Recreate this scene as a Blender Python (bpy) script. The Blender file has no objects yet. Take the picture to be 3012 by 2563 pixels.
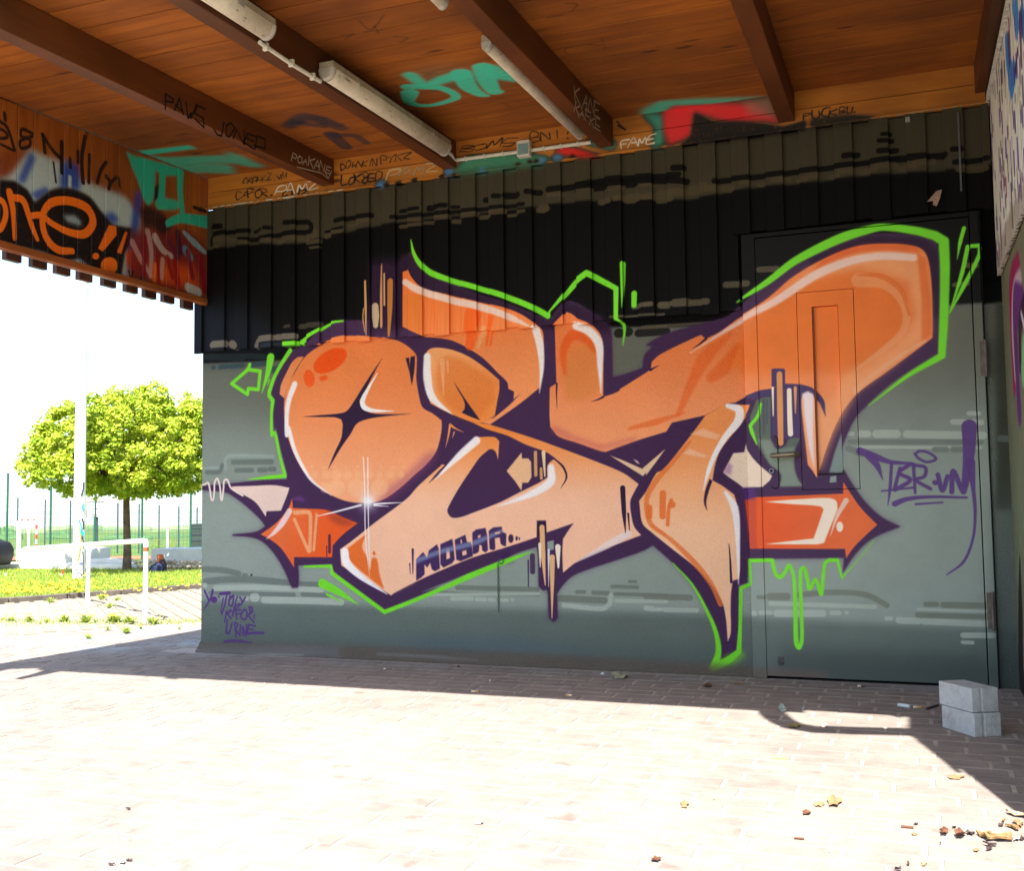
import bpy, bmesh, math, random
import numpy as np
from mathutils import Vector, Matrix
random.seed(7)
RNG = np.random.default_rng(11)

# ------------------------------------------------------------------ camera, world, sun, exposure
F = 3083.0; CX, CY = 1506.0, 1281.5              # focal length and centre in photograph pixels (3012 x 2563)
YAW, PIT, ROL = .3641656, .0664282, .0133647
SL = .0392299                                     # slope of the roof (rise per metre towards the wall)
HC = 0.95
CAM = np.array([0.0, -5.855, HC])
def _axes():
    cw, sw = math.cos(YAW), math.sin(YAW)
    f = np.array([-sw * math.cos(PIT), cw * math.cos(PIT), math.sin(PIT)])
    r = np.array([cw, sw, 0.0]); d = np.cross(f, r); c, s = math.cos(ROL), math.sin(ROL)
    return np.array([c * r + s * d, -s * r + c * d, f])
AX = _axes()
scene = bpy.context.scene
cam = bpy.data.cameras.new('camera'); camo = bpy.data.objects.new('camera', cam)
scene.collection.objects.link(camo); scene.camera = camo
cam.sensor_fit = 'HORIZONTAL'; cam.sensor_width = 36.0; cam.lens = 36.0 * F / 3012.0
cam.clip_start = 0.05; cam.clip_end = 2000
mw = Matrix.Identity(4)
for i in range(3):
    mw[i][0] = AX[0][i]; mw[i][1] = -AX[1][i]; mw[i][2] = -AX[2][i]; mw[i][3] = CAM[i]
camo.matrix_world = mw

SUN_A, SUN_B = -0.16, 0.60                        # a shadow moves (A,B) metres for each metre of height
sun_el = math.atan(1 / math.hypot(SUN_A, SUN_B)); sun_az = math.atan2(-SUN_A, -SUN_B)
world = bpy.data.worlds.new('World'); scene.world = world; world.use_nodes = True
wn = world.node_tree.nodes; wl = world.node_tree.links
bg = wn['Background']; sky = wn.new('ShaderNodeTexSky'); sky.sky_type = 'NISHITA'; sky.sun_disc = False
sky.sun_elevation = sun_el; sky.sun_rotation = sun_az; sky.air_density = 1.0; sky.dust_density = 2.0; sky.ozone_density = 1.0
tc = wn.new('ShaderNodeTexCoord'); sx = wn.new('ShaderNodeSeparateXYZ'); mxz = wn.new('ShaderNodeMath'); mxz.operation = 'MAXIMUM'; mxz.inputs[1].default_value = .05; cbz = wn.new('ShaderNodeCombineXYZ')
wl.new(tc.outputs['Generated'], sx.inputs[0]); wl.new(sx.outputs[2], mxz.inputs[0]); wl.new(sx.outputs[0], cbz.inputs[0]); wl.new(sx.outputs[1], cbz.inputs[1]); wl.new(mxz.outputs[0], cbz.inputs[2]); wl.new(cbz.outputs[0], sky.inputs[0])  # hazy horizon carries on just below eye level
wl.new(sky.outputs[0], bg.inputs[0]); bg.inputs[1].default_value = 0.115
sl = bpy.data.lights.new('sun', 'SUN'); sl.energy = 5.0; sl.angle = math.radians(0.53); sl.color = (1.0, .95, .87)
slo = bpy.data.objects.new('sun', sl); scene.collection.objects.link(slo)
slo.rotation_euler = Vector((SUN_A, SUN_B, -1)).to_track_quat('-Z', 'Y').to_euler()
scene.view_settings.view_transform = 'Standard'; scene.view_settings.look = 'None'
scene.view_settings.exposure = 1.94; scene.view_settings.gamma = 1.0
scene.render.engine = 'CYCLES'
scene.cycles.max_bounces = 10; scene.cycles.diffuse_bounces = 6; scene.cycles.use_denoising = True

# ------------------------------------------------------------------ pixel -> place
def ray(p):
    return AX.T @ np.array([(p[0] - CX) / F, (p[1] - CY) / F, 1.0])
def on_y(p, Y=0.0):
    d = ray(p); return CAM + d * ((Y - CAM[1]) / d[1])
def on_x(p, X):
    d = ray(p); return CAM + d * ((X - CAM[0]) / d[0])
def on_z(p, Z=0.0):
    d = ray(p); return CAM + d * ((Z - CAM[2]) / d[2])
def on_roof(p, z0):
    d = ray(p); return CAM + d * ((z0 + SL * CAM[1] - CAM[2]) / (d[2] - SL * d[1]))
ZOOM = {'S': (0, 0, 1.0), 'D': (0, 0, 2073 / 3012), 'A1': (560, 600, 2.591), 'A2': (1160, 600, 2.591), 'A3': (1900, 600, 2.073),
        'A4': (560, 1200, 2.591), 'A5': (1160, 1200, 2.591), 'A6': (1900, 1150, 2.005), 'B1': (0, 0, 2.073), 'B2': (800, 0, 1.7275),
        'B3': (1700, 0, 1.58), 'B4': (0, 300, 2.714), 'B7': (2500, 0, 1.96), 'B8': (2400, 800, 1.96), 'G': (1200, 1550, 4.146),
        'E': (600, 1650, 6.533), 'K': (600, 560, 3.528), 'H': (1200, 300, 2.591), 'J': (2700, 1500, 3.2), 'R': (2700, 700, 3.528),
        'G4': (1300, 0, 3.455), 'G5': (2200, 0, 2.553), 'F3': (0, 1720, 3.455), 'L': (0, 1520, 6.91), 'M': (300, 1520, 6.91),
        'Q': (2600, 2150, 4.272), 'N': (2500, 1950, 3.92), 'C3': (2000, 1800, 2.048), 'C2': (900, 1800, 1.8845), 'C1': (0, 1800, 2.073),
        'B5': (0, 1100, 3.239), 'G6': (2200, 1000, 3.529)}
def zp(z, x, y):
    a = ZOOM[z]; return (a[0] + x / a[2], a[1] + y / a[2])
def parse(s):
    """'A1 10,20 30,40! A2 5,5' -> list of (x, y, corner) in photograph pixels"""
    out = []; z = 'S'
    for t in s.split():
        if t in ZOOM: z = t; continue
        c = t.endswith('!'); t = t.rstrip('!'); x, y = t.split(','); X, Y = zp(z, float(x), float(y)); out.append((X, Y, c))
    return out
def smooth(pts, closed, n=6):
    """Catmull-Rom through pts; corners stay sharp"""
    N = len(pts)
    if N < 3: return [(p[0], p[1]) for p in pts], [i for i in range(N)]
    out = []; par = []
    rng = range(N) if closed else range(N - 1)
    for i in rng:
        p1 = np.array(pts[i][:2]); p2 = np.array(pts[(i + 1) % N][:2])
        p0 = np.array(pts[i - 1][:2]) if (closed or i > 0) else p1
        p3 = np.array(pts[(i + 2) % N][:2]) if (closed or i + 2 < N) else p2
        if pts[i][2]: p0 = p1 - (p2 - p1)
        if pts[(i + 1) % N][2]: p3 = p2 + (p2 - p1)
        if pts[i][2] and pts[(i + 1) % N][2]:
            out.append(tuple(p1)); par.append(float(i)); continue
        d = np.linalg.norm(p2 - p1) + 1e-6
        m1 = (p2 - p0) * d / (np.linalg.norm(p2 - p1) + np.linalg.norm(p1 - p0) + 1e-6)
        m2 = (p3 - p1) * d / (np.linalg.norm(p3 - p2) + d)
        for k in range(n):
            t = k / n; t2 = t * t; t3 = t2 * t
            q = (2 * t3 - 3 * t2 + 1) * p1 + (t3 - 2 * t2 + t) * m1 + (-2 * t3 + 3 * t2) * p2 + (t3 - t2) * m2
            out.append(tuple(q)); par.append(i + t)
    if not closed: out.append(tuple(pts[-1][:2])); par.append(float(N - 1))
    return out, par

# ------------------------------------------------------------------ paint: a raster canvas lying in a plane of the place
def blur(a, s):
    if s < .4: return a
    r = int(3 * s) + 1; k = np.exp(-.5 * (np.arange(-r, r + 1) / s) ** 2); k = (k / k.sum()).astype(np.float32)
    h, w = a.shape
    p = np.pad(a, ((r, r), (0, 0))); b = np.zeros_like(a)
    for i, c in enumerate(k): b += c * p[i:i + h]
    p = np.pad(b, ((0, 0), (r, r))); o = np.zeros_like(a)
    for i, c in enumerate(k): o += c * p[:, i:i + w]
    return o
class Canvas:
    def __init__(s, to_uv, u0, u1, v0, v1, res, fill=None):
        s.to_uv = to_uv; s.u0, s.u1, s.v0, s.v1, s.res = u0, u1, v0, v1, res
        s.w = int((u1 - u0) * res); s.h = int((v1 - v0) * res)
        s.img = np.zeros((s.h, s.w, 4), np.float32)
        if fill: s.img[:, :, :3] = np.array(fill) / 255.; s.img[:, :, 3] = 1
    def px(s, p):
        u, v = s.to_uv(p); return ((u - s.u0) * s.res, (v - s.v0) * s.res)
    def scale(s, p, w):
        a = s.px((p[0] - w / 2, p[1])); b = s.px((p[0] + w / 2, p[1])); c = s.px((p[0], p[1] - w / 2)); d = s.px((p[0], p[1] + w / 2))
        return .5 * (math.hypot(a[0] - b[0], a[1] - b[1]) + math.hypot(c[0] - d[0], c[1] - d[1]))
    def fillmask(s, P, pad):
        P = np.array(P, float)
        x0 = max(0, int(P[:, 0].min()) - pad); x1 = min(s.w, int(P[:, 0].max()) + pad + 2)
        y0 = max(0, int(P[:, 1].min()) - pad); y1 = min(s.h, int(P[:, 1].max()) + pad + 2)
        if x1 <= x0 or y1 <= y0: return None
        m = np.zeros((y1 - y0, x1 - x0), np.float32); SS = 3
        A = P; B = np.roll(P, -1, 0)
        for iy in range(y1 - y0):
            for k in range(SS):
                y = y0 + iy + (k + .5) / SS
                c = ((A[:, 1] <= y) & (B[:, 1] > y)) | ((B[:, 1] <= y) & (A[:, 1] > y))
                if not c.any(): continue
                a = A[c]; b = B[c]
                xs = np.sort(a[:, 0] + (y - a[:, 1]) * (b[:, 0] - a[:, 0]) / (b[:, 1] - a[:, 1])) - x0
                for j in range(0, len(xs) - 1, 2):
                    l, r = max(0., xs[j]), min(float(x1 - x0), xs[j + 1])
                    if r <= l: continue
                    il, ir = int(l), int(r)
                    if il == ir: m[iy, il] += (r - l) / SS
                    else:
                        m[iy, il] += (il + 1 - l) / SS; m[iy, il + 1:ir] += 1 / SS
                        if ir < m.shape[1]: m[iy, ir] += (r - ir) / SS
        return x0, y0, np.minimum(m, 1)
    def comp(s, x0, y0, m, col, alpha=1.0, grad=None):
        h, w = m.shape; t = s.img[y0:y0 + h, x0:x0 + w]; a = (m * alpha)[:, :, None]
        if grad is None: c = np.array(col, np.float32) / 255.
        else:
            (pa, ca, pb, cb) = grad; pa = np.array(s.px(pa)); pb = np.array(s.px(pb)); d = pb - pa
            yy, xx = np.mgrid[y0:y0 + h, x0:x0 + w]
            k = np.clip(((xx - pa[0]) * d[0] + (yy - pa[1]) * d[1]) / (d @ d), 0, 1)[:, :, None]
            k = k * k * (3 - 2 * k)
            c = (np.array(ca, np.float32) * (1 - k) + np.array(cb, np.float32) * k) / 255.
        ao = a + t[:, :, 3:4] * (1 - a)
        t[:, :, :3] = np.where(ao > 1e-4, (c * a + t[:, :, :3] * t[:, :, 3:4] * (1 - a)) / np.maximum(ao, 1e-4), 0)
        t[:, :, 3:4] = ao
    def poly(s, path, col, soft=0, alpha=1., grad=None, holes=(), n=6):
        pts = parse(path); P = [s.px(q) for q in smooth(pts, True, n)[0]]
        sf = s.scale(pts[0][:2], soft) if soft else 0
        pad = int(3 * sf) + 2; r = s.fillmask(P, pad)
        if r is None: return
        x0, y0, m = r
        for hp in holes:
            Q = [s.px(q) for q in smooth(parse(hp), True, n)[0]]; h = s.fillmask(Q, 1)
            if h:
                hx, hy, hm = h; ys, xs = hm.shape
                ax, ay = max(hx, x0), max(hy, y0); bx, by = min(hx + xs, x0 + m.shape[1]), min(hy + ys, y0 + m.shape[0])
                if bx > ax and by > ay: m[ay - y0:by - y0, ax - x0:bx - x0] *= 1 - hm[ay - hy:by - hy, ax - hx:bx - hx]
        if sf: m = blur(m, sf)
        s.comp(x0, y0, m, col, alpha, grad)
    def stroke(s, path, w, col, soft=.8, alpha=1., clip=None, n=6):
        """w: one width or one per point, in photograph pixels of the zoom the path starts with (converted)"""
        zz = path.split()[0]; k = ZOOM[zz][2] if zz in ZOOM else 1.
        pts = parse(path)
        if len(pts) == 1: pts = [pts[0], (pts[0][0] + .5, pts[0][1], False)]
        W = [w] * len(pts) if not hasattr(w, '__len__') else list(w)
        while len(W) < len(pts): W.append(W[-1])
        q, par = smooth(pts, False, n)
        P = np.array([s.px(a) for a in q])
        R = np.array([s.scale(a, np.interp(t, range(len(W)), W) / k) / 2 for a, t in zip(q, par)])
        sf = max(.7, s.scale(pts[0][:2], soft)); pad = int(R.max() + sf * 2) + 3
        x0 = max(0, int(P[:, 0].min()) - pad); x1 = min(s.w, int(P[:, 0].max()) + pad)
        y0 = max(0, int(P[:, 1].min()) - pad); y1 = min(s.h, int(P[:, 1].max()) + pad)
        if x1 <= x0 or y1 <= y0: return
        m = np.zeros((y1 - y0, x1 - x0), np.float32)
        for i in range(len(P) - 1):
            a, b = P[i], P[i + 1]; ra, rb = R[i], R[i + 1]; pd = int(max(ra, rb) + 2 * sf) + 2
            bx0 = max(x0, int(min(a[0], b[0])) - pd); bx1 = min(x1, int(max(a[0], b[0])) + pd)
            by0 = max(y0, int(min(a[1], b[1])) - pd); by1 = min(y1, int(max(a[1], b[1])) + pd)
            if bx1 <= bx0 or by1 <= by0: continue
            yy, xx = np.mgrid[by0:by1, bx0:bx1]; d = b - a; L = d @ d + 1e-9
            t = np.clip(((xx + .5 - a[0]) * d[0] + (yy + .5 - a[1]) * d[1]) / L, 0, 1)
            dist = np.hypot(xx + .5 - a[0] - t * d[0], yy + .5 - a[1] - t * d[1]) - (ra + t * (rb - ra))
            c = np.clip(.5 - dist / (2 * sf), 0, 1); c = c * c * (3 - 2 * c)
            v = m[by0 - y0:by1 - y0, bx0 - x0:bx1 - x0]; np.maximum(v, c, out=v)
        if clip:
            cm = np.zeros_like(m)
            for cp in clip:
                Q = [s.px(a) for a in smooth(parse(cp), True, 3)[0]]; h = s.fillmask(Q, 1)
                if h:
                    hx, hy, hm = h; ys, xs = hm.shape
                    ax, ay = max(hx, x0), max(hy, y0); bx, by = min(hx + xs, x1), min(hy + ys, y1)
                    if bx > ax and by > ay: cm[ay - y0:by - y0, ax - x0:bx - x0] = np.maximum(cm[ay - y0:by - y0, ax - x0:bx - x0], hm[ay - hy:by - hy, ax - hx:bx - hx])
            m *= cm
        s.comp(x0, y0, m, col, alpha)
    def dot(s, z, x, y, r, col, soft=.8, alpha=1., ry=None, rot=0):
        X, Y = zp(z, x, y); k = ZOOM[z][2]; ry = ry or r; pts = []
        for i in range(14):
            t = i / 14 * 2 * math.pi; dx, dy = r * math.cos(t), ry * math.sin(t)
            pts.append('%.2f,%.2f' % (X + (dx * math.cos(rot) - dy * math.sin(rot)) / k, Y + (dx * math.sin(rot) + dy * math.cos(rot)) / k))
        s.poly('S ' + ' '.join(pts), col, soft, alpha)
    def image(s, name):
        im = bpy.data.images.new(name, s.w, s.h, alpha=True)
        im.pixels.foreach_set(np.clip(s.img, 0, 1).ravel().astype(np.float32)); im.update(); im.pack()
        return im
# ------------------------------------------------------------------ the wall piece, painted in the plane of the back wall
XL = float(on_y((617, 532))[0])                   # inner face of the left valance
def wall_uv(p): q = on_y(p); return q[0], q[2]
WB = (-4.75, .62, -.06, 3.24)
wc = Canvas(wall_uv, WB[0], WB[1], WB[2], WB[3], 430, (96, 106, 104))
PUR = (72, 46, 80); PURD = (54, 36, 62); GRN = (122, 226, 52); CRM = (250, 230, 206); TAN = (236, 182, 126); WHT = (253, 247, 246)
ORA = (246, 148, 86); PEA = (252, 194, 150); DEP = (250, 98, 32); RED = (250, 84, 22)
LG = (176, 186, 172); DG = (84, 88, 82); LG2 = (172, 182, 168)
# ground coat
wc.poly('S 400,300! 3100,-60! 3100,640! 400,820!', (64, 59, 46), 2)
wc.poly('S 500,1040! 3100,880! 3100,1500! 500,1500!', (108, 110, 98), 10)
wc.poly('S 500,1250! 3100,1150! 3100,1900! 500,1900!', (137, 147, 136), 45)
wc.poly('S 500,1440! 3100,1380! 3100,1900! 500,1900!', (147, 158, 147), 40)
wc.poly('S 500,1765! 1200,1785! 2000,1805! 3100,1860! 3100,2200! 500,2100!', (103, 114, 106), 8)
wc.poly('S 500,1850! 1200,1880! 2000,1900! 3100,1950! 3100,2200! 500,2100!', (90, 100, 95), 24)
wc.poly('S 2300,1905! 3100,1945! 3100,2200! 2300,2100!', (72, 81, 76), 30)
wc.poly('S 1000,1880! 1500,1880! 1800,1930! 1400,1935!', (84, 104, 116), 18, .6)
# black middle coat
wc.poly('S 500,760! 640,735 760,722 880,720 1000,692 1150,662 1330,640 1500,622 1700,598 1900,590 2020,592 2200,560 2400,540 2560,520 2760,508 3100,470! 3100,880! 2700,905 2500,915 2200,950 1950,962 1800,962 1650,975 1400,1000! 1100,1030 900,1055 560,1070!', (7, 6, 7), 2.2)
wc.poly('S 560,880! 760,900! 840,1000! 840,1050! 560,1060!', (26, 32, 44), 26, .75)  # bluish sky sheen painted into the coat at the lower left boards
def bars(z, data, col, soft=1.9, alpha=.88):
    for d in data.split(';'):
        w, pts = d.strip().split(':'); wc.stroke(z + ' ' + pts, float(w), col, soft, alpha)
BK = (8, 7, 7); BR = (78, 68, 50)
bars('K', '50:120,392 215,388;42:110,570 112,510 170,460 490,430;30:550,440 620,420;36:660,400 720,405;45:870,350 1100,340 1150,380 1140,440 990,445 760,480 560,520 400,525;26:1280,440 1470,400;45:1400,330 1500,305 1764,270', BK)
bars('K', '48:150,530 270,515;30:300,520 380,530;36:410,545 485,550;40:640,530 750,522;44:790,545 860,540;44:870,515 990,507;46:1020,512 1110,525;42:1190,430 1200,480 1120,505;42:1110,560 1230,540;26:1140,612 1225,602;24:90,605 190,595;46:1290,488 1340,472;34:1350,445 1450,440;30:1510,380 1620,370;40:1630,340 1750,322', BR)
bars('A2', '28:60,62 200,45;26:270,50 330,45;26:360,25 400,25;26:450,30 500,30;30:0,112 300,85 640,52 1000,14', BK)
bars('A2', '28:60,180 220,165;24:120,138 220,135;26:240,150 320,150;34:330,120 430,110;34:460,140 520,140;38:530,102 640,88;34:670,110 740,105;42:750,77 850,67;26:880,97 950,90;28:960,72 1005,66;48:1110,52 1180,50', BR)
bars('H', '40:600,755 612,755;36:670,730 715,730;48:760,722 850,722;40:920,695 1020,700;46:1090,682 1300,650 1540,602 2073,570;36:170,812 240,810;34:260,800 310,800;30:1300,690 1400,680 1560,660 1760,640', BK)
bars('H', '38:1090,722 1190,712;34:1310,690 1410,680;34:1490,775 1540,765;34:1550,670 1650,657;38:1590,750 1650,742;66:1690,742 1760,737;30:1780,647 1890,637;44:1810,737 1890,727;44:1920,702 2073,692;60:1030,820 1060,818', BR)
bars('B3', '28:450,790 495,788;30:0,872 330,845 510,850;26:640,850 900,820 1200,782 1480,742;28:1240,735 1300,727;22:1400,665 1460,662;20:1415,635 1450,632;26:1400,712 1480,706;34:1490,745 1700,730;26:1740,705 1780,703;26:1750,765 1900,745', BK)
bars('B3', '28:110,945 150,940;26:180,930 215,926;44:235,930 280,926;28:310,925 360,920;34:380,935 435,930;36:440,905 510,900;48:540,890 590,880;28:600,886 650,882;32:680,880 720,884;22:770,858 810,856;24:845,862 858,862;24:910,845 980,840;26:1030,845 1060,842;24:1080,830 1110,826;24:1175,828 1210,825;28:1220,805 1305,800;30:1320,805 1380,796;26:1390,782 1480,776;30:1500,790 1560,782;30:1570,767 1650,757;34:1770,797 1890,790', BR)
bars('K', '66:110,1610 245,1600;76:310,1600 350,1620;60:570,1620 600,1560 740,1535;60:780,1530 975,1522', (120, 112, 100)); bars('K', '50:1020,1420 1240,1400;34:880,1425 920,1418', (70, 64, 54))
bars('K', '44:640,1620 760,1605 900,1615', (40, 48, 58))
bars('A1', '30:172,1248 180,1248;34:228,1243 282,1238;34:310,1240 400,1232;38:480,1225 600,1212;46:600,1268 700,1250', (54, 74, 80))
bars('A1', '50:120,1165 400,1170;40:420,1160 560,1165', (34, 44, 48))
bars('A2', '70:1708,985 1716,985;70:1776,975 1784,975;60:1860,985 2073,970', (30, 28, 26)); bars('A2', '28:1890,942 2073,932;36:1830,792 1880,787;36:1900,777 1970,772;40:2030,775 2073,770;18:1660,870 2060,845', (92, 84, 66))
bars('A3', '28:0,622 40,616;44:95,622 145,620;50:185,612 262,606;40:285,607 380,602;40:490,497 620,492;38:695,407 800,402;18:0,750 420,722;30:1880,500 1960,490;34:1950,380 2010,385', (92, 84, 66))
bars('A4', '20:95,460 230,457;26:270,470 268,392 310,366 630,372', (150, 164, 156)); bars('A4', '36:325,415 620,412;34:350,477 470,476;34:525,474 575,475;34:605,468 640,468;32:125,492 220,488 242,440', (106, 116, 110))
bars('A4', '42:90,1230 250,1240 370,1265;24:405,1275 425,1275;48:115,1325 300,1308 500,1312 760,1340;40:830,1345 1000,1350;30:150,1412 790,1427;34:855,1422 1050,1430', (112, 122, 114)); wc.dot('A4', 465, 1275, 8, (20, 40, 46))
bars('A4', '36:110,1355 113,1355;40:190,1377 500,1370 1000,1390;30:428,1455 432,1455;60:480,1447 500,1447;48:560,1467 900,1472 1150,1482', LG)
bars('A5', '36:480,1372 1090,1385;20:300,1402 600,1420 1100,1430;28:1390,1405 1450,1405;34:1515,1410 1630,1415;28:1660,1362 1850,1370;22:1790,1326 1840,1326;28:1680,1420 2073,1432;50:1240,1452 1600,1470', (116, 124, 112))
bars('A5', '30:440,1456 590,1456;28:625,1460 690,1463;26:722,1464 760,1466;26:812,1466 860,1468;24:898,1465 902,1465;36:1290,1506 1580,1532 1640,1495 1650,1430;30:1690,1472 2073,1477;28:1920,1530 1940,1530;28:1990,1538 2030,1538;22:250,1425 1100,1420', LG2)
bars('A6', '36:0,1212 260,1222;24:668,1215 700,1215;44:735,1212 835,1212;34:900,1203 1100,1187 1300,1202 1420,1262', (120, 126, 112)); bars('A6', '30:0,1282 40,1287;20:62,1290 90,1290;28:110,1292 300,1296;30:640,1310 646,1310;26:682,1306 738,1306;42:775,1311 1045,1311;28:1100,1308 1140,1308;22:1185,1305 1188,1305;26:740,1252 1350,1272;26:1420,1341 1445,1341;40:1492,1351 1604,1356', LG2)
bars('J', '50:75,886 175,886;60:240,892 670,900;52:0,987 670,1005', (118, 124, 110)); bars('J', '60:55,1047 680,1072;56:425,1177 700,1177;38:420,1242 510,1246;24:0,932 660,956', LG2)
bars('B8', '24:185,936 212,936;40:260,936 300,936;48:350,936 465,936;46:525,938 960,946;34:790,867 950,871;26:880,819 935,820;18:250,1012 950,1016', LG2, 1.6, .85); bars('B8', '30:200,982 950,984;34:685,1026 750,1026;34:790,1026 840,1026;36:190,1020 260,1050', (114, 124, 114))
wc.poly('S 2928,890! 3000,890! 3010,1500! 2930,1500!', (66, 68, 56), 8, .9); wc.poly('S 2930,1450! 3010,1450! 3010,2040! 2930,2040!', (84, 94, 88), 30, .8); wc.stroke('S 2945,1290 3000,1292', 22, (110, 122, 116), 3, .8)
# purple silhouette of the whole piece
sil = ('A1 780,1110 700,1230 625,1400 608,1468 640,1500! 632,1600 642,1762 A4 650,150 690,330 735,500! 735,545! 560,550 320,575 60,600! 60,628! 240,640 300,660 400,730 480,800 540,860 570,905! '
       '500,945 320,965! 320,978! 470,990 560,1030 650,1130 720,1250 760,1345 775,1375! 822,1372! 828,1290 822,1203! 1080,1195! 1090,1245! 1180,1320 1300,1410 1480,1545! 1600,1495 1900,1370 '
       'A5 200,1410 500,1290 800,1170 960,1100 1085,1062! 1095,1120! 1098,1360! 1130,1392 1165,1390! 1170,1430! 1175,1600! 1215,1635 1247,1600! 1240,1420! 1280,1360 1350,1290 1460,1240 1700,1160 1900,1090 1970,1050! '
       'A6 150,1010 260,1130 340,1250 390,1360 420,1460 440,1560 455,1602! 540,1535! 545,1440 548,1150! 600,1135! 605,990! 760,990! 1170,985! 1160,1080! 1240,960 1340,870 1505,800! 1400,750 1300,660 1220,550 1172,468! 1110,490! '
       '1135,400 1200,235 1250,145 1300,95 A3 1370,1212 1480,1112 1640,1002 1785,925! 1790,700 1800,500 1790,300 1760,235 1680,205 1500,185 1350,195 1150,240 950,345 800,440 700,520 640,575 560,640 480,690 300,740 130,790 0,860 '
       'A2 1960,1090 1905,1150 1890,1250! 1780,1290 1665,1320! 1660,1060 1650,960 1580,870 1500,820 1400,760 1320,750 1200,890! 1090,850 870,760 640,690 440,600 250,530 190,460 150,380! 80,420! 20,480! -20,480! A1 1560,470 1400,470! 1385,900! 1200,890 1100,920 1000,980 900,1070')
wc.poly(sil, PUR, 7.0, .45, n=3); wc.poly(sil, PUR, 1.3, n=4)
wc.poly('A1 1385,420! 1640,420! 1700,360! 1720,520! 1640,960! 1385,960!', (40, 22, 44), 9, .8)
wc.poly('A2 60,380! 170,400! 400,600! 900,770! 1190,900! 1330,750! 1520,820! 1650,900! 1650,980! 1200,960! 60,900!', (44, 26, 48), 6, .75)
wc.poly('A3 1000,330! 1350,205! 1700,220! 1790,300! 1790,700! 1700,700! 1600,280! 1350,250! 1000,400!', (42, 24, 50), 6, .7)
wc.poly('A4 780,690! 830,675! 880,700! 860,715! 790,705!', (130, 70, 150), 3, .6)
wc.poly('A6 655,1165!', PUR) if False else None
for w_, q_, c_ in (((16, 20, 6), 'A1 1358,598 1362,800 1366,1012', (214, 160, 104)), ((8, 10, 6), 'A1 1346,805 1342,880 1356,985', (214, 160, 104)), ((52, 58, 40), 'A1 1420,785 1424,860 1424,930', (206, 184, 150)), ((24, 34, 34), 'A1 1476,475 1473,700 1474,935', (222, 160, 108)), ((12, 14, 4), 'A1 1503,542 1504,780', (214, 170, 120)), ((44, 40, 18), 'A1 1548,600 1546,800 1538,1010', (196, 124, 56))):
    wc.stroke(q_, w_, c_, 1.0, .95)
# grey windows inside
wc.poly('A3 680,1200! 725,1180! 765,1180! 765,1440 790,1495 850,1480 880,1430 945,1430! 915,1500 908,1600 930,1680 962,1722! 820,1725! 828,1650 760,1590 690,1480 655,1400 640,1300!', (98, 110, 96), 1.5)
wc.poly('A3 690,1440! 765,1440! 800,1500! 910,1480! 905,1600 930,1680 962,1722! 820,1725! 828,1650 760,1590!', (130, 142, 128), 3)
bars('A3', '14:722,1200 724,1400;12:738,1200 738,1340;14:755,1195 756,1320', (82, 84, 104), 1.2, .8)
wc.poly('A6 1090,507! 1125,500! 1125,540! 1085,543!', (140, 154, 148), .8)
wc.poly('A5 1165,1022! 1215,1010! 1215,1082! 1168,1088!', (150, 160, 150), .8)
wc.poly('A3 1196,1392! 1200,1640! 1118,1640! 1150,1520!', (130, 146, 140), 2)
G = lambda pa, ca, pb, cb: (pa, ca, pb, cb)
# bubble
wc.poly('A1 820,1168 865,1165! 800,1270! 740,1400 715,1482! 680,1450! 690,1380 740,1270 780,1200', ORA, .8, grad=G(zp('A1', 800, 1150), (238, 140, 80), zp('A1', 700, 1450), (240, 150, 100)))
BUB = 'A1 980,1085 1100,1030 1215,1008 1400,1018 1560,1035 1650,1080 1720,1150 1725,1230 1722,1330 1740,1450 1770,1550 1850,1600 1915,1650! A4 1915,160 1900,250 1870,340 1800,430 1700,520 1600,610 1490,690 1400,722 1330,727 1200,715 1080,670 960,590 860,480 780,330 730,170 712,0 A1 708,1650 718,1480 745,1380 795,1290 870,1170'
wc.poly(BUB, ORA, .8, grad=G((1000, 1050), (244, 136, 76), (1000, 1480), (255, 174, 126)))
wc.poly('A4 1895,330 1800,470 1700,550 1600,640 1500,710 1400,735! 1480,640 1650,500 1800,350!', (150, 70, 110), 9, .45)
for i in range(9): wc.dot('A4', 925 + i * 88, 450 + (i % 2) * 8, 13, (255, 190, 140), 2, .5)
for i, r in enumerate((26, 32, 40, 34, 30, 34, 26, 30, 24)): wc.dot('A4', 950 + i * 82, 512, r, (255, 190, 138), 2, .55)
for x, r in ((1030, 40), (1115, 62), (1265, 68), (1440, 66)): wc.dot('A4', x, 610, r, (255, 196, 148), 2, .5)
wc.dot('A1', 1065, 1195, 142, RED, 1.2, .9, 76, -.55); wc.dot('A1', 905, 1330, 42, RED, 1.2, .75, 66, -.15); wc.dot('A1', 1015, 1328, 34, RED, 1.2, .75, 20, -.2)
wc.poly('A1 1640,1175! 1668,1172! 1672,1290!', PURD, .8); wc.poly('A1 1678,1165! 1712,1158! 1708,1260 1688,1385! 1670,1270', PURD, .8)
wc.stroke('A1 795,1375 755,1480 735,1600 735,1762 A4 745,150 790,310 850,440 930,560 1075,668', (44, 40, 34, 34, 30, 30, 26, 20, 3), WHT, 2.6, .95)
STAR = 'A1 1465,1170! 1400,1290 1345,1400 1305,1480! 1290,1500 1310,1562! 1380,1595 1500,1603 A4 1690,45! 1480,65 1340,88 1268,122 1220,200 1150,300 1045,478! 1100,340 1150,230 1162,130! 1150,88! 1100,72 980,70 850,68! 1000,55 1120,45 A1 1190,1580 1250,1500 1300,1420 1370,1310'
wc.poly(STAR, PURD, .8)
wc.stroke('A1 1425,1290 1360,1400 1312,1500 1325,1550 1390,1575 1550,1580', (5, 22, 40, 40, 26, 4), WHT, 1.6)
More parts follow.
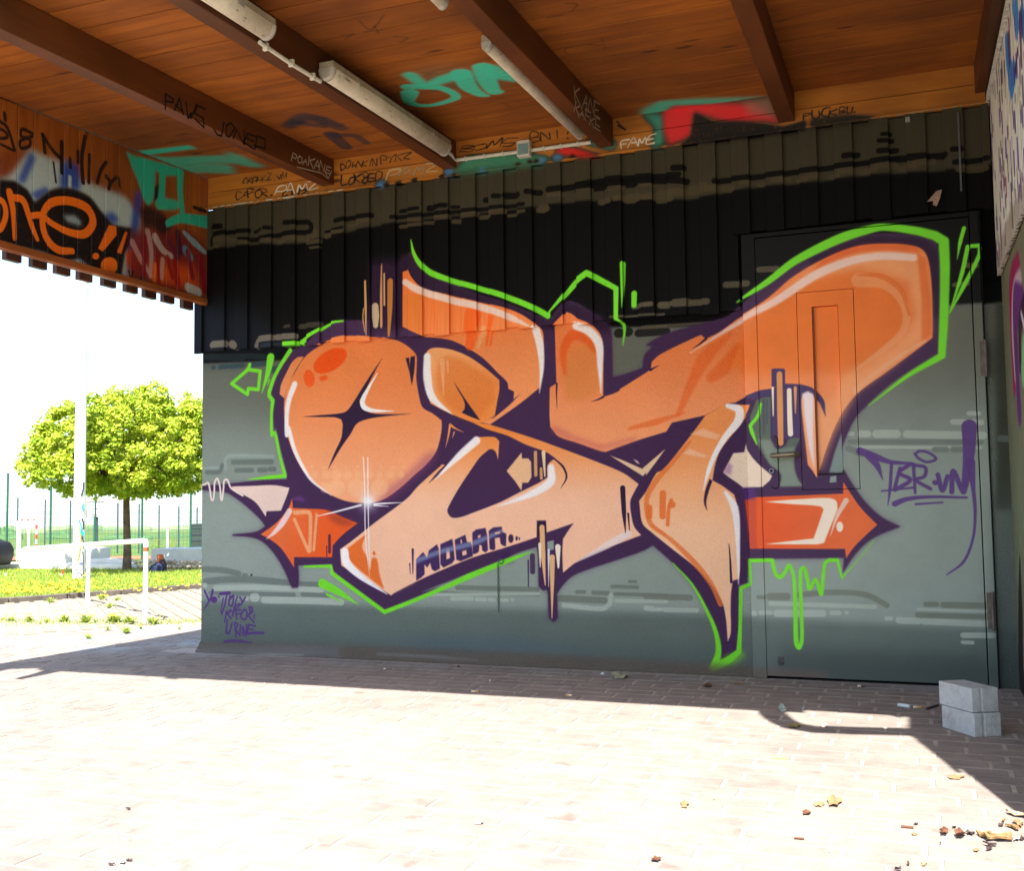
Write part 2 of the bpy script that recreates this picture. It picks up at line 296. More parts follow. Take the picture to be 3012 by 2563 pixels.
# upper letters
FLAG = ('A2 75,522! 125,505! 160,575 240,650 440,702 650,752 870,802 990,852 1080,912! 1130,970 1138,1080 1130,1250 1108,1400! 960,1520 730,1682! 640,1660! 760,1630! 880,1530 965,1440! 908,1490! 912,1430! 868,1410! 860,1360 790,1290 680,1180 560,1100 440,1042 330,1022 240,1015! 160,980 75,940!')
wc.poly(FLAG, ORA, .8, grad=G(zp('A2', 600, 500), (240, 124, 60), zp('A2', 700, 1650), (254, 158, 100)))
wc.poly('A2 150,560! 300,690! 870,830! 1080,930! 1080,800! 600,650! 200,500!', (232, 88, 40), 3, .0)
for x, w in ((615, 120), (740, 26), (770, 26)): wc.stroke('A2 %d,850 %d,1080' % (x, x - 40), (w, w * .6), DEP, 2.5, .75)
wc.stroke('A2 690,950 640,1090', (40, 24), (244, 170, 110), 2, .8)
wc.stroke('A2 95,600 200,662 440,738 700,800 900,872 1040,938', (46, 52, 50, 52, 48, 16), (238, 214, 204), 3, .9)
wc.stroke('A2 1080,962 1110,1080 1123,1250 1106,1440', (60, 58, 36, 4), WHT, 3, .92)
wc.poly('A2 75,700! 240,700! 240,1010! 75,930!', (214, 120, 40), 4, .35)
EYE = 'A2 230,1165! 260,1112 320,1095 440,1112 560,1160 680,1240 800,1342! 800,1420 785,1500 765,1618! 650,1670 440,1605 275,1522! 250,1430 235,1300'
wc.poly(EYE, ORA, .8, grad=G(zp('A2', 300, 1100), (252, 172, 112), zp('A2', 600, 1600), (250, 146, 72)))
wc.poly('A2 340,1190! 400,1160 500,1180 640,1270 760,1350! 770,1500! 640,1620! 480,1580 350,1450 320,1300', (234, 128, 60), 6, .7)
wc.stroke('A2 365,1200 375,1460', (40, 6), (248, 176, 124), 1.4, .8); wc.stroke('A2 405,1200 408,1290', (20, 8), (248, 176, 124), 1.2, .8)
wc.stroke('A2 250,1165 252,1330 292,1480 445,1605', (56, 66, 56, 4), WHT, 3, .95)
wc.poly('A2 450,1352! 555,1510 655,1650! 580,1622 512,1590! 536,1560 530,1500 480,1410', PURD, .8)
# diagonal and body of the second letter
BODY = ('A2 600,1662! A5 720,125! 1000,212 1200,282 1560,418 1750,500 1862,582! 1830,640 1798,715 1808,830 1830,910 1882,972! 1700,1040 1500,1110 1380,1182 1285,1258! 1280,1100 1285,1000! 1330,930 1366,880! 1160,952! 1090,985 860,1062 600,1142 400,1222 180,1320 0,1412 '
        'A4 1530,1432! 1400,1350 1250,1270 1150,1202! 1140,1080! 1240,1008 1400,880 1650,692 A5 180,598 345,450 365,432 392,440! 260,575! 330,520! 400,440 520,330 622,225! 760,222 800,252! 790,400! 770,335 735,315 700,335 650,380 600,450 500,600 420,740 404,790 436,836 500,835 600,800 800,722 960,642! '
        '1100,572 1165,532! 1168,440 1200,402 1230,388! 1160,340 1000,280 860,212 700,162 600,115 420,40! A2 450,1600!')
wc.poly(BODY, PEA, .8, grad=G((1400, 1230), (250, 142, 64), (1400, 1500), (255, 198, 162)))
wc.stroke('A5 1215,385 1285,450 1312,530 1268,614', (10, 16, 14, 2), PURD, .8)
wc.stroke('A5 392,440 335,490 262,574', (12, 8, 2), PURD, .8)
wc.poly('A4 1180,1085! 1342,962! 1310,1060 1345,1140 1370,1230 1385,1150 1420,1150 1440,1260 1475,1385! 1380,1310 1230,1180', (240, 116, 50), 1.5)
wc.poly('A4 1385,1110! 1400,1090! 1415,1115! 1400,1130!', (240, 116, 50), .6)
wc.poly('A5 100,1262! 0,1300! -30,1410! 20,1400! 160,1330!', (252, 200, 160), 5, .5)
wc.stroke('A4 1178,1100 1190,1180 1300,1290 1500,1422', (60, 62, 42, 5), WHT, 2, .95)
wc.stroke('A5 625,250 500,360 312,545', (62, 52, 4), WHT, 3, .95)
wc.stroke('A5 1195,455 1192,560 1060,650 780,755', (50, 66, 50, 3), WHT, 4, .95)
wc.stroke('A5 1782,960 1620,1050 1385,1178', (56, 50, 4), (246, 222, 214), 3, .9)
wc.poly('A5 970,340! 972,386! 1020,386! 1042,412! 1045,530! 1020,572! 975,572! 968,632! 920,560! 855,482!', (244, 192, 146), .8)
bars('A5', '26:1075,340 1078,512;22:1118,465 1120,538', (232, 174, 110), .8); wc.stroke('A5 1136,340 1147,522', (30, 10), (244, 210, 160), .8)
wc.stroke('A5 425,130 412,210 390,305', (20, 14, 2), (240, 150, 90), .8); wc.stroke('A5 428,132 470,160 530,186', (20, 10, 2), (240, 150, 90), .8); wc.stroke('A5 456,186 442,230', (10, 3), (240, 170, 110), .7)
wc.stroke('A5 1740,612 1750,800 1762,955', (40, 34, 4), PURD, .9); wc.stroke('A5 1782,808 1792,935', (16, 6), PURD, .8)
# small name block
LT = ['G 100,400! 185,310! 235,385! 255,290! 355,215! 375,270! 390,510! 330,545! 290,520! 270,440! 235,500! 200,460! 205,580! 165,620! 100,660!',
      'G 395,215! 540,150! 550,200! 570,400! 540,445! 435,500! 395,460!', 'G 570,160! 700,98! 720,190! 760,190! 780,230! 792,360! 640,422! 590,402!',
      'G 785,72! 830,35! 945,15! 965,100! 975,290! 945,315! 905,290! 900,230! 870,222! 865,300! 840,325! 790,338!',
      'G 985,50! 1040,10! 1145,0! 1150,60! 1200,90! 1195,240! 1160,232! 1130,210! 1120,130! 1060,140! 1065,270! 1040,290! 995,275!']
HL = [(), ('G 470,270! 500,260! 515,380! 468,402!',), ('G 660,300! 710,285! 718,340! 665,355!', 'G 640,160! 655,155! 660,205! 645,210!'), ('G 850,115! 885,95! 885,130! 855,142!',), ('G 1060,75! 1120,60! 1120,82! 1065,92!',)]
for a, h in zip(LT, HL): wc.poly(a, (70, 48, 92), .9, holes=h)
wc.stroke('G 90,425 400,305 800,200 1150,50', (50, 56, 60, 40), (128, 140, 178), 5, .8, clip=LT)
wc.poly('G 1060,75! 1120,60! 1120,82! 1065,92!', (250, 190, 150), .5)
wc.dot('G', 1255, 145, 32, PUR, .8, 1, 52); wc.dot('G', 1325, 143, 15, PUR, .8, 1, 28); wc.dot('G', 1358, 146, 10, PUR, .8, 1, 17)
wc.stroke('G 58,280 60,575', (30, 10), PUR, .9); wc.stroke('G 22,452 28,580', (16, 6), PUR, .9)
wc.poly('G 1200,290! 1230,300! 1290,420! 1200,440! 1120,360!', (62, 30, 84), 6, .7)
# drips under the piece
wc.poly('A5 1086,860! 1156,860! 1160,960! 1085,990!', PURD, .8)
wc.stroke('A5 1125,912 1133,1120 1150,1352', (40, 38, 8), TAN, .8); wc.stroke('A5 1108,1040 1112,1215', (24, 6), CRM, .8); wc.stroke('A5 1176,1085 1176,1365', (18, 4), (226, 222, 230), .8)
wc.stroke('A5 1203,1140 1203,1300 1201,1605', (42, 34, 6), TAN, .8); wc.stroke('A5 1246,1062 1250,1218', (44, 14), CRM, .8)
bars('A5', '40:1052,1130 1054,1250', PUR, .9); wc.stroke('A5 1020,1165 1022,1365', (12, 8), PUR, .9)
# small orange tag block on the left
wc.poly('A4 775,690! 782,765! 900,770 1040,780 1150,830 1275,880! 1160,970 1085,1050! 1080,1140! 790,1140! 790,1222! 740,1140 680,1060 600,1000 535,965! 640,890 700,830 750,760', DEP, .8, grad=G(zp('A4', 700, 800), (236, 112, 60), zp('A4', 1100, 1000), (240, 96, 40)))
wc.poly('A4 1040,780! 1150,830! 1275,885! 1150,900! 1060,850!', (150, 60, 50), 6, .6)
bars('A4', '30:795,800 900,798 915,830 910,1090;26:792,850 900,1095;22:962,815 940,1085', (246, 170, 118), 1.2, .92)
wc.stroke('A4 755,790 700,880 640,950 580,1000', (44, 46, 30, 4), (246, 214, 208), 2.5, .95)
bars('A4', '22:1060,975 1060,1100;9:1038,1055 1040,1130', (86, 40, 70), .8)
wc.poly('A4 312,600! 480,595 640,590 755,610! 740,660 690,785! 580,790! 575,832! 500,725 420,672 330,625!', (238, 208, 192), .8)
wc.stroke('A4 60,588 105,585 135,572 148,620 160,700 172,705 182,640 185,570 205,540 225,600 232,690 240,705 252,620 258,555 280,548 305,605 330,628 400,670', 14, (240, 218, 204), .7)
# tall letter and long arm
wc.poly('A2 1222,932! 1322,828! 1360,842 1410,882! 1500,920 1562,980 1588,1060 1592,1250 1592,1472! 1700,1432 1850,1335 1960,1262! 2073,1210! A3 130,960! 180,1300! A5 2073,182! 1850,250 1610,337! 1570,330 1400,270 1250,218 1188,145! A2 1182,1600 1184,1400! 1235,1368!', ORA, .8, grad=G((2000, 980), (244, 132, 74), (2000, 1330), (255, 164, 112)))
ARM = ('A3 28,1012! 36,962! 80,922 200,860 335,798! 366,822! 450,780 560,700 640,652 760,570 900,450 1100,335 1300,262 1500,250 1640,265 1692,292 1722,350 1742,500 1748,700 1747,822! 1600,932 1450,1042 1290,1160 1195,1282 1150,1370 1100,1500 1045,1672! 1020,1630! 990,1592! 980,1500 962,1350 950,1200 962,1160! 1022,1165! '
       '1080,1230! 1098,1300! 1086,1200 1020,1128 945,1105! 850,1102! 770,1132! 700,1142 640,1165 600,1182 545,1212! 490,1218! 360,1290! 180,1330! -160,1400! -160,1130!')
wc.poly(ARM, ORA, .8, grad=G((2000, 980), (244, 132, 74), (2000, 1330), (255, 164, 112)))
wc.poly('A3 1290,300! 1500,270! 1680,300! 1730,600! 1735,800! 1500,1000! 1290,1150! 1150,1400! 1060,1640! 1000,1560! 960,1180! 1100,1250! 1250,1000! 1500,850! 1640,700! 1600,480! 1300,400! 900,520! 700,640! 1000,400!', (250, 172, 118), 10, .75)
wc.poly('A3 640,760 760,620 900,520 1100,450 1300,432 1480,460 1580,560 1612,680 1570,790 1450,900 1290,1010 1100,1020 900,1030 640,1040 500,960', (238, 120, 48), 14, .8)
wc.stroke('A3 1300,470 1450,490 1550,570 1590,680 1560,790 1440,900 1290,1010', (90, 70, 60, 46, 40, 36, 20), (246, 168, 118), 2.2, .6)
wc.stroke('A3 1290,440 1440,450 1560,540 1605,680', (8, 34, 30, 20), (232, 112, 50), 1.5, .7)
wc.poly('A3 1650,300! 1700,340! 1738,600! 1742,800! 1680,850! 1680,600! 1660,380!', (234, 110, 50), 3, .7)
wc.poly('A3 1300,262 1500,252 1640,268 1690,300! 1600,300 1400,292 1200,330 1000,430! 1100,335', (234, 96, 44), 4, .6)
wc.stroke('A3 1280,1140 1400,1040 1540,940 1700,840', (40, 34, 26, 20), (248, 178, 132), 3, .7)
wc.stroke('A3 1632,335 1500,325 1380,330 1250,355 1100,410 1000,462 800,595 650,675 450,795 270,908', (44, 48, 46, 50, 54, 54, 48, 38, 16, 2), (246, 214, 204), 5, .92)
for q in ('A3 520,790 360,940 280,1090 200,1280', 'A3 560,860 470,1000 400,1060'): wc.stroke(q, (20, 90, 60, 30), (240, 96, 34), 7, .55)
wc.stroke('A3 -100,1370 60,1330 240,1270', (20, 40, 8), (240, 96, 34), 4, .55)
wc.stroke('A2 1300,1290 1290,1120 1360,1000 1450,1020 1535,1130', (30, 60, 80, 80, 26), (240, 92, 32), 6, .75)
wc.poly('A2 1300,1250! 1340,1110! 1440,1060! 1530,1150! 1560,1440! 1450,1500! 1300,1500!', (228, 136, 70), 8, .6)
wc.stroke('A2 1385,930 1480,968 1555,1060 1568,1250 1574,1440', (56, 66, 66, 40, 4), WHT, 4, .93)
wc.stroke('A2 1592,1472 1545,1494 1500,1506', (16, 9, 2), PURD, .8); wc.stroke('A2 1238,1370 1236,1450 1240,1560', (14, 9, 2), PURD, .8)
wc.stroke('A3 366,822 320,860 285,880', (14, 8, 2), PURD, .8); wc.stroke('A3 28,1012 50,1000 80,985', (16, 8, 2), PURD, .8)
wc.poly('A5 1640,362! 1760,408! 1888,465! 1975,390! 2068,312! 1990,405! 1895,522!', (238, 200, 160), .7); wc.poly('A5 1818,390! 1850,402! 1872,428! 1850,424!', (216, 180, 170), .7)
wc.poly('A5 1190,170! 1250,220 1400,272 1570,332! 1850,250! 1850,215! 1600,280! 1400,220! 1200,120!', (190, 80, 90), 6, .35)
# stripes over the arch
wc.poly('A3 770,1012! 780,1008! 845,1008! 852,1018! 852,1120! 770,1120!', (80, 62, 104), .8)
wc.poly('A3 600,1182! 700,1142! 770,1130! 850,1100! 950,1105! 1020,1128! 1086,1200! 1098,1302! 1060,1215! 1010,1165! 950,1170! 945,1420! 860,1440! 770,1420! 770,1178! 700,1185! 660,1200!', (80, 62, 104), 1.2, 1.)
wc.poly('A3 680,1205! 725,1188! 762,1186! 762,1420! 690,1440! 660,1380! 650,1300!', (96, 108, 94), 1.5)
bars('A3', '14:722,1200 724,1400;12:742,1200 742,1340', (82, 84, 104), 1.2, .8)
wc.stroke('A3 818,1042 822,1250 826,1462', (34, 36, 32), (226, 154, 96), .8); wc.stroke('A3 777,1125 780,1295', (14, 6), CRM, .8); wc.stroke('A3 877,1140 880,1280 885,1405', (28, 30, 32), CRM, .8); wc.stroke('A3 914,1125 915,1280', (20, 6), (226, 160, 106), .8)
wc.poly('A3 955,1162! 990,1145! 1025,1165! 1022,1400! 1032,1632! 1000,1500 975,1330', (244, 224, 224), 2.2)
wc.stroke('A3 960,1200 965,1310', (14, 4), (238, 190, 150), 1, .9)
# lower leg
LEG = ('A6 350,145! 470,75! 560,82 620,86! 592,150 540,222 490,282 440,350 410,430 392,528! 450,560 520,612! 532,650! 550,760 552,900 555,1050 548,1112! 512,1120! 502,1200 500,1300 500,1430 482,1482! 472,1350 450,1250 390,1150 300,1050 150,930 A5 1960,950 1890,880 1865,710! 1917,640 2000,495 A6 100,468 200,345 300,215')
wc.poly(LEG, PEA, .8, grad=G(zp('A6', 300, 200), (250, 154, 88), zp('A6', 300, 900), (255, 200, 158)))
for q in ('A6 260,300 150,430 60,530 5,640 25,780 110,850', 'A6 40,800 160,890 300,1030 390,1150 440,1260'):
    wc.stroke(q, (16, 26, 34, 30, 30, 20), (240, 124, 60), 2, .8)
bars('A6', '38:100,605 98,740;22:150,645 135,690 128,790;36:20,690 20,740', (240, 116, 52), 1.2, .85)
wc.dot('A6', 155, 672, 20, (240, 116, 52), 1, .85)
wc.poly('A6 335,222! 440,262! 420,290! 260,255!', (252, 192, 154), 2, .8); wc.poly('A6 255,340! 370,385! 340,395! 215,372!', (252, 196, 160), 2, .8)
wc.stroke('A6 482,88 548,112 545,175 470,270 410,370 370,470 338,590', (26, 50, 50, 36, 30, 26, 3), WHT, 2.5, .95)
wc.stroke('A6 470,600 522,690 540,850 546,1140', (20, 46, 30, 4), WHT, 3, .95)
wc.poly('A6 392,530! 368,600 355,660 362,712! 342,660 350,590 375,520!', PURD, .8); wc.stroke('A6 490,905 497,1000 503,1130', (4, 10, 14), PURD, .8)
wc.poly('A6 590,308! 600,345 655,420 748,502! 735,530! 692,568! 575,573! 540,545! 485,507! 455,482! 488,420! 515,368! 580,362!', (240, 216, 190), 1)
wc.poly('A6 455,482! 488,420! 510,440! 500,500!', (150, 90, 160), 3, .5)
wc.poly('A6 115,342! 60,420! 0,500! 0,470! 50,410!', (238, 200, 160), .7)
# arrow on the door
wc.poly('A6 585,645! 650,628! 900,618 1165,607! 1166,538! 1200,592 1270,692 1366,790! 1300,850 1230,920 1182,988! 1176,932! 900,932! 620,930! 600,780', (236, 98, 48), .8, grad=G(zp('A6', 650, 700), (236, 94, 44), zp('A6', 1300, 800), (236, 112, 62)))
wc.poly('A6 580,640! 655,628! 660,930! 610,930!', (170, 60, 60), 3, .4)
wc.poly('A6 703,655! 900,640 1080,633 1125,650 1132,700! 1052,898! 1010,906! 705,904! 860,885 992,870! 1050,700! 1030,682 850,668', CRM, .9)
wc.stroke('A6 1182,648 1130,740 1090,855', (32, 20, 3), (240, 196, 176), 1); wc.dot('A6', 1145, 802, 20, CRM, .9, 1, 30)
wc.poly('A6 560,575! 650,572! 652,640! 585,645!', (92, 50, 128), 4, .6)
# star burst
wc.stroke('A4 1318,378 1328,600 1335,1000 1366,1290', (7, 10, 8, 3), WHT, .9, .9); wc.stroke('A4 1352,378 1353,600 1360,1000 1370,1240', (7, 10, 8, 3), WHT, .9, .9)
wc.stroke('A4 970,826 1100,795 1300,742', (5, 12, 16), WHT, .9, .9); wc.stroke('A4 1400,735 1520,727 1635,722', (14, 9, 2), WHT, .9); wc.stroke('A4 1400,745 1510,752', (10, 3), WHT, .9)
wc.dot('A4', 1355, 715, 60, (250, 246, 250), 14, .8); wc.dot('A4', 1355, 715, 34, (255, 255, 255), 6, 1)
# green outline
def g(p, w, s=1.8, a=1.):
    wc.stroke(p, w, GRN, s + 6, .22); wc.stroke(p, w, GRN, s, a)
g('A2 150,285 170,380 205,450 250,500 300,535 440,588 640,645 860,712 1080,802 1185,860!', (6, 26, 34, 40, 44, 40, 40, 42, 44, 44)); g('A2 1192,868! 1200,830! 1320,692! 1400,600 1480,538! 1540,565! 1705,655! 1703,880!', (30, 14, 36, 46, 46, 46, 40, 34))
g('A2 1712,888 1752,930 1742,1080', (20, 26, 4)); g('A2 1752,465 1752,600 1748,800', (38, 30, 4)); g('A2 1835,688 1833,775', (44, 40))
g('A1 1190,900 1100,914 1000,968 920,1015 865,1060', (12, 20, 24, 30, 40)); g('A1 740,1072 832,1066', 32); g('A1 612,1170 590,1290 545,1440', (60, 40, 3), 2)
g('A1 760,1118 700,1210 640,1320 602,1430! 600,1462! 628,1500! 618,1600 622,1762 A4 642,190 680,360 722,520! 600,530 440,547', (34, 30, 26, 30, 30, 30, 22, 24, 24, 20, 26, 26, 3))
g('A1 452,1225! 440,1262! 315,1370! 435,1452! 442,1408! 518,1415! 532,1275! 432,1262!', 25, 1.2); g('A1 602,1340 588,1380', (10, 4))
g('A4 870,1212 1070,1208! 1078,1262! 1250,1388 1480,1558! 1700,1472 1950,1365 A5 560,1290 880,1160 1040,1100', (14, 24, 28, 30, 30, 28, 30, 42, 34, 4))
g('A4 1005,1340 1120,1400 1280,1500', (66, 50, 4), 2); g('A4 1040,1422 1155,1482', (16, 4))
g('A6 160,1020 270,1140 350,1280 410,1420 428,1540 400,1625!', (6, 12, 18, 26, 34, 40), 2.4); g('A6 395,1632 470,1600 548,1540! 555,1400 560,1165! 620,1140! 614,1000! 748,998! 770,1080 795,1098 820,1075 848,1028 875,1100 885,1300 890,1480 905,1512 922,1470 920,1300 915,1060 935,1042 955,1110 968,1168 1003,1112 1036,1200 1045,1120 1060,1015 1085,998! 1132,998! 1157,1102! 1240,1010 1345,882', (40, 44, 30, 20, 20, 20, 22, 22, 22, 22, 22, 20, 20, 24, 28, 26, 22, 20, 20, 20, 22, 20, 20, 20, 20, 20, 22, 20, 10, 3), 1.4)
g('A6 420,1625 500,1590 560,1560', (40, 60, 30), 14, .5)
g('A3 560,602 640,552! 760,470 900,362 1050,280 1200,212 1330,172 1450,150 1650,172 1760,200! 1815,235! 1822,400 1815,700 1803,930! 1600,1050 1360,1232', (8, 26, 40, 48, 56, 60, 54, 44, 52, 58, 62, 58, 52, 44, 24, 3), 3.2)
g('A3 1938,155 1915,240 1896,345', (24, 24, 3)); g('A3 2035,262 1960,268! 1925,430 1852,665', (26, 26, 26, 5)); g('A3 2035,262 2028,325 1930,520 1850,672', (24, 26, 26, 5))
g('A6 682,80 665,150 620,208! 632,250 660,320', (14, 20, 20, 22, 5), .8)
# tags
t = lambda p, w, a=.92: wc.stroke(p, [q * 1.3 for q in (w if hasattr(w, '__len__') else (w,))], (92, 62, 124), 1.1, a)
for p, w in (('B8 255,1035 350,1070 430,1098 548,1106', (34, 30, 20, 12)), ('B8 310,1060 355,1120 386,1200', (40, 26, 3)), ('B8 436,1112 428,1250 415,1350', (14, 14, 3)), ('B8 484,1130 455,1250', (12, 18)), ('B8 380,1265 560,1245', (8, 10)),
             ('B8 548,1108 480,1160 545,1200 455,1258', 18), ('B8 562,1110 572,1275', (16, 12)), ('B8 562,1115 630,1130 625,1180 575,1200 660,1252', 16), ('B8 685,1215 690,1218', 22), ('B8 702,1170 728,1262 758,1180', 20), ('B8 782,1270 790,1150 848,1270 862,1230', 22),
             ('B8 882,895 880,1050 858,1230', (66, 50, 30)), ('B8 890,1100 905,1250 916,1380 905,1530 850,1670 752,1746', (40, 18, 14, 11, 12, 5)), ('B8 572,1050 600,1035 650,1045 692,1080 640,1098 590,1075 570,1050', 12), ('B8 455,1338 520,1312 650,1298 868,1302', (26, 20, 14, 10)), ('B8 575,1340 730,1330', (10, 8))): t(p, w)
for p, w in (('E 10,575 90,755', 40), ('E 168,565 150,660 100,780 5,930', (44, 46, 40, 22)), ('E 280,690 290,700', 34), ('E 315,640 490,620', 56), ('E 440,640 400,850 340,1025', 36), ('E 372,720 320,980', 26), ('E 500,680 480,850 540,870 570,690', 34), ('E 560,670 480,760', 40),
             ('E 640,690 600,850 680,830', 28), ('E 690,700 735,790', 32), ('E 800,700 720,830 640,900', 32), ('E 430,980 395,1185', 30), ('E 440,1010 520,960', 46), ('E 440,1010 520,1110', 36), ('E 590,880 550,1060', 38), ('E 600,880 630,1120', 32), ('E 630,950 705,948', 34), ('E 620,1030 690,1020', 28),
             ('E 760,950 715,1030 720,1110 790,1130 830,1050 800,950 760,950', 36), ('E 870,890 900,1000', 38), ('E 870,890 920,900 930,980 860,1050 965,1195', 34), ('E 968,1040 958,1110', 30), ('E 448,1130 430,1390 485,1395 540,1190', (34, 40, 40, 30)), ('E 590,1190 620,1470', 34), ('E 600,1190 650,1230 610,1320 690,1440', 30),
             ('E 700,1240 690,1440', 36), ('E 750,1440 745,1270 805,1450 820,1230', 32), ('E 860,1230 830,1400', 34), ('E 860,1232 990,1262', 28), ('E 850,1312 950,1326', 26), ('E 800,1405 1000,1390 1140,1392', (46, 50, 48)), ('E 400,1560 650,1548 920,1582', (56, 60, 34))): wc.stroke(p, w, (88, 58, 122), .9, .92)
wc.dot('E', 195, 752, 62, (88, 58, 122), 1)
# dirt along the foot of the wall
wc.poly('C2 -900,165! 0,182! 900,212! 1400,240! 2073,282! 2900,330! 2900,460! -900,330!', (98, 84, 74), 6, .75)
wc.poly('C1 1175,215! 1400,215! 1900,205! 2073,215! 2073,280! 1175,280!', (108, 110, 112), 7, .7)
wc.stroke('C1 1500,262 1650,262 1850,266', (10, 16, 8), (160, 168, 165), 4, .45); wc.stroke('C2 400,235 700,250 950,270', (10, 16, 6), (140, 148, 150), 6, .4)
# spray that climbed onto the timber strip above
TE = (60, 196, 164)
wc.poly('B2 920,900! 1000,800! 1240,790! 1330,790! 1440,820! 1360,850! 1150,880!', (60, 140, 110), 7, .85)
wc.poly('B2 1620,700! 1700,690! 1760,740! 1740,770! 1600,740!', (70, 150, 130), 6, .75)
wc.poly('B2 1440,780! 1490,755! 1560,765! 1680,800! 1600,815! 1500,800!', (228, 34, 30), 5, .95)
for x, y, r in ((570, 945, 26), (910, 885, 26), (1080, 872, 18), (1460, 812, 26), (1380, 825, 22)): wc.dot('B2', x, y, r, (82, 146, 214), 5, .9, r * .7)
for x, y in ((880, 905), (940, 900), (1260, 845), (1320, 830), (1350, 828), (1535, 805), (600, 950), (660, 940), (740, 925)): wc.dot('B2', x, y, 15, (20, 18, 18), 2.5, .9, 12)
wc.poly('B3 180,575! 330,550! 560,560! 880,520! 960,585! 700,600! 560,660! 420,690! 380,700! 350,650! 390,600!', (60, 160, 140), 10, .0)
wc.poly('B3 300,530! 400,545! 400,690! 350,700! 370,600!', (58, 160, 140), 8, .9)
wc.poly('B3 400,480! 560,480! 820,490! 930,560! 940,585! 880,570! 700,575! 545,530! 530,640! 430,690! 400,600!', (232, 44, 50), 7, .97)
wc.poly('B3 760,480! 900,460! 930,560! 800,540!', (170, 120, 100), 8, .7)
wc.poly('B3 545,530! 640,575! 760,572! 880,585! 960,600! 1060,570! 1060,620! 760,660! 480,690! 530,640!', (26, 20, 22), 4, .97)
wc.poly('B3 1080,560! 1250,540! 1360,545! 1400,565! 1200,600! 1080,612!', (34, 26, 20), 8, .7)
k = lambda p, w, c=(30, 20, 14), a=.85, s=.7: wc.stroke(p, w, c, s, a)
FONT = {'A': '0,0 .5,1 1,0|.2,.4 .8,.4', 'B': '0,0 0,1 .8,.95 .8,.6 .1,.5 .95,.4 .9,.05 0,0', 'C': '1,.9 .2,.95 0,.4 .3,0 1,.1', 'D': '0,0 .05,1 .8,.8 .9,.3 0,0', 'E': '1,1 .1,.95 0,0 1,.02|.05,.5 .8,.52', 'F': '.1,0 0,1 1,1|.05,.5 .8,.55', 'G': '1,.9 .2,.95 0,.3 .5,0 1,.4 .6,.4',
 'H': '0,0 .05,1|1,0 .95,1|0,.5 1,.55', 'I': '.5,0 .5,1', 'J': '.9,1 .8,.1 .3,0 0,.3', 'K': '0,0 .05,1|1,1 .1,.5 1,0', 'L': '0,1 0,0 1,.05', 'M': '0,0 .1,1 .5,.35 .9,1 1,0', 'N': '0,0 .05,1 .95,0 1,1', 'O': '.5,1 .05,.7 .1,.1 .6,0 1,.4 .9,.9 .5,1', 'P': '0,0 .05,1 .9,.9 .85,.5 .1,.45',
 'R': '0,0 .05,1 .85,.9 .8,.5 .1,.45 1,0', 'S': '1,.9 .2,1 .05,.6 .9,.4 .85,.05 0,.05', 'T': '.5,0 .5,1|0,1 1,.95', 'U': '0,1 .1,.1 .6,0 .95,.2 1,1', 'V': '0,1 .5,0 1,1', 'W': '0,1 .25,0 .5,.6 .75,0 1,1', 'Y': '0,1 .5,.5 1,1|.5,.5 .4,0', 'Z': '0,1 1,.95 .05,.05 1,0', '8': '.5,.5 .1,.75 .5,1 .9,.75 .5,.5 0,.2 .5,0 1,.2 .5,.5', '.': '.4,0 .5,.05', '!': '.5,1 .5,.35|.5,.05 .52,0', '&': '1,0 .2,.8 .5,1 .7,.8 0,.3 .4,0 1,.4'}
def text_strokes(txt, x0, y0, x1, y1, h, seed=0):
    """handwriting: strokes in zoom coordinates along a base line"""
    r_ = random.Random(seed); out = []; n = len(txt)
    for i, chx in enumerate(txt):
        if chx == ' ': continue
        a = i / n; w = .8 / n; hh = h * r_.uniform(.75, 1.3); dy = r_.uniform(-.08, .08) * h; sl_ = r_.uniform(-.05, .38)
        for st_ in FONT[chx].split('|'):
            pts = []
            for q in st_.split():
                u, v = map(float, q.split(',')); u += sl_ * v + r_.uniform(-.13, .13); v += r_.uniform(-.14, .14); t_ = a + w * 1.12 * u
                pts.append((x0 + (x1 - x0) * t_, y0 + (y1 - y0) * t_ + dy - v * hh))
            out.append(pts)
    return out
def write(cv, z, txt, x0, y0, x1, y1, h, w, c, a=.9, seed=0, soft=.7):
    for st_ in text_strokes(txt, x0, y0, x1, y1, h, seed): cv.stroke(z + ' ' + ' '.join('%.1f,%.1f' % p for p in st_), [w * random.uniform(.55, 1.5) for _ in st_], c, soft, a if a > .92 else a * random.uniform(.7, 1))
DK = (34, 20, 12)
write(wc, 'H', 'BOMS', 410, 392, 830, 345, 52, 9, DK, .9, 1); write(wc, 'H', 'BNI!', 945, 318, 1262, 280, 60, 9, DK, .85, 2); k('H 1600,160 1660,220', 9)
write(wc, 'B3', 'PUCK', 1050, 566, 1205, 545, 34, 6, DK, .9, 3); write(wc, 'B3', 'BU.', 1218, 540, 1305, 532, 30, 6, DK, .9, 4); k('B3 190,590 225,610', 8)
write(wc, 'B1', 'ORPHKZ.VM', 1490, 1128, 1760, 1098, 34, 6, DK, .6, 5); write(wc, 'B1', 'CAFOR.', 1450, 1222, 1690, 1198, 42, 7, DK, .7, 6); write(wc, 'B1', 'CITZ', 1735, 1205, 1900, 1190, 30, 10, DK, .8, 7)
write(wc, 'B2', 'DOWNKIN', 360, 868, 545, 842, 30, 5, DK, .75, 8); write(wc, 'B2', 'PYKZ', 560, 836, 715, 812, 32, 5, DK, .7, 9); write(wc, 'B2', 'LOK8ED', 362, 950, 575, 925, 42, 7, DK, .8, 10)
W2 = (236, 214, 190)
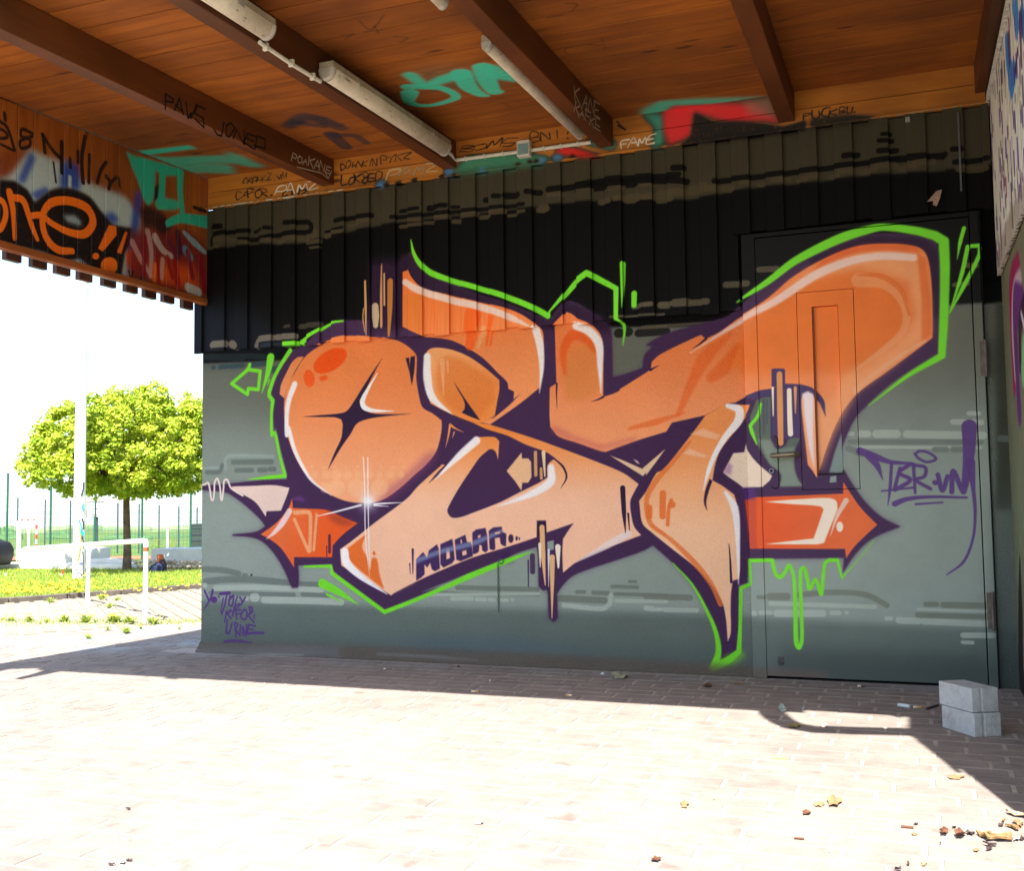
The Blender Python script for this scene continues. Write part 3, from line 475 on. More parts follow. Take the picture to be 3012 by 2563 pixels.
write(wc, 'B1', 'PAMZ', 1690, 1195, 1955, 1160, 48, 9, W2, .95, 11); write(wc, 'B2', 'PAMZ', 595, 915, 850, 880, 40, 7, (226, 186, 134), .85, 12); write(wc, 'B3', 'FAME', 200, 695, 366, 672, 36, 8, W2, .95, 13)
for i in range(20):                                # rough white edge of old sealing along the top of the boards
    x = 640 + i * 19 + random.uniform(-6, 6); y = 620 - .137 * (x - 632) - 3
    wc.stroke('S %f,%f %f,%f' % (x, y, x + random.uniform(6, 18), y - 2), random.uniform(2, 6), (226, 206, 180), 1, .9)
for i in range(14):
    x = 2560 + i * 24 + random.uniform(-8, 8); y = 620 - .1366 * (x - 632) + 2
    wc.stroke('S %f,%f %f,%f' % (x, y, x + random.uniform(4, 14), y - 2), random.uniform(1.5, 3.5), (200, 180, 150), 1, .7)
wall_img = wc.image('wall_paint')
# transparent above the boards: wood shows there (alpha channel kept for the strip)
strip_c = Canvas(wall_uv, WB[0], WB[1], 2.9, WB[3], 430)
y0 = int((2.9 - WB[2]) * 430)
cut = wc.img[y0:y0 + strip_c.h].copy(); base = np.array((64, 59, 46)) / 255.
dif = np.abs(cut[:, :, :3] - base).sum(2); cut[:, :, 3] = np.clip(dif * 6 - .05, 0, 1)
strip_c.img[:cut.shape[0]] = cut
strip_img = strip_c.image('strip_paint')

# valance on the left
fc = Canvas(lambda p: (on_x(p, XL)[1], on_x(p, XL)[2]), -2.2, .05, 2.2, 3.3, 420)
WT = (168, 190, 190); BL = (30, 60, 150); KK = (16, 12, 14)
P_ = lambda p, c, s=3, a=1.: fc.poly(p, c, s, a); S_ = lambda p, w, c, s=1.5, a=1.: fc.stroke(p, w, c, s, a)
P_('B4 -100,640! 100,560! 230,380 290,400 400,450 560,500 640,620! 800,680! 1000,760! 1120,900! 1130,1100! 1020,1480! 300,1230! -100,1120!', WT, 8, .9)
P_('B4 -100,640! 60,600! 200,420! 260,380! 120,380! -100,420!', (110, 36, 22), 8, .5)
P_('B4 240,400! 290,440! 200,640! 140,640! 180,540!', BL, 6, .8); P_('B4 500,480! 560,470! 640,520! 640,700! 480,690!', BL, 8, .9); P_('B4 250,730! 360,680! 400,700! 300,780!', BL, 5, .8); S_('B4 560,600 558,680', 30, WT, 4)
P_('B4 820,900! 900,880! 960,940! 900,980!', BL, 6, .8); P_('B4 1080,740! 1140,700! 1110,1000! 1060,1160! 1000,1200! 1050,1000!', BL, 6, .85); P_('B4 160,1040! 260,1060! 300,1180! 200,1120!', BL, 6, .8)
P_('B4 0,620! 120,630! 220,700! 280,800! 420,700 560,690 720,760 800,860 850,920! 900,980! 1060,1010! 1040,1120! 1000,1200! 970,1390! 760,1340! 640,1250! 500,1260 360,1200 240,1170 130,1150! -80,1100! -80,640!', KK, 4)
P_('B4 500,900! 600,900! 660,960! 640,990! 540,960!', WT, 5, .8)
OF = (228, 106, 20)
S_('B4 80,720 110,880 120,1090', (60, 50, 34), OF, 1); S_('B4 90,760 180,780 230,900 260,1000 300,1095', (50, 56, 50, 44, 34), OF, 1); S_('B4 -30,760 30,800 50,900 10,1010 -30,1020', 46, OF, 1)
S_('B4 230,910 330,905 420,970 560,1040 680,1050 745,960 700,850 560,790 420,800 350,880 345,1000 390,1110 470,1180 580,1190', (44, 50, 46, 52, 60, 66, 66, 60, 60, 52, 54, 60, 58, 44), OF, 1)
P_('B4 870,980! 930,990! 935,1060! 825,1195! 785,1170!', OF, 1); P_('B4 1000,1030! 1022,1040! 970,1215! 935,1200!', OF, 1); fc.dot('B4', 768, 1230, 28, OF); fc.dot('B4', 875, 1305, 68, OF)
P_('B4 1010,1200! 1060,1170! 1130,1260! 1090,1350! 1010,1290!', (236, 96, 20), 3)
P_('B4 1030,1040! 1200,1000! 1500,1010! 1660,1150! 1660,1560! 1200,1480! 1010,1380!', (110, 22, 30), 10, .85)
P_('B4 1180,1280! 1560,1300! 1600,1500! 1200,1440!', (214, 84, 24), 12, .85)
for p, w, c in (('B4 1060,1120 1130,1260 1210,1390', (50, 46, 30), (176, 130, 124)), ('B4 1180,1030 1210,1200 1200,1390', (50, 44, 30), (176, 140, 134)), ('B4 1240,1080 1300,1180 1370,1230', (60, 50, 40), (176, 160, 150)), ('B4 1360,1120 1420,1240', 40, (90, 30, 50)), ('B4 1300,1260 1290,1400', 40, (184, 140, 120)),
                ('B4 1470,1040 1550,1120 1640,1200', (30, 50, 30), (130, 160, 170)), ('B4 1480,1180 1520,1240', 60, (90, 130, 150)), ('B4 1600,1240 1640,1500', 50, (130, 10, 30)), ('B4 1500,1480 1590,1520', 60, (180, 180, 176)), ('B4 1420,1040 1440,1200', 44, (60, 20, 44)), ('B4 1400,1290 1420,1440', 50, (150, 20, 20)), ('B4 1240,1300 1230,1420', 30, (220, 100, 20)), ('B4 1340,1240 1380,1400', 36, (140, 24, 20)), ('B4 1500,1200 1540,1400', 40, (120, 20, 40)), ('B4 1160,1080 1150,1380', 34, (120, 20, 30)), ('B4 1260,1220 1270,1430', 26, (130, 20, 24))): S_(p, w, c, 3, .9)
P_('B4 1120,850! 1180,820! 1240,850! 1320,900! 1380,1000! 1300,1060! 1240,1000! 1150,1000!', (24, 14, 26), 5, .9)
TQ = (44, 176, 146)
P_('B4 1010,395! 1120,450! 1230,520 1240,650 1225,770 1190,830! 1160,800 1100,620 1050,500', TQ, 3); P_('B4 1240,700! 1300,760! 1400,780! 1470,820! 1400,860! 1260,860! 1240,800!', TQ, 3); S_('B4 1300,560 1290,780', 60, TQ, 2); S_('B4 1440,560 1440,700 1460,900', (60, 50, 46), TQ, 2); S_('B4 1120,470 1330,540 1450,560', (50, 70, 40), TQ, 5); S_('B4 1340,970 1440,930 1670,960', (46, 56, 80), TQ, 3)
P_('B4 1240,680! 1270,650! 1260,760! 1232,800!', (14, 14, 30), 2)
kk = lambda p, w, a=.95: S_(p, w, KK, 1.2, a)
for p, w in (('B4 40,90 45,140', 30), ('B4 0,150 60,200 120,380', 26), ('B4 0,210 50,240 60,280 0,290', 24), ('B4 0,330 110,385', 22), ('B4 260,250 180,215 170,270 240,300 235,350 170,365 165,310 260,270', 24), ('B4 345,260 360,400', 30), ('B4 340,260 430,390 480,440', 30), ('B4 495,320 498,560', 34), ('B4 625,390 625,480', 26), ('B4 680,280 655,450 665,640', 34), ('B4 715,420 710,640', 26), ('B4 850,480 810,540 780,640', 30), ('B4 850,590 880,640 870,690', 28), ('B4 880,650 930,600', 24), ('B4 560,450 565,520', 26), ('B4 430,480 450,640', 16), ('B4 950,600 960,680', 16), ('B4 1030,1350 1050,1410 1065,1350', 14), ('B4 1130,1400 1135,1440', 14), ('B4 1550,840 1640,870', 24)): kk(p, w)
for x in range(640, 720, 18): kk('B4 %d,1270 %d,1300' % (x, x + 6), 6)
P_('B4 1000,1400! 1200,1430! 1210,1480! 1040,1440!', (50, 100, 90), 6, .7)
valance_img = fc.image('valance_paint')

# ceiling scribbles (roof plane)
RZ = float(on_y((603, 530))[2])
cc = Canvas(lambda p: tuple(on_roof(p, RZ)[:2]), -4.5, .5, -2.9, .05, 330)
c_ = lambda p, w, c=TE, s=4, a=.9: cc.stroke(p, w, c, s, a)
cc.dot('B2', 930, 400, 230, (30, 110, 95), 22, .30, 60, .1)
c_('B2 700,470 700,520 800,535 930,500 930,480 870,450 800,440 690,440', (50, 26, 20, 26, 26, 30, 40, 40), s=3)
c_('B2 700,380 780,430 880,400 960,380', (40, 36, 50, 60), s=8); c_('B2 960,370 1000,440 1060,480 1090,485', (60, 50, 30, 18)); c_('B2 1070,340 1090,400 1130,465 1160,465', (60, 56, 40, 20)); c_('B2 1110,350 1160,380 1240,400', (60, 60, 40), s=9)
cc.poly('B1 760,930! 1150,885! 1200,905! 900,945!', TQ, 2.5); cc.poly('B1 780,935! 1000,960! 1380,945! 1440,990! 1200,1000! 1400,1000! 1440,1060! 1100,1050! 980,1020!', TQ, 5, .8); cc.poly('B1 1380,920! 1500,960! 1560,995! 1630,1015! 1540,1020! 1400,990!', TQ, 5, .8)
cc.poly('B3 300,510! 380,470! 560,458! 880,450! 900,470! 440,500! 380,560! 300,545!', TE, 6, .85); cc.poly('B3 410,520! 440,490! 600,485! 800,480! 600,520!', (220, 40, 46), 5, .85)
NV = (30, 34, 46)
c_('B2 90,640 170,590 350,650', (40, 50, 40), NV, 5, .7); c_('B2 110,620 260,640', 30, NV, 4, .7); c_('B2 300,680 380,750', (40, 30), NV, 2, .8); c_('B2 310,685 420,690 480,725', (30, 26, 20), NV, 2, .7); c_('B1 1780,750 1900,720 2060,760', (50, 60, 40), NV, 5, .5)
for p in ('B2 445,105 500,150 570,75', 'B2 470,160 560,150', 'B2 520,130 540,165', 'B2 350,180 420,170 370,195', 'B2 620,185 690,190 650,215', 'G4 1260,480 1250,530 1300,550', 'G4 1260,490 1500,450 1620,460', 'G4 1620,380 1660,490', 'G4 1620,385 1720,380', 'G4 620,1040 700,1090', 'B2 1490,15 1550,20 1520,60', 'B2 1400,90 1480,75'): c_(p, 7, (50, 26, 14), 1, .6)
ceil_img = cc.image('ceiling_paint')

# right-hand sheet and pillar wall, plane x = XR
XR = .44; XP = .462
rc = Canvas(lambda p: (on_x(p, XR)[1], on_x(p, XR)[2]), -3.1, .05, 1.95, 3.25, 300, (206, 200, 190))
for z, p, w, c in (('B7', '900,260 930,460 960,380', (26, 40, 14), (40, 110, 190)), ('B7', '945,0 960,120', 40, (50, 120, 200)), ('B7', '990,60 1004,170', 30, (40, 90, 170)), ('B7', '980,140 985,330', 26, (90, 50, 80)), ('B7', '965,300 950,420', 10, (60, 20, 60))):
    rc.stroke(z + ' ' + p, w, c, 1.5, .9)
rr = random.Random(5)
for i in range(260):
    y = rr.uniform(-2.2, .0); z = rr.uniform(2.08, 3.05); L = rr.uniform(.03, .12)
    a = rc; c = rr.choice([(70, 44, 110), (90, 60, 130), (60, 40, 90), (40, 36, 50), (150, 160, 110), (120, 60, 100)])
    x0 = (y - rc.u0) * rc.res; zz = (z - rc.v0) * rc.res
    class _I: pass
    m = np.zeros((int(L * rc.res) + 8, 30), np.float32); m[3:-3, 6:6 + rr.choice((5, 8, 14))] = 1; m = blur(m, 1.0)
    iy, ix = int(zz), int(x0)
    if iy + m.shape[0] < rc.h and ix + 30 < rc.w and iy > 0 and ix > 0: rc.comp(ix, iy, m, c, .8)
rc.stroke('B7 1010,1160 980,1240 900,1380 840,1600', (60, 50, 30, 20), (120, 100, 90), 3, .5)
sheet_img = rc.image('sheet_paint')
pc = Canvas(lambda p: (on_x(p, XP)[1], on_x(p, XP)[2]), -3.1, .02, -.02, 2.2, 260, (112, 112, 92))
pc.poly('S 2950,1250! 3100,1250! 3100,2100! 2950,2100!', (120, 134, 104), 20, .7)
for p, w, c in (('R 1040,390 980,480 960,700 975,1000 1000,1500', (90, 70, 44, 44, 50), (150, 20, 84)), ('R 1060,500 1010,560 985,700 985,1000 1010,1400', (70, 56, 40, 40, 40), (190, 170, 186)), ('R 1080,640 1020,700 1010,900 1020,1200 1050,1764', (60, 90, 80, 70, 70), (96, 36, 118)), ('R 1100,700 1060,900 1060,1300', (50, 50, 40), (46, 16, 50)), ('R 1070,780 1100,900', (14, 20), (230, 226, 230)), ('R 1101,1150 1090,1400', 60, (130, 190, 140)), ('J 960,500 965,900 970,1500 985,1700', (20, 60, 70, 90), (40, 28, 30)), ('J 940,1560 900,1650 850,1700', (40, 60, 40), (110, 40, 60))):
    pc.stroke(p, w, c, 2.5, .95)
pillar_img = pc.image('pillar_paint')
# ------------------------------------------------------------------ material helpers
def lin(c):
    out = []
    for v in c[:3]:
        v = v / 255.; out.append(v / 12.92 if v <= .04045 else ((v + .055) / 1.055) ** 2.4)
    return tuple(out) + (1.,)
class Mat:
    def __init__(s, name, rough=.8, spec=.3, metal=0.):
        s.m = bpy.data.materials.new(name); s.m.use_nodes = True; s.t = s.m.node_tree; s.n = s.t.nodes; s.l = s.t.links
        s.b = s.n['Principled BSDF']; s.b.inputs['Roughness'].default_value = rough; s.b.inputs['Specular IOR Level'].default_value = spec; s.b.inputs['Metallic'].default_value = metal
        g = s.n.new('ShaderNodeNewGeometry'); s.pos = g.outputs['Position']; s.geo = g
    def node(s, t, **kw):
        x = s.n.new(t)
        for k, v in kw.items(): setattr(x, k, v)
        return x
    def noise(s, scale, detail=4, rough=.6, vec=None, dist=0):
        x = s.n.new('ShaderNodeTexNoise'); x.inputs['Scale'].default_value = scale; x.inputs['Detail'].default_value = detail; x.inputs['Roughness'].default_value = rough; x.inputs['Distortion'].default_value = dist
        s.l.new(vec or s.pos, x.inputs['Vector']); return x.outputs['Fac']
    def mul(s, v, k):
        x = s.n.new('ShaderNodeVectorMath'); x.operation = 'MULTIPLY'; s.l.new(v, x.inputs[0]); x.inputs[1].default_value = k; return x.outputs[0]
    def add(s, v, k):
        x = s.n.new('ShaderNodeVectorMath'); x.operation = 'ADD'; s.l.new(v, x.inputs[0])
        if isinstance(k, tuple): x.inputs[1].default_value = k
        else: s.l.new(k, x.inputs[1])
        return x.outputs[0]
    def ramp(s, f, stops):
        r = s.n.new('ShaderNodeValToRGB'); e = r.color_ramp.elements
        while len(e) < len(stops): e.new(.5)
        for i, (p, c) in enumerate(stops):
            e[i].position = p; e[i].color = c if len(c) == 4 else tuple(c) + (1,)
        s.l.new(f, r.inputs[0]); return r.outputs[0]
    def mix(s, f, a, b, mode='MIX'):
        x = s.n.new('ShaderNodeMix'); x.data_type = 'RGBA'; x.blend_type = mode
        for i, v in ((0, f), (6, a), (7, b)):
            if isinstance(v, (int, float)): x.inputs[i].default_value = v
            elif isinstance(v, tuple): x.inputs[i].default_value = v if len(v) == 4 else v + (1,)
            else: s.l.new(v, x.inputs[i])
        return x.outputs[2]
    def math(s, op, a, b=None):
        x = s.n.new('ShaderNodeMath'); x.operation = op
        for i, v in ((0, a), (1, b)):
            if v is None: continue
            if isinstance(v, (int, float)): x.inputs[i].default_value = v
            else: s.l.new(v, x.inputs[i])
        return x.outputs[0]
    def color(s, c):
        if isinstance(c, tuple): s.b.inputs['Base Color'].default_value = c if len(c) == 4 else c + (1,)
        else: s.l.new(c, s.b.inputs['Base Color'])
        return s
    def bump(s, h, strength=.3, dist=.01):
        x = s.n.new('ShaderNodeBump'); x.inputs['Strength'].default_value = strength; x.inputs['Distance'].default_value = dist
        s.l.new(h, x.inputs['Height']); s.l.new(x.outputs[0], s.b.inputs['Normal']); return s
    def image(s, img, cv, u_axis, v_axis):
        """lay a painted canvas in its own plane, by position in the place"""
        sp = s.n.new('ShaderNodeSeparateXYZ'); s.l.new(s.pos, sp.inputs[0]); cb = s.n.new('ShaderNodeCombineXYZ')
        for i, (ax, lo, hi) in enumerate(((u_axis, cv.u0, cv.u0 + cv.w / cv.res), (v_axis, cv.v0, cv.v0 + cv.h / cv.res))):
            a = s.math('SUBTRACT', sp.outputs[ax], lo); s.l.new(s.math('MULTIPLY', a, 1 / (hi - lo)), cb.inputs[i])
        t = s.n.new('ShaderNodeTexImage'); t.image = img; t.extension = 'EXTEND'; t.interpolation = 'Cubic'; s.l.new(cb.outputs[0], t.inputs[0])
        return t.outputs[0], t.outputs[1]
def simple(name, c, rough=.7, spec=.3, metal=0., var=.15, scale=12.):
    m = Mat(name, rough, spec, metal); f = m.noise(scale)
    a = tuple(v * (1 - var) for v in c[:3]) + (1,); b = tuple(min(1, v * (1 + var)) for v in c[:3]) + (1,)
    m.color(m.ramp(f, [(.3, a), (.7, b)])); m.bump(m.noise(scale * 8), .15, .003); return m.m
def wood(name, axis, dark, light, paint=None, knots=True, rough=.55):
    """axis: grain direction 0/1/2"""
    m = Mat(name, rough, .35); k = [8., 8., 8.]; k[axis] = .8
    oi = m.n.new('ShaderNodeObjectInfo'); rnd = oi.outputs['Random']
    cb = m.n.new('ShaderNodeCombineXYZ')
    for i in range(3): m.l.new(m.math('MULTIPLY', rnd, 37.0 + 11 * i), cb.inputs[i])
    base = m.add(m.pos, cb.outputs[0])
    f = m.noise(1.6, 6, .65, m.mul(base, tuple(k)), .6)
    col = m.ramp(f, [(.2, dark), (.5, tuple((a + b) / 2 for a, b in zip(dark, light))), (.82, light)])
    big = m.noise(1.1, 3, .6)
    col = m.mix(m.math('MULTIPLY', m.ramp(big, [(.42, (0, 0, 0, 1)), (.7, (1, 1, 1, 1))]), .6), col, tuple(v * .36 for v in dark[:3]) + (1,))
    shift = m.math('MULTIPLY', m.math('SUBTRACT', rnd, .5), .28)
    hs = m.n.new('ShaderNodeHueSaturation'); hs.inputs['Saturation'].default_value = 1.0; m.l.new(m.math('ADD', shift, 1.0), hs.inputs['Value']); m.l.new(col, hs.inputs['Color']); col = hs.outputs[0]
    if knots:
        v = m.n.new('ShaderNodeTexVoronoi'); kk = [9., 9., 9.]; kk[axis] = 2.6; m.l.new(m.mul(base, tuple(kk)), v.inputs['Vector']); v.inputs['Scale'].default_value = .8
        col = m.mix(m.ramp(v.outputs['Distance'], [(.05, (.9, .9, .9, 1)), (.13, (0, 0, 0, 1))]), col, tuple(x * .25 for x in dark[:3]) + (1,))
    if paint:
        img, cv, ua, va = paint; ic, ia = m.image(img, cv, ua, va)
        wear = m.ramp(m.noise(40, 4, .7), [(.25, (.7, .7, .7, 1)), (.45, (1, 1, 1, 1))])
        col = m.mix(m.math('MULTIPLY', ia, wear), col, ic)
    m.color(col); m.bump(f, .18, .004); return m.m
WD, WLT = (.15, .034, .002, 1), (.39, .115, .007, 1)

# painted plaster
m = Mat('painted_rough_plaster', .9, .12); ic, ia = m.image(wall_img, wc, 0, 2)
gr = m.noise(105, 6, .85); st = m.noise(3.0, 5, .6)
col = m.mix(.22, ic, m.ramp(gr, [(.34, (.2, .2, .22, 1)), (.62, (1.12, 1.12, 1.12, 1))]), 'MULTIPLY')
col = m.mix(.18, col, m.ramp(st, [(.3, (.55, .57, .56, 1)), (.65, (1, 1, 1, 1))]), 'MULTIPLY')
m.color(col); m.bump(m.math('ADD', m.noise(110, 4, .7), m.math('MULTIPLY', m.noise(26, 3), 1.1)), 1.0, .010); M_plaster = m.m
# painted smooth timber boards
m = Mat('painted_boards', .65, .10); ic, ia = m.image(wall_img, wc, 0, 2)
gr = m.noise(2., 5, .7, m.mul(m.pos, (60., 60., 1.5)))
oi = m.n.new('ShaderNodeObjectInfo')
col = m.mix(.28, ic, m.ramp(gr, [(.3, (.45, .42, .4, 1)), (.65, (1, 1, 1, 1))]), 'MULTIPLY')
v = m.n.new('ShaderNodeTexVoronoi'); v.inputs['Scale'].default_value = 9; m.l.new(m.pos, v.inputs['Vector'])
col = m.mix(m.ramp(v.outputs['Distance'], [(.0, (1, 1, 1, 1)), (.035, (0, 0, 0, 1))]), col, (.01, .01, .01, 1))
m.color(col); m.bump(gr, .2, .004); M_board = m.m
# painted steel door
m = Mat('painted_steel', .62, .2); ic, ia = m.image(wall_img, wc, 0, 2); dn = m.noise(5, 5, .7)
col = m.mix(.22, ic, m.ramp(dn, [(.32, (.55, .55, .55, 1)), (.6, (1, 1, 1, 1))]), 'MULTIPLY')
m.color(col); m.bump(m.noise(60, 3), .06, .002); M_door = m.m
M_gap = simple('dark_gap', (.012, .012, .014), .8)
M_strip = wood('pine_strip', 0, (.27, .08, .009, 1), (.60, .225, .03, 1), (strip_img, strip_c, 0, 2))
M_plank = wood('stained_ceiling_planks', 0, WD, WLT, (ceil_img, cc, 0, 1), True, .8)
M_raft = wood('dark_stained_rafter', 1, (.06, .016, .004, 1), (.15, .042, .008, 1), None, False)
M_val = wood('stained_valance', 2, (.2, .045, .006, 1), (.5, .14, .018, 1), (valance_img, fc, 1, 2))
M_ledge = wood('ledger_wood', 1, (.20, .04, .008, 1), (.5, .15, .03, 1), None, False)
M_batten = wood('brown_batten', 2, (.035, .014, .01, 1), (.09, .035, .02, 1), None, False)
m = Mat('sheet_metal_tagged', .6, .35); ic, ia = m.image(sheet_img, rc, 1, 2)
col = m.mix(.5, ic, m.ramp(m.noise(3, 6, .7, m.mul(m.pos, (1., 9., 1.2))), [(.3, (.42, .4, .34, 1)), (.62, (1, 1, 1, 1))]), 'MULTIPLY'); m.color(col); M_sheet = m.m
m = Mat('pillar_plaster', .85, .25); ic, ia = m.image(pillar_img, pc, 1, 2)
col = m.mix(.4, ic, m.ramp(m.noise(9, 6, .7), [(.3, (.45, .45, .4, 1)), (.62, (1, 1, 1, 1))]), 'MULTIPLY'); m.color(col); m.bump(m.noise(90, 4), .4, .005); M_pillar = m.m
# paving
def paver_mat(name):
    m = Mat(name, .9, .2); oi = m.n.new('ShaderNodeObjectInfo'); f = m.noise(7, 6, .7); f2 = m.noise(1.3, 4, .6); f3 = m.noise(160, 3, .6)
    col = m.ramp(f, [(.2, (.175, .142, .125, 1)), (.5, (.25, .21, .182, 1)), (.8, (.31, .265, .225, 1))])
    v = m.n.new('ShaderNodeTexWhiteNoise'); v.noise_dimensions = '2D'
    sn = m.n.new('ShaderNodeVectorMath'); sn.operation = 'FLOOR'; m.l.new(m.mul(m.pos, (4.1, 9.52, 0.)), sn.inputs[0]); m.l.new(sn.outputs[0], v.inputs['Vector'])
    col = m.mix(.2, col, m.ramp(v.outputs['Value'], [(0., (.62, .6, .62, 1)), (1., (1, 1, 1, 1))]), 'MULTIPLY')
    col = m.mix(.45, col, m.ramp(f2, [(.35, (.62, .64, .68, 1)), (.62, (1, 1, 1, 1))]), 'MULTIPLY')
    col = m.mix(.3, col, m.ramp(f3, [(.3, (.5, .5, .5, 1)), (.7, (1, 1, 1, 1))]), 'MULTIPLY')
    # thin overspray of grey paint and trodden dust near the foot of the wall
    sp = m.n.new('ShaderNodeSeparateXYZ'); m.l.new(m.pos, sp.inputs[0])
    near = m.ramp(m.math('ADD', m.math('MULTIPLY', sp.outputs[1], 1.), 1.), [(.72, (0, 0, 0, 1)), (.98, (1, 1, 1, 1))])
    blot = m.ramp(m.noise(2.2, 5, .7), [(.46, (0, 0, 0, 1)), (.62, (1, 1, 1, 1))])
    col = m.mix(m.math('MULTIPLY', m.math('MULTIPLY', near, blot), .55), col, (.30, .36, .38, 1))
    col = m.mix(m.math('MULTIPLY', m.ramp(m.noise(5.3, 4, .6), [(.62, (0, 0, 0, 1)), (.7, (1, 1, 1, 1))]), .5), col, (.10, .07, .06, 1))
    m.color(col); m.bump(m.math('ADD', f, m.math('MULTIPLY', f3, .4)), .5, .006); return m.m
M_paver = paver_mat('worn_clinker')
M_joint = simple('sand_joint', (.33, .29, .245), .95, .1, 0, .25, 30)
M_grey = None

# ------------------------------------------------------------------ object helpers
COL = scene.collection
class MB:
    def __init__(s): s.v = []; s.f = []
    def box(s, x0, x1, y0, y1, z0, z1):
        b = len(s.v); s.v += [(x, y, z) for z in (z0, z1) for y in (y0, y1) for x in (x0, x1)]
        s.f += [tuple(b + i for i in q) for q in ((0, 2, 3, 1), (4, 5, 7, 6), (0, 1, 5, 4), (2, 6, 7, 3), (0, 4, 6, 2), (1, 3, 7, 5))]; return s
    def hexa(s, P):
        b = len(s.v); s.v += [tuple(p) for p in P]
        s.f += [tuple(b + i for i in q) for q in ((0, 2, 3, 1), (4, 5, 7, 6), (0, 1, 5, 4), (2, 6, 7, 3), (0, 4, 6, 2), (1, 3, 7, 5))]; return s
    def tube(s, pts, r, n=10, caps=True):
        pts = [Vector(p) for p in pts]; R = r if hasattr(r, '__len__') else [r] * len(pts); b = len(s.v); up = None
        for i, p in enumerate(pts):
            d = (pts[min(i + 1, len(pts) - 1)] - pts[max(i - 1, 0)]).normalized()
            if up is None: up = Vector((0, 0, 1)) if abs(d.z) < .9 else Vector((1, 0, 0))
            a = d.cross(up).normalized(); c = a.cross(d).normalized(); up = c
            for k in range(n):
                t = 2 * math.pi * k / n; q = p + (a * math.cos(t) + c * math.sin(t)) * R[i]; s.v.append(tuple(q))
        for i in range(len(pts) - 1):
            for k in range(n):
                k2 = (k + 1) % n; s.f.append((b + i * n + k, b + i * n + k2, b + (i + 1) * n + k2, b + (i + 1) * n + k))
        if caps: s.f.append(tuple(b + k for k in range(n))[::-1]); s.f.append(tuple(b + (len(pts) - 1) * n + k for k in range(n)))
        return s
    def prism(s, poly, axis, a, b_):
        """poly of 2D points extruded along axis from a to b_"""
        n = len(poly); b = len(s.v)
        for t in (a, b_):
            for p in poly:
                q = [p[0], p[1]]; q.insert(axis, t); s.v.append(tuple(q))
        s.f.append(tuple(b + i for i in range(n))[::-1]); s.f.append(tuple(b + n + i for i in range(n)))
        for i in range(n): j = (i + 1) % n; s.f.append((b + i, b + j, b + n + j, b + n + i))
        return s
    def mesh(s, name, mat, smooth_=False):
        me = bpy.data.meshes.new(name); me.from_pydata(s.v, [], s.f); me.materials.append(mat)
        bm = bmesh.new(); bm.from_mesh(me); bmesh.ops.recalc_face_normals(bm, faces=bm.faces); bm.to_mesh(me); bm.free()
        if smooth_:
            for p in me.polygons: p.use_smooth = True
        return me
    def build(s, name, mat, parent=None, bevel=0, smooth_=False, seg=2):
        o = bpy.data.objects.new(name, s.mesh(name, mat, smooth_)); COL.objects.link(o)
        if parent: o.parent = parent; o.matrix_parent_inverse = Matrix.Identity(4); o.location = -Vector(world_loc(parent))
        if bevel:
            b = o.modifiers.new('edge', 'BEVEL'); b.width = bevel; b.segments = seg; b.limit_method = 'ANGLE'; b.angle_limit = math.radians(40)
        if smooth_: me_smooth(o)
        return o
def me_smooth(o):
    e = o.modifiers.new('wn', 'WEIGHTED_NORMAL') if False else None
    try: o.data.set_sharp_from_angle(angle=math.radians(40))
    except Exception: pass
def world_loc(o):
    l = Vector(o.location)
    while o.parent: o = o.parent; l += Vector(o.location)
    return l
def tag(o, label=None, cat=None, group=None, kind=None):
    for k, v in (('label', label), ('category', cat), ('group', group), ('kind', kind)):
        if v: o[k] = v
    return o
def thing(name, label, cat, loc=(0, 0, 0), group=None):
    o = bpy.data.objects.new(name, None); COL.objects.link(o); o.location = loc; o.empty_display_size = .1
    return tag(o, label, cat, group, 'thing')
def copy_tree(o, parent=None):
    c = o.copy(); COL.objects.link(c); c.parent = parent
    for ch in list(o.children): copy_tree(ch, c)
    return c
def rel(p, k): return tuple(p[i] + k[i] for i in range(3))

# ------------------------------------------------------------------ back wall
TOPZ = float(on_y((1700, 474))[2]); BOTZ = float(on_y((1253, 991))[2])
XB = [float(on_y((px, py))[0]) for px, py in ((670.9, 1040), (1750.5, 950))]
PITCH = (XB[1] - XB[0]) / 14.0
DOORX0 = float(on_y((2203, 1300))[0]); DOORX1 = float(on_y((2917, 1500))[0]); DOORZ = float(on_y((2205, 690))[2])
DX0 = float(on_y((2218, 1500))[0]); DX1 = float(on_y((2892, 1500))[0])
wall = thing('graffiti_wall', 'long grey back wall carrying the big orange graffiti piece under the timber roof', 'wall')
XW0 = float(on_y((594, 1500))[0])
pl = MB()
pl.box(XW0, DOORX0, 0, .24, .0, BOTZ + .06)
pl.box(DOORX1, .51, 0, .24, .0, BOTZ + .06)
pl.box(XW0 + .09, .51, .03, .24, BOTZ + .06, 3.19)
pl.box(DOORX0, DOORX1, .10, .24, 0, BOTZ + .06)
pl.build('plaster', M_plaster, wall)
# flared concrete foot
ft = MB(); ft.hexa([(XW0 - .04, -.010, 0), (DOORX0 - .004, -.006, 0), (XW0 - .055, .24, 0), (DOORX0 - .004, .24, 0), (XW0 - .002, -.004, .075), (DOORX0 - .004, -.004, .055), (XW0 - .002, .238, .075), (DOORX0 - .004, .238, .055)])
ft.build('wall_foot', M_plaster, wall)
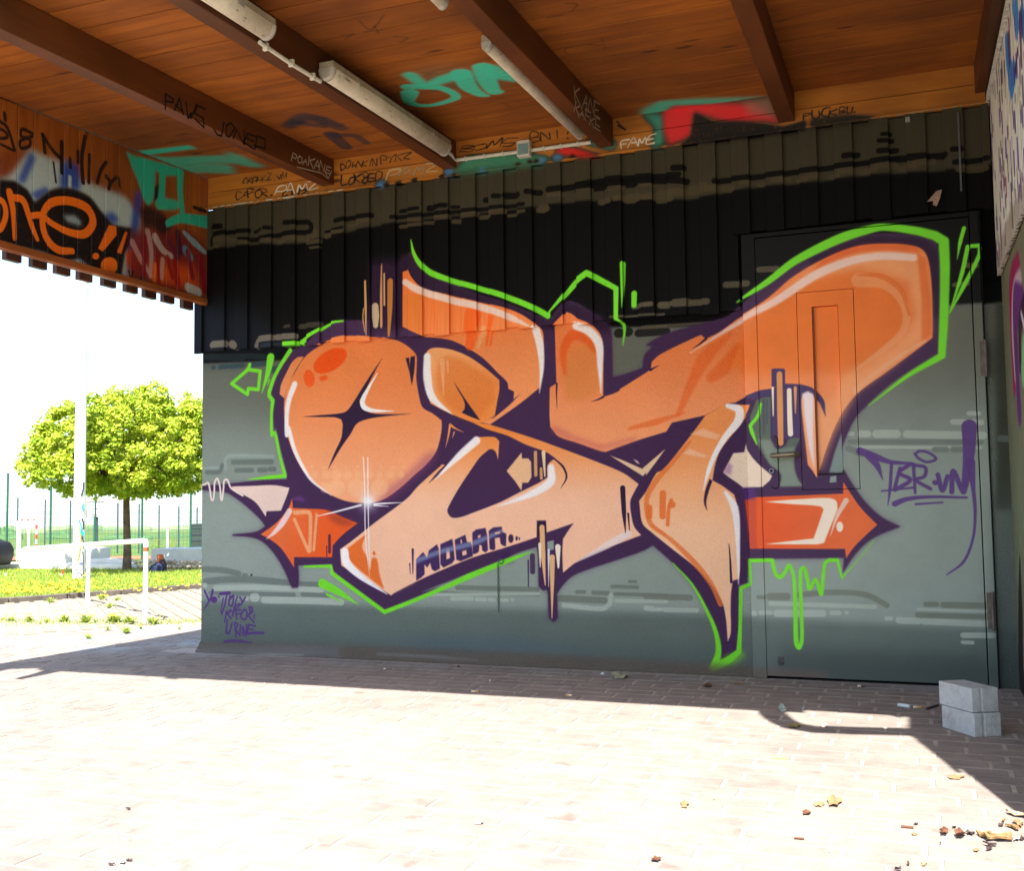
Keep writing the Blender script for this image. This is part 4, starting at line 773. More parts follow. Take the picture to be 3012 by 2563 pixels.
# board on board cladding: recessed boards behind, proud boards in front
k = 0; x = XB[0] - PITCH * 1
first = XB[0] - PITCH
i = -1
HW = PITCH * .53
while True:
    xr = XB[0] + i * PITCH
    if xr - HW > .43: break
    over = xr - HW * .5 > DOORX0 - .01
    zb = (DOORZ if over else BOTZ) + random.uniform(-.006, .008)
    x1 = min(xr, .435); x0 = max(xr - HW, XW0 - .04)
    if x1 - x0 > .01: MB().box(x0, x1, -.046, -.022, zb, TOPZ + random.uniform(-.003, .002)).build('front_board', M_board, wall, .0025, seg=1)
    rb0, rb1 = xr - .004, min(xr + PITCH - HW + .012, .435)
    if rb1 - rb0 > .01 and rb0 < .43:
        over2 = (rb0 + rb1) / 2 > DOORX0 - .01
        zb2 = (DOORZ if over2 else BOTZ) + .012 + random.uniform(-.004, .004)
        MB().box(rb0 - .012, rb1 + .012, -.0215, -.001, zb2, TOPZ - .006).build('back_board', M_board, wall, .002, seg=1)
    i += 1
    if i > 60: break
# pine strip over the boards (two boards, joint between)
zs = (TOPZ + .003, TOPZ + (RZ - TOPZ) * .52)
MB().box(XL + .004, .425, -.030, -.002, zs[0], zs[1] - .002).build('pine_board', M_strip, wall, .003, seg=1)
MB().box(XL + .004, .425, -.024, -.002, zs[1] + .002, RZ + .012).build('pine_board', M_strip, wall, .003, seg=1)
MB().box(XL + .004, .425, -.052, -.031, TOPZ - .002, TOPZ + .008).build('capping_lath', M_strip, wall)
# thin pale drip marks and fixings on the boards: small metal strap, clip
MB().box(*[float(on_y((2822, 470))[0]) + a for a in (-.004, .004)], -.058, -.047, float(on_y((2822, 570))[2]), float(on_y((2822, 340))[2])).build('metal_strap', simple('galvanised', (.10, .10, .11), .6, .3, .2), wall)
clip_p = on_y((2670, 352), -.05); MB().box(clip_p[0] - .012, clip_p[0] + .012, -.06, -.046, clip_p[2] - .014, clip_p[2] + .014).build('clip', simple('pale_clip', (.22, .2, .17)), wall, .002)
# torn poster scrap
sc = MB(); sp_ = [on_y(zp('B7', x, y), -.055) for x, y in ((445, 1165), (500, 1100), (530, 1095), (520, 1140), (500, 1190), (478, 1185), (480, 1160))]
b0 = len(sc.v); sc.v += [tuple(p + np.array((0, random.uniform(-.012, .004), 0))) for p in sp_]; sc.f.append(tuple(range(len(sp_))))
so = sc.build('paper_scrap', simple('old_paper', (.30, .20, .15), .9, .1, 0, .3, 60)); tag(so, 'torn brown paper scrap clinging to the black boards above the door', 'paper scrap')
mod = so.modifiers.new('s', 'SOLIDIFY'); mod.thickness = .002

# ------------------------------------------------------------------ steel door
door = thing('steel_door', 'tall painted steel door with arrow, lever handle and tall narrow hatch', 'door', ((DX0 + DX1) / 2, 0, 0))
D0 = float(on_y((2243, 1500), -.03)[0]); D1 = float(on_y((2884, 1500), -.03)[0]); DB = float(on_y((2400, 1995), -.03)[2]); DT = DOORZ - .035
HX0, HX1 = float(on_y((2395, 1150), -.03)[0]), float(on_y((2473, 1150), -.03)[0]); HZ0, HZ1 = float(on_y((2440, 1398), -.03)[2]), float(on_y((2430, 899), -.03)[2])
OX0, OX1 = float(on_y((2352, 1150), -.03)[0]), float(on_y((2519, 1150), -.03)[0]); OZ0, OZ1 = float(on_y((2440, 1439), -.03)[2]), float(on_y((2430, 856), -.03)[2])
gp = .0035
lf = MB(); yf, yb = -.03, .02
lf.box(D0, OX0 - gp, yf, yb, DB, DT); lf.box(OX1 + gp, D1, yf, yb, DB, DT); lf.box(OX0 - gp, OX1 + gp, yf, yb, DB, OZ0 - gp); lf.box(OX0 - gp, OX1 + gp, yf, yb, OZ1 + gp, DT)
lf.build('leaf', M_door, door)
MB().box(D0 + .01, D1 - .01, .022, .03, DB + .005, DT - .01).build('leaf_back', M_gap, door)
hp = MB(); hp.box(OX0, HX0, yf - .001, yb, OZ0, OZ1); hp.box(HX1, OX1, yf - .001, yb, OZ0, OZ1); hp.box(HX0, HX1, yf - .001, yb, OZ0, HZ0); hp.box(HX0, HX1, yf - .001, yb, HZ1, OZ1)
ho = hp.build('hatch_frame', M_door, door)
MB().box(HX0 + .006, HX1 - .003, yf + .018, yb - .004, HZ0 + .008, HZ1 - .003).build('hatch_panel', M_door, ho)
M_rust = simple('rust_red_edge', (.20, .05, .02), .8, .2)
MB().box(HX0 + .0005, HX0 + .010, yf + .002, yf + .017, HZ0 + .008, HZ1 - .003).build('hatch_edge', M_rust, ho)
MB().box(HX0 + .011, HX1 - .001, yf + .004, yf + .017, HZ0 + .001, HZ0 + .009).build('hatch_gap_shade', M_gap, ho)  # dark strip put in as the shadow gap along the hatch bottom
MB().box(DX0 - .025, D0 - .0015, -.036, .09, .0, DT + .03).build('jamb', M_door, door, .003)
MB().box(D1 + .006, DX1 + .035, -.036, .09, .0, DT + .03).build('jamb', M_door, door, .003)
MB().box(D0 - .004, D1 + .006, -.036, .09, DT + .006, DT + .03).build('head', M_door, door, .003)
MB().box(D0 - .003, D1 + .005, -.010, .09, .0, DB - .012).build('threshold', M_gap, door)
MB().box(DOORX0 - .006, DX0 - .026, -.012, .02, 0, DOORZ).build('seal', M_door, door)
MB().box(DX1 + .036, DOORX1 + .004, -.012, .02, 0, DOORZ).build('seal', M_gap, door)
M_iron = simple('dull_iron', (.11, .10, .085), .45, .5, .5); M_maroon = simple('dark_maroon_knob', (.04, .008, .012), .45, .5)
hd = on_y((2345, 1337), -.03)
he = on_y((2266, 1341), -.08)
hm_ = MB().tube([(hd[0], -.038, hd[2]), (hd[0], -.07, hd[2]), (hd[0] - .012, -.082, hd[2]), (he[0] + .01, -.084, he[2]), (he[0], -.082, he[2])], [.012, .012, .014, .0135, .009], 12)
hob = hm_.build('handle', simple('worn_brass_grey', (.22, .18, .12), .4, .5, .7), door, smooth_=True)
MB().tube([(hd[0], -.031, hd[2]), (hd[0], -.040, hd[2])], .017, 16).build('handle_rose', M_maroon, hob, smooth_=True)
rp = []                                            # keyhole plate outline: a thin raised bead
z0_, z1_ = float(on_y((2275, 1438), -.03)[2]), float(on_y((2275, 1283), -.03)[2]); xa, xb_ = float(on_y((2258, 1350), -.03)[0]), float(on_y((2289, 1360), -.03)[0])
for t in range(9): a = math.pi / 2 - math.pi / 2 * t / 8; rp.append(((xb_ - .02) + .02 * math.cos(a), -.032, z1_ - .02 + .02 * math.sin(a)))
for t in range(13): a = -math.pi * t / 12 * .9; rp.append(((xb_ - .02) + .02 * math.cos(a), -.032, z0_ + .02 + .02 * math.sin(a)))
MB().tube(rp, .003, 6).build('plate_bead', M_gap, door, smooth_=True)
kn = on_y((2270, 1386), -.03); lkc = MB().tube([(kn[0], -.03, kn[2]), (kn[0], -.047, kn[2])], .013, 14).build('lock_cylinder', simple('lock_metal', (.16, .16, .2), .3, .5, .8), door, smooth_=True)
MB().tube([(kn[0], -.047, kn[2]), (kn[0], -.049, kn[2])], .0085, 12).build('lock_core', M_gap, lkc, smooth_=True)
bk = on_y((2297, 1944), -.03); bo = MB(); bo.box(bk[0] - .016, bk[0] + .016, -.034, -.0305, bk[2] - .019, bk[2] + .019); bo.box(bk[0] - .011, bk[0] + .011, -.055, -.035, bk[2] - .016, bk[2] - .011)
bo.build('floor_latch', simple('latch_steel', (.05, .05, .05), .5, .4, .3), door, .001)
for (pa, pb) in (((2897, 1000), (2904, 1108)), ((2918, 1742), (2926, 1855))):
    a = on_y(pa, -.04); b = on_y(pb, -.04)
    hg = MB(); hg.tube([(a[0], -.048, b[2]), (a[0], -.048, a[2])], .0085, 10); hg.box(a[0] - .026, a[0], -.041, -.037, b[2] + .005, a[2] - .005); hg.build('hinge', simple('rusty_hinge', (.12, .10, .08), .6, .4, .4, .4, 30), door)
# small ring and chain stub hanging on the wall
cr = on_y((1472, 1652), -.02); chn = thing('wall_chain', 'thin painted over chain hanging from a ring under the small purple lettering', 'chain', (cr[0], 0, cr[2]))
ringp = [(cr[0] + .014 * math.cos(a), -.012, cr[2] + .014 * math.sin(a)) for a in [i * math.pi / 8 for i in range(17)]]
M_ch = simple('painted_chain', (.05, .09, .06), .5, .4, .3)
MB().tube(ringp, .003, 6).build('ring', M_ch, chn, smooth_=True)
ch = MB(); zc = cr[2] - .014; zend = float(on_y((1463, 1790), -.02)[2]); i = 0; cx0 = float(on_y((1463, 1700), -.02)[0])
while zc > zend:
    lp = [((cx0 + .0055 * math.cos(a)) if i % 2 == 0 else cx0, -.008 if i % 2 == 0 else -.008 + .0055 * math.cos(a), zc - .012 + .013 * math.sin(a)) for a in [q * math.pi / 5 for q in range(11)]]
    ch.tube(lp, .0018, 5); zc -= .020; i += 1
ch.build('chain_links', M_ch, chn, smooth_=True)

# ------------------------------------------------------------------ roof: planks, rafters, overhang
roof = thing('timber_roof', 'stained plank roof on dark rafters covering the graffiti corner', 'roof')
YF = -2.74
def rz(y): return RZ + SL * y
y = -.004; n = 0
while y > -2.86:
    w = .187; y2 = max(y - w, -2.86)
    P = [(x, yy, rz(yy) + dz) for dz in (0, .022) for yy in (y2 + .004, y - .004) for x in (XL + .004 if y > -9 else 0, .434)]
    if y2 >= YF - .01:
        MB().hexa(P).build('ceiling_plank', M_plank, roof, .0015, seg=1)
    y = y2; n += 1
    if n > 40 or y <= -2.86: break
MB().hexa([(x, yy, rz(yy) + dz) for dz in (.023, .04) for yy in (YF, .3) for x in (-4.8, .46)]).build('roof_deck', M_gap, roof)
# overhang and front edge; plan traced from where its shadow falls
def sh(px, py, z): q = on_z((px, py)); return (q[0] - SUN_A * z, q[1] - SUN_B * z)
zf = 3.07
fr = [(XL - .32, .3), (XL - .34, -1.25), (XL - .44, YF - .1), (XL - .44, -3.35), (XL - .16, -3.35), (XL - .20, YF - .15), (XL + .1, YF), (-.20, YF + .02), (.0, YF + .02), (.15, -2.64), (.16, -2.56), (.25, -2.54), (.36, -2.80), (.44, -2.86), (.46, .3)]
MB().prism(fr, 2, 3.245, 3.33).build('roof_cover', M_gap, roof)
MB().box(XL - .05, .0, YF - .03, YF, zf, 3.25).build('front_board', M_ledge, roof)
MB().box(.0, .43, YF + .06, YF + .09, zf, 3.25).build('front_board', M_ledge, roof)
# rain gutter pipe swinging out from the front edge to the side wall
q = [(-.17, -2.66, 3.0), (-.145, -2.78, 3.0), (-.10, -2.90, 3.0), (-.035, -3.01, 3.0), (.06, -3.06, 3.0), (.2, -3.04, 3.0), (.42, -3.0, 3.0), (.48, -2.99, 2.9), (.52, -2.99, 2.0), (.52, -2.99, .1)]
MB().tube(q, .062, 12).build('rain_pipe', simple('zinc_pipe', (.35, .36, .37), .5, .5, .6), roof, smooth_=True)
RX = [(-3.518, .088), (-2.652, .088), (-1.65, .088), (-.619, .088)]
for j, (x0, w) in enumerate(RX):
    zt = lambda yy: rz(yy) - .001
    zb = lambda yy: 3.037 + SL * yy
    P = [(x, yy, z(yy)) for z in (zb, zt) for yy in (YF + (.01 if j == 0 else .09), -.031) for x in (x0, x0 + w)]
    MB().hexa(P).build('rafter', M_raft, roof, .004)
P = [(x, yy, z(yy)) for z in (lambda t: 3.05 + SL * t, lambda t: rz(t) - .001) for yy in (YF + .09, -.031) for x in (.375, .4385)]
MB().hexa(P).build('rafter', M_raft, roof, .004)
# lettering scratched and sprayed on rafter flanks
def mark(obj_name, parent, pts, r, mat): return MB().tube(pts, r, 5).build(obj_name, mat, parent)
M_wpaint = simple('dry_white_marker', (.55, .46, .36), .8); M_kpaint = simple('dry_black_marker', (.012, .008, .006), .8)
def flank(z, s, X, w, mat, r=.0028):
    mb = MB()
    for st_ in s.split('|'):
        P = [on_x(zp(z, *map(float, a.split(','))), X) for a in st_.split()]
        P = [(X + .0012, p[1], p[2]) for p in P]
        for a, b in zip(P, P[1:]):
            a, b = Vector(a), Vector(b); d = (b - a)
            if d.length < 1e-4: continue
            d.normalize(); nrm = Vector((0, -d.z, d.y)) * (w / 2); e = d * w * .3; bb = len(mb.v)
            mb.v += [tuple(a - e - nrm), tuple(a - e + nrm), tuple(b + e + nrm), tuple(b + e - nrm)]; mb.f.append((bb, bb + 1, bb + 2, bb + 3))
    return mb.build('lettering', mat, roof)
def fl_text(z, txt, x0, y0, x1, y1, h, X, w, mat, seed):
    flank(z, '|'.join(' '.join('%.1f,%.1f' % p for p in st_) for st_ in text_strokes(txt, x0, y0, x1, y1, h, seed)), X, w, mat)
RF1, RF3 = RX[0][0] + RX[0][1], RX[2][0] + RX[2][1]
fl_text('B1', 'POAKANE', 1775, 972, 2015, 1062, 52, RF1, .007, M_wpaint, 21); flank('B1', '1810,1018 1960,1055 2000,1090|1975,1035 2000,1090 2022,1040', RF1, .006, M_wpaint)
fl_text('G4', 'KANE', 1345, 1040, 1610, 1210, 120, RF3, .008, M_wpaint, 22); fl_text('G4', 'KAFKE', 1345, 1130, 1610, 1340, 95, RF3, .008, M_wpaint, 23)
fl_text('B1', 'PAWS', 1000, 648, 1250, 770, 84, RF1, .011, M_kpaint, 24); fl_text('B1', 'JONED', 1300, 800, 1620, 930, 84, RF1, .011, M_kpaint, 25)

# ------------------------------------------------------------------ valance on the left
val = thing('side_valance', 'board valance hanging over the left opening, sprayed with orange letters and two exclamation marks', 'valance', (XL, -1.3, 2.3))
VZ0 = float(on_x((300, 800), XL)[2]); y = -.0
for i in range(24):
    y0 = y - .1095
    P = [(x, yy, z) for z in (0, 1) for yy in (y0 + .002, y - .002) for x in (XL - .02, XL - (.0015 if i % 3 else .003))]
    P = [(a, b, (VZ0 - .03) if c == 0 else rz(b) - .001) for a, b, c in P]
    MB().hexa(P).build('valance_board', M_val, val, .003, seg=1); y = y0
LZ1 = float(on_x((300, 795), XL)[2]); LZ0 = LZ1 - .038
MB().box(XL - .018, XL + .028, -2.62, -.052, LZ0, LZ1).build('ledger', M_ledge, val, .003)
for i, px in enumerate((9, 87, 158, 225, 297, 363, 419, 474, 531)):
    py = 709 + .302 * px + 22
    a = float(on_x((px, py), XL - .045)[1]); w = .105
    MB().box(XL - .055, XL - .022, a, a + w, LZ0 - .045 + random.uniform(-.006, .006), 3.15).build('outer_batten', M_batten, val, .002, seg=1)
for i in range(4):
    a = float(on_x((9, 733), XL - .045)[1]) - .2 * (i + 1)
    MB().box(XL - .055, XL - .022, a, a + .105, LZ0 - .045, 3.15).build('outer_batten', M_batten, val, .002, seg=1)
MB().box(XL - .0215, XL - .0205, -2.62, -.01, LZ0, 3.15).build('backing', M_batten, val)

# ------------------------------------------------------------------ right-hand wall with hanging sheet
rw = thing('side_wall', 'narrow side wall at the right with purple graffiti under a pale ribbed sheet', 'wall', (XP, -1.5, 0))
MB().box(XP, XP + .24, -3.05, .0, 0, 2.2).build('plaster', M_pillar, rw)
MB().box(XP + .02, XP + .24, -3.05, .0, 2.2, 3.25).build('upper_wall', M_pillar, rw)
sm = MB(); zs0 = float(on_x((2925, 835), XR)[2]); y = -.052; j = 0; prof = []
while y > -3.06:
    for dy, dx in ((0, 0), (.022, 0), (.030, .013), (.047, .013), (.055, 0)):
        prof.append((y - dy, XR + dx))
    y -= .0551
b = 0
rs = random.Random(3)
for (yy, xx) in prof:
    jag = zs0 - (.02 + rs.uniform(0, .012)) * 0 + rs.uniform(-.004, .004)
    sm.v += [(xx, yy, jag), (xx, yy, rz(yy) + .02), (xx + .004, yy, jag), (xx + .004, yy, rz(yy) + .02)]
for i in range(len(prof) - 1):
    a = i * 4; sm.f += [(a, a + 1, a + 5, a + 4), (a + 2, a + 6, a + 7, a + 3), (a, a + 4, a + 6, a + 2)]
sheet_o = sm.build('ribbed_sheet', M_sheet, rw)
tr = MB(); yy = -.06; M_white = simple('chipped_white', (.55, .52, .46), .8, .2, 0, .3, 40)
while yy > -2.7:
    L = rs.uniform(.02, .06); tr.box(XR - .014, XR - .001, yy - L, yy, 3.005 + SL * yy + rs.uniform(-.008, .004), 3.03 + SL * yy); yy -= L + rs.uniform(.004, .02)
tr.build('chipped_edge', M_white, sheet_o)
MB().hexa([(x, yy2, z + SL * yy2) for z in (3.031, 3.043) for yy2 in (-2.7, -.055) for x in (XR - .018, XR - .002)]).build('black_seal', M_gap, rw)

# ------------------------------------------------------------------ lamps, conduit, junction box
def dusty(name, c, dirt=.5):
    m = Mat(name, .45, .4); f = m.noise(9, 6, .75); f2 = m.noise(60, 4, .6, m.mul(m.pos, (1., .3, 1.)))
    col = m.ramp(f, [(.3, tuple(v * dirt for v in c)), (.6, c)]); col = m.mix(m.ramp(f2, [(.62, (0, 0, 0, 1)), (.72, (.8, .8, .8, 1))]), col, (.06, .04, .03, 1)); m.color(col); return m.m
M_tube = dusty('dusty_diffuser', (.60, .52, .40), .7); M_house = dusty('dusty_housing', (.40, .34, .25)); M_cap = dusty('grey_end_cap', (.42, .38, .33))
def lamp(label, x, y0, y1, w, h, zoff, grp='strip lamps under the roof'):
    zc = lambda yy: zoff + SL * yy
    L = thing('strip_lamp', label, 'ceiling lamp', (x, (y0 + y1) / 2, zc((y0 + y1) / 2)), grp)
    def body(mb, ya, yb, ww, hh, dz):
        n = 10; b = len(mb.v)
        for yy, s_ in ((ya, .82), (ya + .012, 1), (yb - .012, 1), (yb, .82)):
            for k in range(n):
                t = math.pi + math.pi * k / (n - 1); mb.v.append((x + ww / 2 * s_ * math.cos(t), yy, zc(yy) + dz + hh * s_ * math.sin(t)))
        for r in range(3):
            for k in range(n):
                k2 = (k + 1) % n; mb.f.append((b + r * n + k, b + r * n + k2, b + (r + 1) * n + k2, b + (r + 1) * n + k))
        mb.f.append(tuple(b + k for k in range(n))); mb.f.append(tuple(b + 3 * n + k for k in range(n))[::-1]); return mb
    body(MB(), y0 + .03, y1 - .03, w, h, 0).build('diffuser', M_tube, L, smooth_=True)
    for a, b_ in ((y0, y0 + .035), (y1 - .035, y1)): body(MB(), a, b_, w * 1.05, h * 1.06, .001).build('end_cap', M_cap, L, smooth_=True)
    P = [(xx, yy, zc(yy) + dz) for dz in (.0005, .035) for yy in (y0 + .004, y1 - .004) for xx in (x - w * .44, x + w * .44)]
    MB().hexa(P).build('housing', M_house, L, .004)
    for yy in (y0 + .25, y1 - .25):
        MB().box(x - w * .54, x + w * .54, yy - .01, yy + .01, zc(yy) - .012, zc(yy) + .012).build('clip', M_cap, L)
    return L
lamp('dirty strip lamp running out of the top edge of the photo', -2.505, -2.665, -2.14, .088, .056, 3.085)
lamp('dirty strip lamp beside the second rafter, its end at the conduit', -2.515, -1.66, -.30, .088, .056, 3.085)
lamp('slim strip lamp on the left flank of the rafter with white scribble', -1.698, -1.66, -.24, .055, .042, 3.072)
lamp('lamp end showing at the top edge by the third rafter', -1.70, -2.665, -2.10, .055, .042, 3.072)
M_pvc = simple('old_white_pvc', (.55, .52, .43), .5, .35, 0, .12, 20)
cd = thing('cable_conduit', 'thin white conduit linking the two dirty strip lamps', 'conduit', (-2.55, -1.9, 3.0))
MB().tube([(-2.545, -2.15, 3.03 + SL * -2.15), (-2.548, -1.9, 3.025 + SL * -1.9), (-2.55, -1.65, 3.03 + SL * -1.65)], .010, 10).build('pipe', M_pvc, cd, smooth_=True)
for yy in (-2.1, -1.9, -1.72): MB().box(-2.561, -2.535, yy - .007, yy + .007, 3.012 + SL * yy, 3.045 + SL * yy).build('saddle', M_pvc, cd, .002)
ca, cb_ = on_y((1345, 470), -.045), on_y((1738, 418), -.045)
cd2 = thing('wall_conduit', 'white conduit run along the pine strip through the grey junction box', 'conduit', (ca[0], -.045, ca[2]))
lm = on_y((1318, 455), -.12)
MB().tube([(lm[0] - .01, -.28, lm[2] + .01), (lm[0] + .02, -.12, lm[2]), (ca[0] - .02, -.05, ca[2] + .002), (ca[0], -.045, ca[2]), tuple(cb_)], .0115, 10).build('pipe', M_pvc, cd2, smooth_=True)
for px in (1370, 1425, 1480, 1600, 1650, 1700):
    c = on_y((px, 470 - .1323 * (px - 1345)), -.045); MB().box(c[0] - .005, c[0] + .005, -.058, -.031, c[2] - .013, c[2] + .012).build('saddle', M_pvc, cd2, .002)
jb = on_y((1544, 440), -.05); jx = thing('junction_box', 'square junction box with grey lid on the white conduit', 'junction box', (jb[0], -.03, jb[2]))
MB().box(jb[0] - .041, jb[0] + .041, -.085, -.031, jb[2] - .048, jb[2] + .05).build('box', M_pvc, jx, .006)
MB().box(jb[0] - .034, jb[0] + .034, -.089, -.0855, jb[2] - .040, jb[2] + .026).build('lid', simple('grey_lid', (.16, .26, .25), .5), jx, .002)
# ------------------------------------------------------------------ ground and paving
def sheet(name, pts, z, mat, kind='structure'):
    me = bpy.data.meshes.new(name); me.from_pydata([(p[0], p[1], z) for p in pts], [], [tuple(range(len(pts)))]); me.materials.append(mat)
    bm = bmesh.new(); bm.from_mesh(me); bmesh.ops.recalc_face_normals(bm, faces=bm.faces)
    for f in bm.faces:
        if f.normal.z < 0: f.normal_flip()
    bm.to_mesh(me); bm.free(); o = bpy.data.objects.new(name, me); COL.objects.link(o); o['kind'] = kind; return o
m = Mat('meadow', .95, .1); f = m.noise(.35, 6, .7); f2 = m.noise(14, 5, .7)
col = m.ramp(f, [(.3, (.05, .10, .02, 1)), (.55, (.09, .15, .035, 1)), (.75, (.15, .17, .06, 1))]); col = m.mix(.5, col, m.ramp(f2, [(.3, (.5, .5, .5, 1)), (.7, (1, 1, 1, 1))]), 'MULTIPLY'); m.color(col); M_field = m.m
# ground sheet to the horizon, falling away beyond the sports ground
gv = []; gf = []; dists = [0, 6, 12, 18, 24, 40, 70, 120, 200, 300, 500, 900]
for d in dists:
    for a in range(-100, 101, 10):
        t = math.radians(a) + .45; zz = -.02 if d <= 24 else -.02 - (d - 24) * .0172
        gv.append((-math.sin(t) * d + (0 if d else 0), math.cos(t) * d - 8.0, zz))
nn = 21
for i in range(len(dists) - 1):
    for j in range(nn - 1): gf.append((i * nn + j, i * nn + j + 1, (i + 1) * nn + j + 1, (i + 1) * nn + j))
gv += [(-40, -8, -.02), (40, -8, -.02), (40, -60, -.02), (-40, -60, -.02)]; b = len(gv) - 4; gf.append((b, b + 1, b + 2, b + 3))
me = bpy.data.meshes.new('ground'); me.from_pydata(gv, [], gf); me.materials.append(M_field)
bm = bmesh.new(); bm.from_mesh(me)
for f_ in bm.faces:
    f_.normal_update()
    if f_.normal.z < 0: f_.normal_flip()
bm.to_mesh(me); bm.free(); go = bpy.data.objects.new('ground', me); COL.objects.link(go); go['kind'] = 'structure'

PAVE = sheet('paving', [(-9.5, -14), (2.5, -14), (2.5, 3.5), (-4.0, 3.5), (-5.9, 1.2), (-7.2, -1.2), (-9.5, -3)], -.0025, M_joint)
def chamfer_mesh(name, lx, ly, mat, seed, h=.05, c=.0025):
    r = random.Random(seed); mb = MB(); j = lambda a: a + r.uniform(-.0012, .0012)
    x, y = lx / 2, ly / 2
    mb.v = [(j(-x), j(-y), -h), (j(x), j(-y), -h), (j(x), j(y), -h), (j(-x), j(y), -h)]
    t = [(-x, -y), (x, -y), (x, y), (-x, y)]
    mb.v += [(a, b_, -c) for a, b_ in t] + [(a * (1 - 2 * c / lx) + r.uniform(-.001, .001), b_ * (1 - 2 * c / ly), r.uniform(-.001, .001)) for a, b_ in t]
    mb.f = [(8, 9, 10, 11)] + [(i, (i + 1) % 4, 4 + (i + 1) % 4, 4 + i) for i in range(4)] + [(4 + i, 4 + (i + 1) % 4, 8 + (i + 1) % 4, 8 + i) for i in range(4)]
    return mb.mesh(name, mat)
LXp, LYp, GX, GY = .2445, .1052, .013, .006
def proj(p):
    v = AX @ (np.array(p, float) - CAM)
    return None if v[2] < .2 else (v[0] / v[2] * F + CX, v[1] / v[2] * F + CY, v[2])
cells = []
row = 0; y = -.055 - LYp / 2
ys = [(-.06 - LYp * (i + .5)) for i in range(0, 60)] + [(-.06 + LYp * (i + .5)) for i in range(0, 14)]
for row, y in enumerate(ys):
    off = (row % 2) * LXp / 2 + random.uniform(-.012, .012) + (0.07 if row % 5 == 0 else 0)
    x = -8.4 + off
    while x < .62:
        bd = -5.6 - .55 * (y - .0) if y > -1 else -8.5
        if not (y > -.06 and x > XW0 - .19) and x > (-5.9 + (y - 1.2) * .55 if y > -3 else -8.5):
            q = proj((x, y, 0)); vis = q and -60 < q[0] < 3070 and q[1] < 2620
            cells.append((x, y, (1e6 / q[2] ** 2) if vis else 0, bool(vis)))
        x += LXp
cells.sort(key=lambda c: -c[2])
near = [c for c in cells if c[3]][:290]; nearset = set((c[0], c[1]) for c in near)
variants = [chamfer_mesh('paver', LXp - GX, LYp - GY, M_paver, s) for s in range(6)]
for c in near:
    o = bpy.data.objects.new('paver', random.choice(variants)); COL.objects.link(o); o.parent = PAVE
    o.location = (c[0], c[1], random.uniform(-.0012, .0012)); o.rotation_euler = (random.uniform(-.004, .004), random.uniform(-.004, .004), random.uniform(-.006, .006))
mb = MB()
for (x, y, s_, v_) in cells:
    if (x, y) in nearset: continue
    hx, hy, z = (LXp - GX) / 2, (LYp - GY) / 2, random.uniform(-.001, .001); c = .0025; b = len(mb.v)
    mb.v += [(x - hx, y - hy, -.02), (x + hx, y - hy, -.02), (x + hx, y + hy, -.02), (x - hx, y + hy, -.02)]
    mb.v += [(x - hx + c, y - hy + c, z), (x + hx - c, y - hy + c, z), (x + hx - c, y + hy - c, z), (x - hx + c, y + hy - c, z)]
    mb.f += [(b + 4, b + 5, b + 6, b + 7)] + [(b + i, b + (i + 1) % 4, b + 4 + (i + 1) % 4, b + 4 + i) for i in range(4)]
ro = mb.build('paver_field', M_paver, PAVE); ro['kind'] = 'stuff'

# paler parking-bay paving further left, laid askew
m = Mat('pale_concrete_setts', .9, .15); f = m.noise(6, 5, .7); col = m.ramp(f, [(.3, (.18, .155, .12, 1)), (.7, (.235, .205, .155, 1))]); m.color(col); m.bump(m.noise(90), .3, .004); M_sett = m.m
kerbA, kerbB = on_z((-160, 1789)), on_z((640, 1728))
bay = [(-5.35, 2.2), (-5.9, 1.2), (-7.2, -1.2), (-9.5, -3), (-12, -4), tuple(kerbA[:2]), tuple(kerbB[:2]), (-3.5, 8)]
BAY = sheet('parking_bay', [(-14, -14), (-2, -14), (-2, 9), tuple(kerbB[:2]), tuple(kerbA[:2]), (-14, -4)], -.0095, simple('pale_sand', (.28, .25, .19), .95, .1, 0, .15, 20))
d1 = np.array((-.727, .687)); d2 = np.array((.687, .727)); o0 = np.array((-6.0, 2.0)); mb = MB()
import bisect
def inside(p, poly):
    r = False; n = len(poly)
    for i in range(n):
        a, b_ = poly[i], poly[(i + 1) % n]
        if (a[1] > p[1]) != (b_[1] > p[1]) and p[0] < (b_[0] - a[0]) * (p[1] - a[1]) / (b_[1] - a[1]) + a[0]: r = not r
    return r
polyb = [(-3.7, 6.0), (-4.2, 3.5), (-6.0, 1.25), (-7.3, -1.2), (-9.5, -2.95), (-13, -4.9), (-11.9, 1), tuple(kerbA[:2]), tuple(kerbB[:2])]
for i in range(-30, 50):
    for j in range(-40, 50):
        c = o0 + d2 * (i * .14) + d1 * (j * .205 + (i % 2) * .1)
        if not inside(c, polyb): continue
        b = len(mb.v); z = random.uniform(.0, .004)
        for dz in (-.02, z):
            for sa, sb in ((-1, -1), (1, -1), (1, 1), (-1, 1)):
                q_ = c + d2 * (.046 * sa) + d1 * (.098 * sb); mb.v.append((q_[0], q_[1], dz))
        mb.f += [(b + 4, b + 5, b + 6, b + 7)] + [(b + t_, b + (t_ + 1) % 4, b + 4 + (t_ + 1) % 4, b + 4 + t_) for t_ in range(4)]
so = mb.build('sett_field', M_sett, BAY); so['kind'] = 'stuff'
